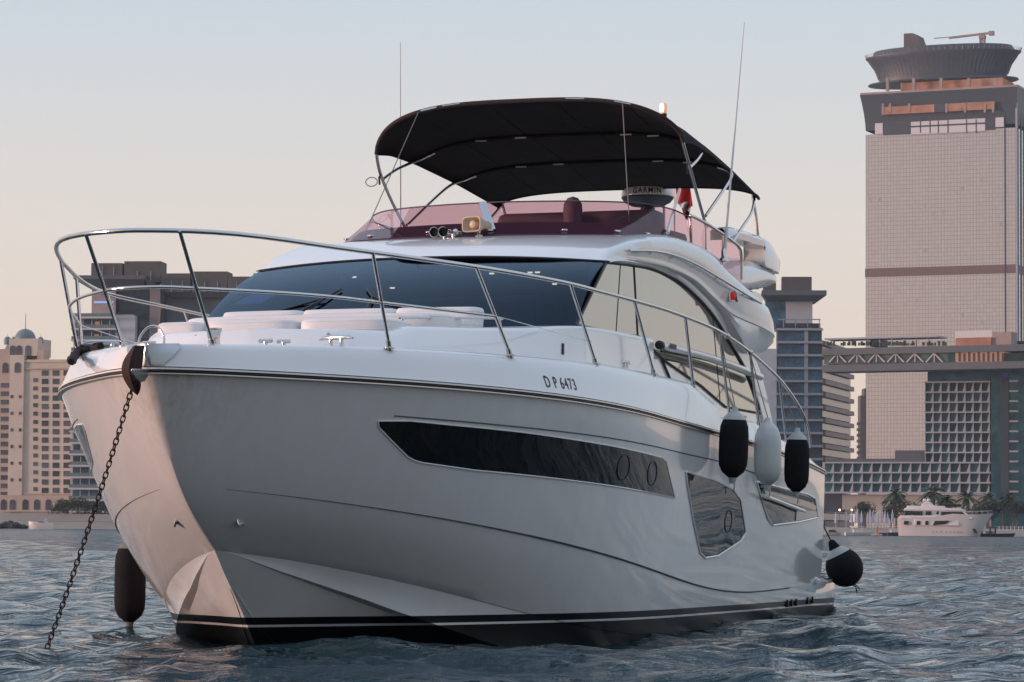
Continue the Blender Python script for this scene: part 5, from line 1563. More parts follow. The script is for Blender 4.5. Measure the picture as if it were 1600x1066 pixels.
# round the pulpit plan so it sweeps smoothly
def smooth_path(P, it=3):
    for _ in range(it):
        P = [P[0]] + [(P[i - 1] + P[i] * 2 + P[i + 1]) / 4 for i in range(1, len(P) - 1)] + [P[-1]]
    return P
loop = [Vector((p.x, -p.y, p.z)) for p in reversed(port_path)][:-1] + port_path
loop = smooth_path(loop, 3)
mb = MB(); mb.tube(loop, 0.0195, 10); mb.build('top_rail', M['steel'], BR, 60)
bases = [(7.52, 0.60), (8.05, 0.42), (6.80, 1.36), (5.41, 1.96), (3.73, 2.25), (1.73, 2.29), (0.04, 2.28), (-1.68, 2.28), (-3.26, 2.26), (-5.14, 2.19)]
tops = [8.62, 8.30, 7.18, 5.89, 4.37, 2.42, 0.47, -1.13, -2.82, -4.59]
tops[0], tops[1] = 8.72, 8.25
# foremost pair splits from the pulpit, the second pair stands half a metre further aft
stan = []
for (bx_, by_), tx_ in zip([(8.10, 0.37)] + bases[2:], [8.80] + tops[2:]):
    stan.append(((bx_, by_, bulwark_top(bx_) + 0.0), (tx_, rail_y(tx_), rail_z(tx_))))
for a, b_ in stan:
    for s in (1, -1):
        A_ = Vector((a[0], a[1] * s, a[2])); B_ = Vector((b_[0], b_[1] * s, b_[2]))
        mb = MB(); mb.tube([A_, A_.lerp(B_, 0.5), B_], 0.0155, 8)
        mb.tube([A_ + Vector((0, 0, -0.015)), A_ + (B_ - A_).normalized() * 0.07], 0.023, 8)
        mb.lathe([(0.045, 0), (0.045, 0.008), (0.02, 0.014)], (A_.x, A_.y, A_.z), 12)
        mb.build('stanchion', M['steel'], BR, 50)
def on_stan(i, t): 
    a, b_ = Vector(stan[i][0]), Vector(stan[i][1]); return a.lerp(b_, t)
mid = [Vector((8.60, 0.0, 2.75)), Vector((8.56, 0.2, 2.75)), on_stan(0, 0.505), Vector((7.95, 0.80, 2.745)), Vector((7.45, 1.12, 2.74)), on_stan(1, 0.48), on_stan(2, 0.45)]
mp_ = spline([Vector((8.56, -0.2, 2.75))] + mid[0:], 8)[8:]
mids = smooth_path([Vector((p.x, -p.y, p.z)) for p in reversed(mp_)][:-1] + mp_, 2)
mb = MB(); mb.tube(mids, 0.0135, 8); mb.build('mid_rail', M['steel'], BR, 60)
for s in (1, -1):
    e0 = on_stan(2, 0.45); e1 = Vector((3.4, 2.12, 2.62))
    mb = MB(); mb.tube([(e0.x, e0.y * s, e0.z), (e1.x, e1.y * s, e1.z)], 0.004, 5); mb.build('guard_wire', M['steel'], BR)
    for p in (Vector((-1.55, rail_y(-1.55), rail_z(-1.55))), on_stan(7, 1.0)):
        mb = MB(); mb.lathe([(0.03, -0.03), (0.034, 0), (0.03, 0.03)], (p.x, p.y * s, p.z), 10, 'X'); mb.build('rail_clamp', M['steel'], BR)
# jackstaff bracket loop by the roller
# ---- cleats, windlass, fairleads, roller hoop
def cleat(x, y, L_, rz, h=0.085):
    mb = MB()
    d = Vector((cos(rz), sin(rz), 0))
    for k in (-1, 1):
        c = Vector((x, y, bulwark_top(x))) + d * (0.16 * L_ * k)
        mb.lathe([(0.028, -0.01), (0.022, 0.02), (0.016, h * 0.6), (0.018, h)], tuple(c), 10)
    c = Vector((x, y, bulwark_top(x) + h))
    mb.tube([c - d * L_ / 2 + Vector((0, 0, -0.012)), c - d * L_ * 0.36, c, c + d * L_ * 0.36, c + d * L_ / 2 + Vector((0, 0, -0.012))], [0.008, 0.018, 0.021, 0.018, 0.008], 10)
    mb.build('cleat', M['steel'], Y, 60)
for s in (1, -1):
    cleat(7.06, 1.0 * s, 0.36, pi / 2 * 0.75 * s)
    cleat(2.35, 2.17 * s, 0.30, 0.0)
    cleat(-2.9, 2.16 * s, 0.30, 0.0)
    for k in (0, 1):
        mb = MB(); x, y = 7.32 - 0.10 * k, (0.50 + 0.115 * k) * s
        mb.lathe([(0.024, -0.01), (0.016, 0.01), (0.016, 0.06)], (x, y, 2.35), 10)
        mb.tube([(x, y - 0.055, 2.415), (x, y + 0.055, 2.415)], 0.017, 8); mb.build('fairlead_post', M['steel'], Y, 60)
mb = MB(); mb.lathe([(0.085, 0), (0.085, 0.015), (0.055, 0.03), (0.046, 0.09), (0.056, 0.14), (0.066, 0.165), (0.064, 0.18), (0.001, 0.185)], (7.30, 0.05, 2.345), 20); mb.build('windlass', M['steel'], Y, 50)
mb = MB(); mb.tube(spline([(8.44, 0.10, 2.27), (8.42, 0.10, 2.38), (8.40, 0.04, 2.46), (8.40, -0.04, 2.46), (8.42, -0.10, 2.38), (8.44, -0.10, 2.27)], 6), 0.010, 8); mb.build('roller_hoop', M['steel'], Y, 60)
# anchor: dark curved fluke hanging under the roller
mb = MB(); rows = []
for t in np.linspace(0, 1, 14):
    w_ = 0.084 * sin(pi * min(1, 0.16 + 0.84 * t)) ** 0.7 * (1.0 if t < 0.8 else 1.1 - 0.5 * (t - 0.8))
    x = 8.60 + 0.07 * sin(pi * t) ; z = 2.31 - 0.36 * t; y = -0.035 - 0.02 * sin(pi * t)
    rows.append([(x + 0.045 * (1 - abs(k)), y + w_ * k, z - 0.02 * abs(k)) for k in np.linspace(-1, 1, 9)] + [(x - 0.02, y + w_ * k * 0.9, z) for k in np.linspace(1, -1, 7)])
mb.grid(rows, close_u=True); mb.build('anchor', M['rust'], Y, 50)

# ---- roof gear: horns, hailer, bracket
def roof_z(x, y):
    return BVR.ray_cast(Vector((x, y, 5.0)), Vector((0, 0, -1)))[0].z
bmr = bmesh.new(); bmr.from_mesh(roof_o.data); BVR = BVHTree.FromBMesh(bmr)
for k, (px, L_) in enumerate(((678, 0.42), (692, 0.36))):
    p = on_x(px, 363, 1.05); zc = roof_z(0.98, p.y) + 0.06
    mb = MB(); mb.lathe([(0.001, -L_), (0.035, -L_ + 0.01), (0.036, -L_ + 0.09), (0.012, -L_ + 0.10), (0.014, -0.20), (0.024, -0.09), (0.05, 0.0), (0.053, 0.004), (0.045, 0.0), (0.02, -0.08), (0.001, -0.12)], (0, 0, 0), 20, 'X')
    o = mb.build('horn', M['steel'], Y, 50); mo = MB(); mo.lathe([(0.001, -0.045), (0.032, -0.035), (0.045, 0.002)], (0, 0, 0), 16, 'X'); mo.build('horn_mouth', M['rubber'], o, 50); o.location = (1.05, p.y, zc); o.rotation_euler = (0, radians(4), radians(-10))
    mb = MB(); mb.lathe([(0.04, 0), (0.04, 0.012), (0.016, 0.02), (0.016, 0.09)], (0, 0, 0), 10); q = mb.build('bracket', M['steel'], o, 40); q.location = (-0.22, 0, -0.095)
p = on_x(738, 351, 0.80); zc = roof_z(0.72, p.y)
hl = bpy.data.objects.new('loud_hailer', None); link(hl, Y); hl.location = (0.80, p.y, zc + 0.115); hl.rotation_euler = (0, 0, radians(-25))
mb = MB(); rows = []
for x, a, b_ in ((0.02, 0.125, 0.078), (0.0, 0.13, 0.083), (-0.02, 0.12, 0.075), (-0.12, 0.07, 0.05), (-0.22, 0.045, 0.045), (-0.26, 0.03, 0.03)):
    rows.append([(x, a * abs(cos(t)) ** 0.45 * (1 if cos(t) >= 0 else -1), b_ * abs(sin(t)) ** 0.45 * (1 if sin(t) >= 0 else -1)) for t in np.linspace(0, 2 * pi, 29)[:-1]])
rows = [[(0.02 - 0.10, p_[1] * 0.35, p_[2] * 0.5) for p_ in rows[0]], [(-0.02, p_[1] * 0.75, p_[2] * 0.78) for p_ in rows[0]], [(0.018, p_[1] * 0.92, p_[2] * 0.9) for p_ in rows[0]]] + rows
mb.grid(rows, close_u=True); mb.build('bell', M['beige'], hl, 40)
mb = MB(); mb.tube([(-0.14, 0, 0), (-0.05, 0, 0), (0.0, 0, 0), (0.012, 0, 0)], [0.05, 0.046, 0.04, 0.02], 14); mb.build('re_entrant_cone', M['beige'], hl, 50)
mb = MB(); mb.tube([(-0.10, 0, -0.05), (-0.10, 0, -0.12)], 0.02, 8); mb.lathe([(0.05, -0.12), (0.05, -0.105), (0.02, -0.10)], (-0.10, 0, 0), 12); mb.build('foot', M['steel'], hl, 40)
pa, pb = on_x(768, 359, 0.55), on_x(754.5, 316, -0.02)
mb = MB(); d = (pb - pa); n_ = Vector((0, 1, 0))
vs = [pa - n_ * 0.045, pa + n_ * 0.045, pb + n_ * 0.04, pb - n_ * 0.04]
mb.add([v + Vector((0.006, 0, 0.006)) for v in vs] + [v - Vector((0.006, 0, 0.006)) for v in vs], [(0, 1, 2, 3), (7, 6, 5, 4), (0, 4, 5, 1), (1, 5, 6, 2), (2, 6, 7, 3), (3, 7, 4, 0)])
mb.build('screen_bracket', M['plate'], Y, 0)

# ---- bimini top
BI = bpy.data.objects.new('bimini', None); link(BI, Y)
HW = 1.75
def edge_z(x): return float(np.interp(x, (-6.4, -5.8, -4.7, -3.2, -2.3, -1.78), (4.99, 5.03, 5.10, 5.16, 5.17, 5.13)))
def crown_z(x): return float(np.interp(x, (-6.4, -5.6, -4.7, -3.9, -3.1, -2.2, -1.5), (5.175, 5.26, 5.34, 5.41, 5.445, 5.53, 5.585)))
def bim(u, v):
    """u 0 front .. 1 aft, v -1 starboard .. 1 port"""
    a = abs(v)
    xf = -1.50 - 0.32 * a ** 6; xa = -6.40 + 0.12 * a ** 4 * 0 - 0.0
    x = xf + (xa - xf) * u
    yy = (HW - 0.085 * u) * a - 0.05 * u * (1 if v >= 0 else -1)
    # section: flat crown rolling over at the edges
    k = (1 - a ** float(np.interp(u, (0, .3, 1), (3.0, 3.2, 3.6)))) ** 0.5
    ez = edge_z(x) - (0.03 * a ** 10 * (1 - u) ** 6)
    z = ez + (crown_z(x) - ez) * k
    # cloth sags a little between the bows
    sag = 0.018 * sin(pi * ((u * 3) % 1.0)) * (1 - a ** 4)
    return Vector((x, yy * (1 if v >= 0 else -1), z - sag))
vs_ = [math.copysign(1 - (1 - abs(t)) ** 1.35, t) for t in np.linspace(-1, 1, 61)]
rows = [[bim(u, v) for v in vs_] for u in np.linspace(0, 1, 43)]
mb = MB(); mb.grid(rows); mb.grid([[p + Vector((0, 0, 0.012)) for p in r] for r in rows])
for r in (rows[0], rows[-1], [r_[0] for r_ in rows], [r_[-1] for r_ in rows]):
    mb.grid([r, [p + Vector((0, 0, 0.012)) for p in r]])
mb.build('canopy', M['canvas'], BI, 50, merge=0.0005)
mb = MB(); mb.tube([p + Vector((0.012, 0, 0.0)) for p in rows[0]], 0.026, 8); mb.build('canopy_hem', mat('brown_hem', (0.035, 0.024, 0.022), 0.9), BI, 60)
mb = MB(); mb.tube([p for p in rows[-1]], 0.018, 8); mb.build('canopy_hem', M['canvas'], BI, 60)
for s_i in (0, -1):
    mb = MB(); mb.tube([r[s_i] for r in rows], 0.013, 6); mb.build('canopy_hem', M['canvas'], BI, 60)
# sewn seams running fore and aft
for y_ in (-1.18, -0.40, 0.40, 1.18):
    mb = MB(); mb.tube([min(r, key=lambda p: abs(p.y - y_)) + Vector((0, 0, -0.002)) for r in rows], 0.004, 5); mb.build('seam', M['canvas'], BI, 60)
# cloth sleeves over the two middle bows
for u in (1 / 3.0, 2 / 3.0):
    for_row = [bim(u, v) for v in vs_]
    mb = MB(); mb.tube([p + Vector((0, 0, -0.022)) for p in for_row[3:-3]], 0.020, 8); mb.build('bow_sleeve', M['canvas'], BI, 60)
    for y_ in (-0.95, -0.45, 0.75, 1.1):
        i = min(range(len(for_row)), key=lambda k: abs(for_row[k].y - y_)); c = for_row[i]
        mb = MB(); mb.box((c.x + 0.02, c.y, c.z - 0.035), (0.03, 0.13, 0.012)); mb.build('sleeve_tab', M['plate'], BI, 0)
for y_ in (-1.15, -0.85, 0.55, 1.05):
    i = min(range(len(rows[0])), key=lambda k: abs(rows[0][k].y - y_)); c = rows[0][i]; c2_ = rows[0][min(i + 3, 60)]
    mb = MB(); mb.tube([c + Vector((0.035, 0, 0.005)), c2_ + Vector((0.035, 0, 0.005))], 0.010, 6); mb.build('hem_fitting', M['steel'], BI)
for s in (1, -1):
    P = lambda x, y, z: Vector((x, y * s, z))
    foot = P(-2.95, 1.74, 4.30)
    legs = [
        (M['steel'], [P(-1.80, 1.745, 5.12), P(-1.86, 1.755, 5.03), P(-2.02, 1.765, 4.88), P(-2.4, 1.76, 4.62), foot]),
        (M['steel'], [bim(1 / 3, s * 0.88) + Vector((0, 0, -.03)), bim(1 / 3, s * 0.96) + Vector((0.10, 0, -.03)), P(-2.55, 1.75, 5.03), P(-2.06, 1.755, 4.86)]),
        (M['steel'], [bim(2 / 3, s * 0.88) + Vector((0, 0, -.03)), bim(2 / 3, s * 0.96) + Vector((0.10, 0, -.03)), P(-4.25, 1.73, 4.99), P(-2.88, 1.75, 4.42)]),
        (M['steel'], [bim(1.0, s * 0.97) + Vector((0.02, 0, -.02)), P(-5.75, 1.66, 4.76), P(-5.0, 1.71, 4.51), P(-4.30, 1.75, 4.27)]),
        (M['steel'], [bim(0.985, s * 0.96) + Vector((0, 0, -.03)), P(-6.36, 1.59, 4.75), P(-6.42, 1.60, 4.46)]),
    ]
    for m_, pth in legs:
        mb = MB(); mb.tube(spline(pth, 6), 0.018, 8); mb.build('bow_leg', m_, BI, 60)
    for a_, b_ in ((bim(0.0, s * 0.66) + Vector((0.03, 0, 0)), P(-0.62, 1.45, 4.13)),):
        mb = MB(); mb.tube([a_, b_], 0.0055, 5); mb.build('stay', M['rope'], BI)
    mb = MB(); mb.tube([P(-1.98, 1.76, 4.90), P(-1.93, 1.76, 4.86), P(-1.95, 1.76, 4.78)], 0.012, 6); mb.build('webbing_strap', M['rubber'], BI)
mb = MB(); c = Vector((-1.99, -1.80, 4.88)); mb.tube([c + Vector((0.0, -0.07 + 0.07 * cos(a), -0.06 + 0.05 * sin(a))) for a in np.linspace(0, 2 * pi, 16)], 0.006, 5); mb.build('cord_loop', M['rope'], BI)
mb = MB(); p0, p1 = on_y(1043, 364, 1.75), on_y(1062, 296, 1.62)
mb.tube([p0, p0.lerp(p1, 0.5), p1], [0.020, 0.018, 0.016], 8); mb.build('canopy_prop', M['gelcoat'], Y, 60)

# ---- aerials, mast light, radar
for (pa, pb, y_, r0, r1) in (((626, 318), (625.5, 66), -1.86, 0.011, 0.004), ((1131, 405), (1163, 35), 1.90, 0.014, 0.004)):
    a, b_ = on_y(*pa, y_), on_y(*pb, y_)
    if y_ < 0: a = Vector((a.x, a.y, 4.0))
    mb = MB(); mb.tube([a, a.lerp(b_, 0.12), a.lerp(b_, 0.14), a.lerp(b_, 0.6), b_], [r0 * 1.5, r0 * 1.5, r0, (r0 + r1) / 2, r1], 8)
    ae = mb.build('aerial', M['fender_white'], Y, 60)
    mb = MB(); mb.lathe([(0.05, -0.03), (0.05, 0), (0.03, 0.02), (0.026, 0.10), (0.018, 0.12)], tuple(a), 12); mb.tube([a + Vector((-0.05, 0, 0.02)), a + Vector((0.05, 0, 0.02))], 0.018, 6); mb.build('ratchet_mount', M['steel'], ae, 50)
lt, lb = on_x(1037, 160, -6.9), on_x(1037, 190, -6.9)
mb = MB(); mb.tube([(-6.9, lb.y, 4.2), (-6.9, lb.y, lb.z - 0.02)], 0.02, 8); ml_ = mb.build('light_mast', M['steel'], Y, 60)
h_ = lt.z - lb.z
mb = MB(); mb.lathe([(0.001, 0), (0.036, 0), (0.040, 0.02), (0.040, h_ * 0.40), (0.034, h_ * 0.42), (0.001, h_ * 0.42)], tuple(lb), 16); mb.build('lamp_base', M['rubber'], ml_, 40)
mb = MB(); mb.lathe([(0.036, h_ * 0.42), (0.045, h_ * 0.50), (0.045, h_ * 0.86), (0.036, h_ * 0.96), (0.001, h_)], tuple(lb), 16)
mb.build('lamp_globe', mat('lamp_globe_glass', (0.75, 0.55, 0.45), 0.2, emit=(1.0, 0.5, 0.32), estr=0.35), ml_, 50)
mb = MB(); mb.lathe([(0.022, h_ * 0.5), (0.026, h_ * 0.7), (0.022, h_ * 0.88), (0.001, h_ * 0.9)], (lb.x + 0.040, lb.y - 0.012, lb.z), 10); mb.build('lit_bulb', M['lamp'], ml_, 50)
# radar dome on its pedestal
rl, rr = on_x(972, 310, -6.6), on_x(1052, 310, -6.6)
rc = (rl + rr) / 2 + Vector((0, 0, 0.004)); R0 = (rr.y - rl.y) / 2
RD = bpy.data.objects.new('radar', None); link(RD, Y); RD.location = (-6.6, rc.y, rc.z)
mb = MB(); mb.lathe([(0.06, -0.115), (R0 * 0.62, -0.10), (R0 * 0.86, -0.06), (R0 * 0.985, -0.01), (R0, 0.0), (R0 * 0.99, 0.01)], (0, 0, 0), 40); mb.build('radome_base', M['bld_dark'], RD, 50)
mb = MB(); mb.lathe([(R0 * 0.985, 0.005), (R0 * 1.0, 0.03), (R0 * 0.985, 0.11), (R0 * 0.95, 0.155), (R0 * 0.85, 0.19), (R0 * 0.6, 0.21), (0.001, 0.22)], (0, 0, 0), 40); mb.build('radome', M['gelcoat'], RD, 50)
mb = MB(); mb.lathe([(0.16, -0.95), (0.10, -0.6), (0.09, -0.12), (0.13, -0.10)], (0, 0, 0), 16); mb.build('pedestal', M['bld_dark'], RD, 50)
tx = text_obj('GARMIN', 0.100, M['black'], RD, 'lettering', 0.002)
tx.data.transform(Matrix.Scale(0.36 / max(tx.dimensions.x, .01), 4, (1, 0, 0)))
# wrap the word round the dome
for v in tx.data.vertices:
    a = v.co.x / R0; r_ = R0 * 0.992 + 0.004 + v.co.z * 0.5
    z_ = v.co.y + 0.060
    v.co = Vector((r_ * cos(a + 0.22), r_ * sin(a + 0.22), z_))
tx.data.update()

# ---- black snubber rope at the bow, starboard side
mb = MB()
pr = [(7.5, -1.02, 2.40), (7.62, -0.98, 2.42), (7.75, -0.95, 2.40), (7.86, -0.90, 2.42), (7.86, -0.97, 2.34), (7.80, -1.08, 2.24), (7.75, -1.12, 2.16)]
pr = [on_z(157, 541, 2.40), on_z(146, 545, 2.40), on_z(136, 548, 2.385), on_z(128, 549, 2.39), on_z(121, 551, 2.37), on_z(116, 557, 2.31), on_z(111, 565, 2.24)]
rp_ = spline(pr, 6); rad_ = [0.030 + 0.014 * sin(i * 1.7) * sin(i * 0.6) for i in range(len(rp_))]
mb.tube(rp_, rad_, 8)
mb.lathe([(0.001, -0.05), (0.05, -0.03), (0.055, 0.02), (0.001, 0.06)], tuple(pr[3]), 12)
so = mb.build('snubber_rope', M['black_rope'], None, 60)
so.data.transform(Y.matrix_world)
tag(so, 'black rope bundle lying over the bow edge at the left of the anchor', 'rope')

# ================================================================== FENDERS, CHAIN, FLAG
def fender_proto(name, label, body, cap, L_=0.66, R_=0.145, group='fenders hung along the yacht'):
    f = empty(name, label, 'fender', group=group)
    prof = [(0.001, 0.0), (0.045, 0.005), (R_ * 0.75, 0.06), (R_ * 0.96, 0.13), (R_, 0.22), (R_, L_ - 0.20), (R_ * 0.95, L_ - 0.10), (R_ * 0.80, L_ - 0.035), (R_ * 0.62, L_)]
    mb = MB(); mb.lathe(prof, (0, 0, 0), 28); mb.build('body', body, f, 60)
    mb = MB(); mb.lathe([(R_ * 0.80, L_ - 0.03), (R_ * 0.66, L_ + 0.005), (R_ * 0.42, L_ + 0.038), (0.035, L_ + 0.058), (0.028, L_ + 0.10), (0.001, L_ + 0.105)], (0, 0, 0), 20); mb.build('cap', cap, f, 60)
    mb = MB(); mb.lathe([(0.030, -0.055), (0.034, -0.03), (0.045, 0.01)], (0, 0, 0), 12); mb.tube([(0.012, 0, -0.04), (0.03, 0.01, -0.08), (0.025, 0.02, -0.13)], 0.007, 5); mb.build('tail', cap, f, 60)
    return f
def hang(f, top_b, rail_b, L_, tilt=0.0):
    """place a fender so that its cap sits at top_b and tie its lanyard to rail_b"""
    w = b2w(top_b)
    f.location = w - Vector((0, 0, L_ + 0.10))
    f.rotation_euler = (radians(tilt), radians(tilt * 0.6), AL)
    mb = MB(); a = Vector((0, 0, L_ + 0.10)); inv = Matrix.Translation(f.location) @ f.rotation_euler.to_matrix().to_4x4()
    b_ = inv.inverted() @ b2w(rail_b)
    m_ = a.lerp(b_, 0.5) + Vector((0.0, 0, -0.01))
    mb.tube([a, m_, b_], 0.006, 6); mb.build('lanyard', M['rope'], f)
hb = lambda x: sheer_y(x) + 0.19
f1 = fender_proto('fender', 'black covered fender with grey cap, left of the white fender on the yacht side', M['sock'], M['fender_cap'], 0.62, 0.150)
hang(f1, (-0.20, hb(-.2), 2.175), (-1.13, rail_y(-1.13), rail_z(-1.13)), 0.62, 2)
f2 = fender_proto('fender', 'bare white fender hanging between two black fenders', M['fender_white'], M['fender_white'], 0.62, 0.145)
hang(f2, (-1.95, hb(-1.95), 2.13), (-2.82, rail_y(-2.82), rail_z(-2.82)), 0.62)
f3 = fender_proto('fender', 'black covered fender with grey cap, right of the white fender, nearest the stern', M['sock'], M['fender_cap'], 0.62, 0.140)
hang(f3, (-3.67, hb(-3.67), 2.08), (-4.59, rail_y(-4.59), rail_z(-4.59)), 0.62, 1)
f4 = fender_proto('fender', 'black covered fender hanging by the waterline on the far side of the bow', M['sock'], M['rope'], 0.74, 0.150)
hang(f4, (2.82, -2.63, 0.04 + 0.74 + 0.10), (2.95, -2.28, 3.05), 0.74)
# big ball fender at the stern quarter
bf = empty('ball_fender', 'big round black fender with grey collar at the yacht stern', 'fender', group='fenders hung along the yacht')
mb = MB(); R_ = 0.235
prof = [(0.001, -R_ - 0.02)] + [(R_ * cos(a), R_ * 1.06 * sin(a)) for a in np.linspace(-1.45, 0.80, 14)]
mb.lathe(prof, (0, 0, 0), 30); mb.build('body', M['sock'], bf, 60)
mb = MB(); mb.lathe([(R_ * 0.705, R_ * 0.745), (R_ * 0.62, R_ * 0.85), (R_ * 0.42, R_ * 1.05), (R_ * 0.30, R_ * 1.15)], (0, 0, 0), 24); mb.build('collar', M['fender_cap'], bf, 60)
mb = MB(); mb.lathe([(R_ * 0.33, R_ * 1.12), (R_ * 0.28, R_ * 1.25), (R_ * 0.20, R_ * 1.5), (0.03, R_ * 1.62), (0.001, R_ * 1.63)], (0, 0, 0), 16); mb.build('neck', M['sock'], bf, 60)
mb = MB(); mb.tube([(0, 0, -R_), (0.02, 0, -R_ - 0.05), (0.0, 0.02, -R_ - 0.12)], 0.008, 5); mb.tube([(0.02, 0, -R_), (0.04, 0, -R_ - 0.05), (0.05, 0.02, -R_ - 0.10)], 0.007, 5); mb.build('tail', M['sock'], bf, 60)
bc = b2w((-7.95, 2.36, 0.475)); bf.location = bc
bf.rotation_euler = (0, radians(-27), 0)
a = bf.rotation_euler.to_matrix().to_4x4(); a.translation = bc
mb = MB(); t0 = Vector((0, 0, R_ * 1.6)); t1 = a.inverted() @ b2w((-7.42, 2.02, 1.35)); mb.tube([t0, t1], 0.008, 6); mb.build('lanyard', M['black_rope'], bf)

# anchor chain
ch = empty('anchor_chain', 'rusty anchor chain running from the bow roller down into the water', 'chain')
c0, c1 = b2w((8.60, -0.08, 1.99)), b2w(on_z(61, 1046, -0.17))
pth = [c0.lerp(c1, t) + Vector((0, 0, -0.07 * 4 * t * (1 - t))) for t in np.linspace(0, 1, 200)]
acc = [0.0]
for i in range(1, 200): acc.append(acc[-1] + (pth[i] - pth[i - 1]).length)
pitch = 0.0475
nL = int(acc[-1] / pitch)
mb = MB(); la, lb_, rr_ = 0.0300, 0.0170, 0.0056
ringp = []
for k in range(16):
    t = 2 * pi * k / 16
    ringp.append(Vector(((la - lb_) * (1 if cos(t) > 0 else -1) * min(1, abs(cos(t)) * 3) + lb_ * cos(t), lb_ * sin(t), 0)))
mb.tube(ringp + [ringp[0]], rr_, 6, caps=False)
lk = mb.build('chain_link', M['rust'], ch, 60)
for i in range(nL):
    s_ = (i + 0.5) * pitch
    j = min(max(int(np.searchsorted(acc, s_)), 1), 199)
    p = pth[j - 1].lerp(pth[j], (s_ - acc[j - 1]) / (acc[j] - acc[j - 1])); d = (pth[j] - pth[j - 1]).normalized()
    o = lk if i == 0 else lk.copy()
    if i: COL.objects.link(o); o.parent = ch
    q = d.to_track_quat('X', 'Z').to_matrix() @ Matrix.Rotation((0.35 if i % 2 else 0.35 + pi / 2) + 0.12 * sin(i * 2.3), 3, 'X')
    o.matrix_basis = Matrix.Translation(p) @ q.to_4x4()

# ensign drooping at the stern
fl = empty('ensign', 'red and white flag drooping from a staff behind the flybridge', 'flag')
pc = b2w(on_x(1058, 300, -7.6))
fl.location = pc
u = Vector((1, 0, 0))
mb = MB(); mb.tube([(-0.03, 0, -1.0), (-0.03, 0, 0.15)], 0.012, 6); mb.build('staff', M['steel'], fl)
def cloth(z0, z1, x0t, x1t, x0b, x1b):
    rows = []
    for t in np.linspace(0, 1, 14):
        a_, b_ = x0t + (x0b - x0t) * t, x1t + (x1b - x1t) * t
        rows.append([(a_ + (b_ - a_) * k, 0.035 * sin(k * 9 + t * 3), z0 + (z1 - z0) * t - 0.06 * k * t) for k in np.linspace(0, 1, 16)])
    mb = MB(); mb.grid(rows); return mb
cloth(0.10, -0.13, -0.02, 0.16, 0.0, 0.20).build('red_cloth', M['flag_red'], fl, 60)
cloth(-0.13, -0.20, 0.0, 0.20, 0.05, 0.16).build('white_cloth', M['flag_white'], fl, 60)
cloth(-0.16, -0.31, 0.05, 0.19, 0.09, 0.13).build('dark_cloth', mat('maroon_cloth', (0.10, 0.02, 0.03), 0.9), fl, 60)
# ================================================================== TREES, BOATS AND BEACH THINGS
M['leaf'] = mat('leaf', (0.040, 0.060, 0.028), 0.7, var=0.5, vscale=0.6)
M['leaf_dark'] = mat('dark_leaf', (0.026, 0.042, 0.026), 0.7, var=0.5, vscale=0.6)
M['palm'] = mat('palm_frond', (0.055, 0.075, 0.040), 0.65, var=0.4, vscale=0.8)
M['bark'] = mat('bark', (0.14, 0.10, 0.075), 0.9, var=0.3, vscale=3)
M['boat_white'] = mat('boat_white', (0.72, 0.66, 0.64), 0.3, var=0.03, vscale=0.5)

def tree(loc, h, w_, label, seed, m='leaf', group='leafy trees along the beach'):
    r = np.random.default_rng(seed)
    t = empty('broadleaf_tree', label, 'tree', loc, 0, group)
    mb = MB(); th = h * 0.34
    mb.tube([(0, 0, -0.3), (0.05 * h * r.normal() * .3, 0, th * 0.6), (0, 0, th * 1.5)], [h * 0.035, h * 0.026, h * 0.015], 7)
    tips = []
    for k in range(7):
        a = 2 * pi * k / 7 + r.uniform(-.3, .3); l = w_ * r.uniform(0.25, 0.42)
        e = (l * cos(a), l * sin(a), h * r.uniform(0.5, 0.85)); tips.append(e)
        mb.tube([(0, 0, th * r.uniform(0.7, 1.3)), (e[0] * 0.5, e[1] * 0.5, th + (e[2] - th) * 0.6), e], [h * 0.014, h * 0.010, h * 0.004], 5)
    mb.build('trunk', M['bark'], t, 40)
    cl_ = [(e, w_ * r.uniform(0.16, 0.27)) for e in tips] + [((r.normal() * w_ * .12, r.normal() * w_ * .12, h * r.uniform(0.7, 0.86)), w_ * r.uniform(0.18, 0.26)) for _ in range(6)]
    n = 1500
    C_ = np.array([c for c, _ in cl_]); S_ = np.array([s for _, s in cl_])
    i = r.integers(0, len(cl_), n); d = r.normal(size=(n, 3)); d /= np.linalg.norm(d, axis=1)[:, None]
    P = C_[i] + d * (S_[i] * r.uniform(0.45, 1.05, n) ** 0.6)[:, None] * np.array([1, 1, 0.8])
    P[:, 2] = np.clip(P[:, 2], h * 0.22, h * 1.05)
    a1 = r.normal(size=(n, 3)); a1 /= np.linalg.norm(a1, axis=1)[:, None]
    a2 = np.cross(a1, r.normal(size=(n, 3))); a2 /= np.linalg.norm(a2, axis=1)[:, None]
    sz = r.uniform(0.022, 0.045, n)[:, None] * h
    V = np.stack([P - a1 * sz, P + a2 * sz * 0.5, P + a1 * sz, P - a2 * sz * 0.5], 1).reshape(-1, 3)
    mb = MB(); mb.v = [tuple(v) for v in V]; mb.f = [tuple(range(4 * k, 4 * k + 4)) for k in range(n)]; mb.m = [0] * n
    mb.build('crown', M[m], t, 0)
    return t

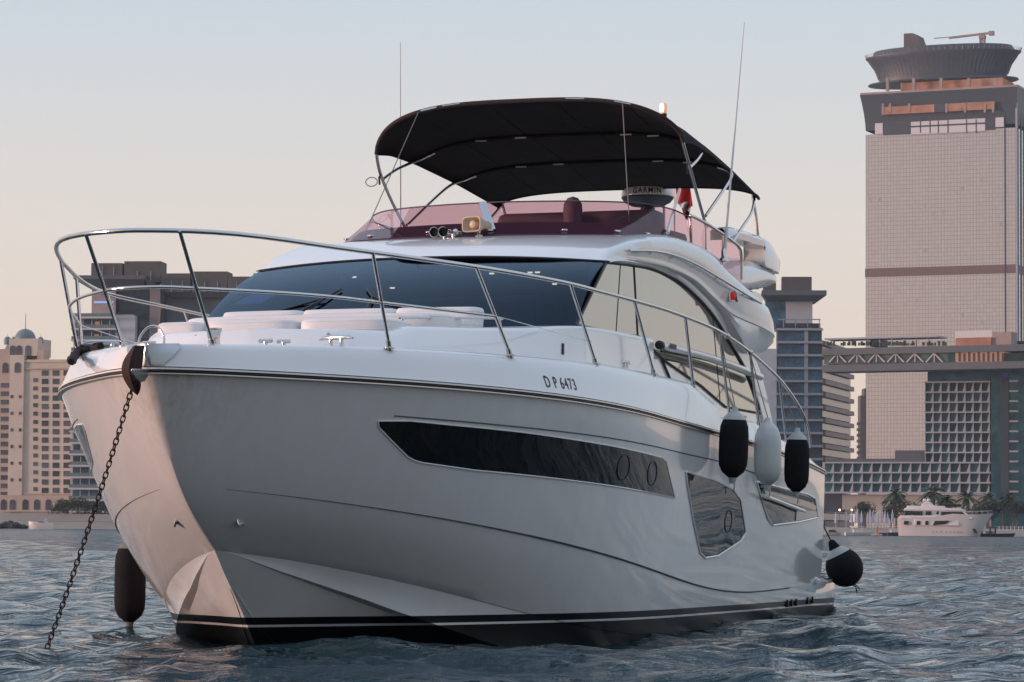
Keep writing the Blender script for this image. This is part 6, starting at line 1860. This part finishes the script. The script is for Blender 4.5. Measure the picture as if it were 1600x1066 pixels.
def palm(loc, h, label, seed, group='date palms along the beach'):
    r = np.random.default_rng(seed)
    t = empty('palm_tree', label, 'palm', loc, 0, group)
    lean = r.normal() * 0.04 * h
    mb = MB(); mb.tube([(lean * k * k, 0, h * k * 0.72 - 0.3 * (k == 0)) for k in np.linspace(0, 1, 7)], [0.30, 0.24, 0.22, 0.21, 0.20, 0.22, 0.26], 8); mb.build('trunk', M['bark'], t, 40)
    mb = MB()
    top = Vector((lean, 0, h * 0.72))
    for k in range(46):
        a = r.uniform(0, 2 * pi); el = r.uniform(-0.5, 1.35); L_ = h * r.uniform(0.26, 0.36)
        d = Vector((cos(a) * cos(el), sin(a) * cos(el), sin(el))); side = Vector((-sin(a), cos(a), 0))
        pts = [top + d * L_ * s_ + Vector((0, 0, -0.55 * L_ * s_ * s_)) for s_ in np.linspace(0, 1, 7)]
        for i in range(6):
            for sg in (1, -1):
                w0, w1 = 0.10 * L_ * (0.4 + sin(pi * i / 6.0)), 0.10 * L_ * (0.25 + sin(pi * (i + 1) / 6.5))
                dr = Vector((0, 0, -0.5))
                mb.add([pts[i], pts[i] + (side * sg + dr) * w0, pts[i + 1] + (side * sg + dr) * w1 * 0.8, pts[i + 1]], [(0, 1, 2, 3)])
    mb.build('crown', M['palm'], t, 0)
    return t

def ground_pt(px, py, d, z=2.15):
    p = at(px, py, d); return Vector((p.x, p.y, z))
# right shore: dark clumps by the podium, then a row of palms
lab = {0: 'dark leafy tree left of the tall yacht, first from the stern of the big yacht', 1: 'dark leafy tree close behind the after deck of the far yacht', 2: 'leafy tree between the two dark trees left of the far yacht'}
tree(ground_pt(1351, 815, 892), 7.8, 7.0, 'low dark leafy tree behind the row of closed parasols, nearest the big yacht', 1, 'leaf_dark')
tree(ground_pt(1392, 815, 888), 6.6, 5.0, 'small dark leafy tree between two larger ones behind the closed parasols', 2, 'leaf_dark')
tree(ground_pt(1409, 815, 884), 8.3, 9.5, 'widest dark leafy tree, close to the stern of the far white yacht', 3, 'leaf_dark')
tree(ground_pt(1527, 815, 880), 6.8, 8.5, 'dark leafy tree behind the bow of the far white yacht', 4, 'leaf_dark')
tree(ground_pt(1545, 815, 876), 8.6, 7.0, 'tall dark leafy tree just right of the far yacht bow', 5, 'leaf_dark')
tree(ground_pt(1588, 815, 876), 8.4, 7.0, 'dark leafy tree at the right edge of the picture', 6, 'leaf_dark')
for k, (px, h) in enumerate(((1400, 11.4), (1457, 12.2), (1483, 9.6), (1510, 10.6), (1542, 10.2), (1567, 9.2), (1583, 10.2))):
    palm(ground_pt(px, 815, 895 + (k * 7) % 12), h * 1.24,
         ('slim palm rising out of the dark trees left of the far yacht', 'tallest palm, right behind the domed top of the far yacht', 'short palm behind the upper deck of the far yacht', 'bushy palm behind the foredeck of the far yacht', 'palm just right of the far yacht bow, above a dark tree', 'short palm between two others right of the far yacht', 'palm nearest the right edge of the picture')[k], 20 + k)
# left shore
for k, (px, h, w_) in enumerate(((90, 6.0, 6.5), (104, 7.2, 8.0), (122, 7.6, 8.5), (143, 6.4, 6.0), (163, 6.8, 6.0), (181, 6.0, 5.0))):
    tree(ground_pt(px, 815, 952), h, w_, ('leftmost small tree before the domed hotel', 'rounded tree at the right corner of the domed hotel', 'broadest tree between the domed hotel and the terraced apartments', 'tree in front of the terraced apartments, left of the chain', 'tree in front of the terraced apartments, right of the chain', 'small tree by the left side of the yacht bow')[k], 40 + k, 'leaf', 'trees in front of the left hotels')

# boat hull loft for small far craft
def far_hull(L_, W_, H_, sheer=0.25, rake=0.12, transom=0.85, seg=18):
    mb = MB(); rows = []
    for k in range(seg + 1):
        t = k / seg; x = -L_ / 2 + L_ * t
        b_ = W_ / 2 * (transom + (1 - transom) * sin(min(t, 0.6) / 0.6 * pi / 2)) * (1 - max(0, (t - 0.55) / 0.45) ** 2.2)
        zt_ = H_ * (1 + sheer * t ** 2)
        xr_ = rake * L_ * max(0, (t - 0.6) / 0.4) ** 2
        rows.append([(x - xr_ * 0.6, 0, -0.35), (x - xr_ * 0.5, b_ * 0.72, -0.05), (x - xr_ * 0.2, b_ * 0.93, zt_ * 0.5), (x, b_, zt_), (x, b_ * 0.9, zt_ + 0.02), (x, 0, zt_ - 0.10)])
    mb.grid(rows); mb.add(rows[0], [tuple(range(6))]); mb.mirror()
    return mb

# ---- the big white yacht off the right beach
yp = at(1477, 838, 745)
FY = empty('far_yacht', 'white three deck motor yacht moored off the right hand beach', 'yacht', (yp.x, yp.y, 0), radians(-16))
s_ = 745 / FPX
def fz(py): return (838 - py) * s_
def fx(px): return (px - 1477) * s_ / cos(radians(16))
mb = MB(); rows = []
for px, pyt, b_ in ((1408, 809, 2.2), (1412, 806, 2.45), (1430, 808, 2.6), (1460, 808, 2.65), (1490, 803, 2.6), (1510, 804, 2.4), (1526, 804, 1.9), (1537, 803, 1.2), (1545, 802, 0.45), (1548.5, 802, 0.02)):
    x = fx(px); zt_ = fz(pyt); k = max(0, (px - 1500) / 48.5)
    xr_ = 3.4 * k ** 1.5
    rows.append([(x - xr_, 0, -0.5), (x - xr_, b_ * 0.72 * (1 - 0.4 * k), 0.0), (x - xr_ * 0.55, b_ * 0.86, zt_ * 0.5), (x, b_, zt_), (x, b_ - 0.15 * (1 - k), zt_), (x, 0, zt_ - 0.25 * (1 - k))])
mb.grid(rows); mb.add(rows[0], [tuple(range(6))]); mb.mirror(); mb.build('hull', M['boat_white'], FY, 40, merge=0.01)
def fdeck(name, m, p0, p1, pyt, pyb, b0, b1, rk=0.0, bev=0.15):
    mb = MB(); x0, x1 = fx(p0), fx(p1); z0, z1 = fz(pyb), fz(pyt)
    vs = [(x0, -b0, z0), (x1, -b1, z0), (x1, b1, z0), (x0, b0, z0), (x0 + rk * 0.3, -b0 * .97, z1), (x1 - rk, -b1 * .9, z1), (x1 - rk, b1 * .9, z1), (x0 + rk * 0.3, b0 * .97, z1)]
    mb.add(vs, [(3, 2, 1, 0), (4, 5, 6, 7), (0, 1, 5, 4), (1, 2, 6, 5), (2, 3, 7, 6), (3, 0, 4, 7)])
    return mb.build(name, m, FY, 20, bevel=bev)
fdeck('main_deck', M['boat_white'], 1427, 1500, 812, 808.6, 2.3, 2.2)
fdeck('upper_deck_floor', M['boat_white'], 1412, 1520, 806.2, 811.5, 2.66, 2.2, 0.4)
fdeck('main_saloon', M['boat_white'], 1432, 1500, 811, 822, 2.62, 2.5, 0.2)
fdeck('bridge_deck', M['boat_white'], 1428, 1513, 798.5, 806.5, 2.2, 1.5, 1.6)
fdeck('bridge_roof', M['boat_white'], 1416, 1507, 794.3, 798.6, 2.45, 1.6, 1.2)
fdeck('sun_deck', M['boat_white'], 1420, 1480, 791, 794.6, 2.0, 1.6, 0.4)
mb = MB(); rows = []
for px, py, b_ in ((1441, 794, 1.2), (1443, 788, 1.15), (1447, 784, 1.0), (1452, 783.5, 0.9), (1457, 787, 0.9), (1461, 794, 1.0)):
    pass
pts = [(fx(1440.5), fz(794.5)), (fx(1442.5), fz(789)), (fx(1446), fz(785)), (fx(1450), fz(783.5)), (fx(1455), fz(785.5)), (fx(1459), fz(790)), (fx(1461.5), fz(794.5))]
n = len(pts)
mb.add([(x, -1.2, z) for x, z in pts] + [(x, 1.2, z) for x, z in pts], [tuple(range(n)), tuple(reversed(range(n, 2 * n)))] + [(i, i + n, (i + 1) % n + n, (i + 1) % n) for i in range(n)])
mb.build('mast_arch', M['boat_white'], FY, 20, bevel=0.2)
for px in (1446, 1452):
    mb = MB(); mb.lathe([(0.1, 0), (0.42, 0.15), (0.45, 0.4), (0.3, 0.65), (0.01, 0.72)], (fx(px), 0, fz(784)), 12); mb.build('radome', M['boat_white'], FY, 50)
mb = MB(); mb.box(((fx(1475) + fx(1502)) / 2, 0, fz(790.2)), (fx(1502) - fx(1475), 2.6, 0.65)); mb.build('awning', M['black'], FY, 0)
for px in (1477, 1488, 1500):
    mb = MB(); mb.tube([(fx(px), 1.1, fz(794)), (fx(px), 1.1, fz(789))], 0.04, 5); mb.tube([(fx(px), -1.1, fz(794)), (fx(px), -1.1, fz(789))], 0.04, 5); mb.build('awning_post', M['boat_white'], FY)
def fwin(name, quad, y, m=None):
    """window on the side seen by the viewer (and its twin)"""
    for sg in (-1, 1):
        mb = MB(); q = [(fx(a), sg * y, fz(b_)) for a, b_ in quad]
        mb.add(q + [(x, sg * (y - 0.08), z) for x, _, z in q], [(0, 1, 2, 3), (7, 6, 5, 4), (0, 4, 5, 1), (1, 5, 6, 2), (2, 6, 7, 3), (3, 7, 4, 0)])
        mb.build(name, m or M['bld_window'], FY, 0)
M['far_glass'] = mat('far_glass', (0.012, 0.020, 0.022), 0.15)
for a, b_, c, d in ((1418, 801, 1426, 807), (1429, 801, 1445, 807.5), (1449, 801.2, 1458, 806.5), (1465, 801, 1469, 805.5)):
    fwin('window', [(a, d - 1.2), (b_ * 0 + c, d - 1.2), (c, b_ * 0 + 799.3), (a + 1, 799.3)], 2.28 if a < 1460 else 2.1, M['far_glass'])
fwin('bridge_window', [(1472, 806), (1510, 806), (1504, 800), (1473, 800)], 2.02, M['far_glass'])
for a, c in ((1417, 1424), (1436, 1442), (1449, 1454)):
    fwin('window', [(a, 820.5), (c, 820.5), (c, 814.5), (a + 0.6, 814.5)], 2.70, M['far_glass'])
fwin('saloon_window', [(1460.5, 821), (1480, 819), (1486, 813.6), (1464, 814.4)], 2.70, M['far_glass'])
for px in (1461, 1466, 1473, 1481, 1487, 1493, 1498, 1503):
    fwin('porthole', [(px - 0.7, 832), (px + 0.7, 832), (px + 0.7, 830.6), (px - 0.7, 830.6)], 2.62 if px < 1492 else 2.35, M['far_glass'])
fwin('anchor_pocket', [(1522, 833), (1527, 833), (1523, 826), (1519, 826)], 2.0, M['far_glass'])
mb = MB(); 
for sg in (-1, 1):
    mb.tube([(fx(1500), sg * 2.2, fz(799.5)), (fx(1525), sg * 1.7, fz(799)), (fx(1547), 0.1 * sg, fz(798))], 0.04, 5)
    for px, b_ in ((1508, 2.1), (1516, 1.95), (1524, 1.7), (1532, 1.3), (1540, 0.75)): mb.tube([(fx(px), sg * b_, fz(804)), (fx(px), sg * b_, fz(799))], 0.03, 4)
mb.build('bow_rail', M['steel'], FY)

def boat(name, label, px, py, d, L_, W_, H_, rot, m, extra=None, cat='boat', group=None):
    p = at(px, py, d)
    b_ = empty(name, label, cat, (p.x, p.y, 0), rot, group)
    far_hull(L_, W_, H_).build('hull', m, b_, 40)
    if extra: extra(b_)
    return b_
def cabin(b_):
    mb = MB(); mb.add([(-1.6, -0.9, 0.7), (1.0, -0.8, 0.8), (1.0, 0.8, 0.8), (-1.6, 0.9, 0.7), (-1.2, -0.75, 1.35), (0.2, -0.7, 1.4), (0.2, 0.7, 1.4), (-1.2, 0.75, 1.35)], [(4, 5, 6, 7), (0, 1, 5, 4), (1, 2, 6, 5), (2, 3, 7, 6), (3, 0, 4, 7)]); mb.build('windscreen', M['far_glass'], b_, 0)
    mb = MB(); mb.tube([(-1.3, 0.9, 0.7), (-1.5, 0.85, 1.9), (-1.5, -0.85, 1.9), (-1.3, -0.9, 0.7)], 0.06, 6); mb.build('arch', M['boat_white'], b_)
mb_ = boat('motorboat', 'small white motorboat on the left shore water', 63, 826.5, 770, 6.4, 2.3, 1.15, radians(172), M['boat_white'], cabin)
mb_.scale = (1.0, 1.0, 1.35)
def figures(b_):
    for x in (-1.9, -0.6):
        mb = MB(); mb.tube([(x, 0, 0.4), (x, 0, 2.2)], 0.22, 8); mb.lathe([(0.26, 2.2), (0.28, 2.45), (0.01, 2.5)], (x, 0, 0), 10); mb.build('bollard', mat('blue_post', (0.03, 0.04, 0.12), 0.6), b_)
    mb = MB(); mb.box((-5.2, 0, 1.2), (2.6, 1.6, 1.3)); mb.build('cabin', mat('navy_paint', (0.015, 0.03, 0.07), 0.5), b_, 0, bevel=0.2)
    for x in (-2.6, -1.2):
        mb = MB(); mb.box((x, 0, 0.9), (0.8, 0.8, 0.9)); mb.build('crate', M['conc'], b_, 0, bevel=0.05)
boat('workboat', 'dark blue workboat with two posts ahead of the far white yacht', 1559, 838, 752, 9.0, 2.4, 0.7, 0.05, mat('navy_hull', (0.02, 0.035, 0.06), 0.5), figures)
boat('motorboat', 'low cream motorboat at the beach edge beside the yacht stern', 1302, 833, 765, 4.2, 1.8, 0.7, 0.0, mat('cream_hull', (0.6, 0.5, 0.38), 0.5), cabin)
def ribs(b_):
    mb = MB(); mb.box((-0.5, 0, 1.1), (2.4, 1.3, 0.9)); mb.build('console', M['boat_white'], b_, 0, bevel=0.15)
    mb = MB()
    for x in (-2.0, 0.9): mb.tube([(x, 0.7, 0.6), (x, 0.7, 2.3)], 0.05, 5); mb.tube([(x, -0.7, 0.6), (x, -0.7, 2.3)], 0.05, 5)
    mb.box((-0.55, 0, 2.35), (3.4, 1.7, 0.10)); mb.build('hard_top', M['boat_white'], b_, 0)
boat('launch', 'white open launch with a hard top, left of the orange sail', 1343, 834, 778, 7.6, 2.4, 0.8, radians(6), M['boat_white'], ribs)
boat('dinghy', 'dark dinghy between the orange sail and the far yacht stern', 1402, 836, 770, 5.0, 2.0, 0.8, radians(3), M['bld_dark'], ribs)
boat('dinghy', 'maroon dinghy just right of the orange sail', 1383, 836, 775, 4.4, 1.9, 0.7, radians(-4), mat('maroon_hull', (0.16, 0.05, 0.06), 0.5), None)
# orange sail and its float
p = at(1370.5, 839, 735)
sb = empty('sailing_dinghy', 'tiny dinghy with a bright orange sail near the far yacht stern', 'sailboat', (p.x, p.y, 0))
far_hull(2.6, 1.1, 0.35).build('hull', M['boat_white'], sb, 40)
mb = MB(); mb.tube([(0.05, 0, 0.2), (0.0, 0, 2.6)], 0.04, 5); mb.build('mast', M['bark'], sb)
mb = MB(); rows = []
for t in np.linspace(0, 1, 8):
    rows.append([(0.05 + (0.62 - 0.75 * t * 0.6) * 0 + k * (0.62 * (1 - t) + 0.06) - 0.35 * (1 - t) * 0.9, 0.10 * sin(pi * (k + 0.5)) * (1 - t), 0.25 + 2.15 * t) for k in np.linspace(0, 1, 6)])
mb.grid(rows); mb.build('sail', mat('orange_sail', (0.75, 0.22, 0.03), 0.7), sb, 50)

# closed beach parasols, lamps and a low fence on the sand
par = empty('closed_parasol', 'closed white beach parasol', 'parasol', group='closed beach parasols in a row')
par['label'] = 'closed blue and white beach parasol in the row on the right beach'
mb = MB(); mb.tube([(0, 0, -0.3), (0, 0, 3.0)], 0.05, 6); mb.build('pole', M['boat_white'], par)
mb = MB(); rows = []
for z, r_ in ((0.9, 0.06), (0.95, 0.26), (1.5, 0.24), (2.3, 0.17), (2.75, 0.08), (2.9, 0.02)):
    rows.append([(r_ * (1 + 0.3 * cos(4 * a)) * cos(a), r_ * (1 + 0.3 * cos(4 * a)) * sin(a), z) for a in np.linspace(0, 2 * pi, 17)[:-1]])
mb.grid(rows, close_u=True); mb.build('canopy', mat('parasol_cloth', (0.42, 0.44, 0.56), 0.8, var=0.3, vscale=0.4), par, 40)
pxs = [1306, 1322, 1331, 1337, 1340, 1346, 1356, 1359.5, 1364, 1371, 1378.5, 1383, 1387, 1394.5]
for i, px in enumerate(pxs):
    o = par if i == 0 else copy_tree(par)
    p = at(px, 815, 868 - (i % 3) * 3); o.location = (p.x, p.y, 2.0); o.rotation_euler = (0, 0, i * 0.7); o.scale = (1.25, 1.25, 1.55 + 0.12 * ((i * 5) % 3))
for i, px in enumerate((1312, 1331)):
    p = at(px, 798, 872)
    l_ = empty('beach_lamp', ('lit globe lamp on a post nearest the yacht stern', 'lit globe lamp on a post at the left end of the parasol row')[i], 'lamp', (p.x, p.y, 2.0), group='lit beach lamps')
    mb = MB(); mb.tube([(0, 0, 0), (0, 0, p.z - 2.0)], 0.07, 6); mb.build('post', M['bld_dark'], l_)
    mb = MB(); mb.lathe([(0.02, -0.26)] + [(0.27 * cos(a), 0.27 * sin(a)) for a in np.linspace(-1.3, 1.4, 7)], (0, 0, p.z - 1.8), 10); mb.build('globe', M['lamp'], l_, 60)
for k, (pxa, pxb, d, lab_) in enumerate(((1395, 1425, 858, 'white post fence on the sand left of the far yacht'), (1555, 1640, 850, 'white post fence on the sand right of the far yacht'))):
    a, b_ = at(pxa, 818, d), at(pxb, 818, d)
    f_ = empty('beach_fence', lab_, 'fence', (a.x, a.y, 1.7))
    n = int((b_.x - a.x) / 1.1)
    pm = MB(); pm.box((0, 0, 0.5), (0.16, 0.16, 1.3)); pm = pm.build('post', M['boat_white'], f_, 0)
    repeat(pm, [((b_.x - a.x) * i / n, 0, 0) for i in range(n + 1)], f_)
    mb = MB(); mb.tube([(0, 0, 0.9), (b_.x - a.x, 0, 0.9)], 0.05, 5); mb.build('rail', M['boat_white'], f_)
a, b_ = at(25, 805, 944), at(96, 805, 944)
f_ = empty('promenade_fence', 'pale promenade railing before the domed hotel', 'fence', (a.x, a.y, at(60, 805, 944).z))
n = 26
pm = MB(); pm.box((0, 0, 0.5), (0.12, 0.12, 1.3)); pm = pm.build('post', M['wall_stone'], f_, 0)
repeat(pm, [((b_.x - a.x) * i / n, 0, 0) for i in range(n + 1)], f_)
mb = MB(); mb.tube([(0, 0, 1.1), (b_.x - a.x, 0, 1.1)], 0.06, 5); mb.build('rail', M['wall_stone'], f_)
# rocks at the left water edge
M['rock'] = mat('dark_rock', (0.035, 0.036, 0.042), 0.9, var=0.4, vscale=1.0)
r_ = np.random.default_rng(9)
for i in range(16):
    px = -6 + i * 3.1; p = at(px, 823, 868 + r_.uniform(-3, 3)); s0 = r_.uniform(0.7, 1.3) * (1.25 - abs(px - 14) / 45)
    mb = MB(); rows = []
    for ph in np.linspace(-1.3, 1.5, 7):
        rows.append([(s0 * cos(ph) * cos(a) * r_.uniform(0.8, 1.25), s0 * cos(ph) * sin(a) * r_.uniform(.8, 1.2), 0.85 * s0 * sin(ph) * r_.uniform(0.85, 1.15)) for a in np.linspace(0, 2 * pi, 9)[:-1]])
    mb.grid(rows, close_u=True); mb.add(rows[-1], [tuple(range(8))])
    o = mb.build('rock', M['rock'], None, 0, loc=(p.x, p.y, 0.6 * s0))
    tag(o, 'dark shore rock in the low pile at the left water edge', 'rock', 'shore rocks at the left edge')

# ================================================================== THE DUSTY AIR
hz, hnt, hb, hN, hL = new_mat('dusty_air')
hN.remove(hb)
hv = hN.new('ShaderNodeVolumePrincipled')
hv.inputs['Color'].default_value = (0.86, 0.90, 0.97, 1)
hv.inputs['Density'].default_value = 0.00006
hv.inputs['Anisotropy'].default_value = 0.2
hL.new(hv.outputs[0], hN['Material Output'].inputs['Volume'])
mb = MB(); mb.box((0, 1525, 140), (6000, 3110, 284))
hzo = mb.build('haze', hz, None, 0)
tag(hzo, 'thin dusty air that pales the far towers', 'haze', kind='stuff')
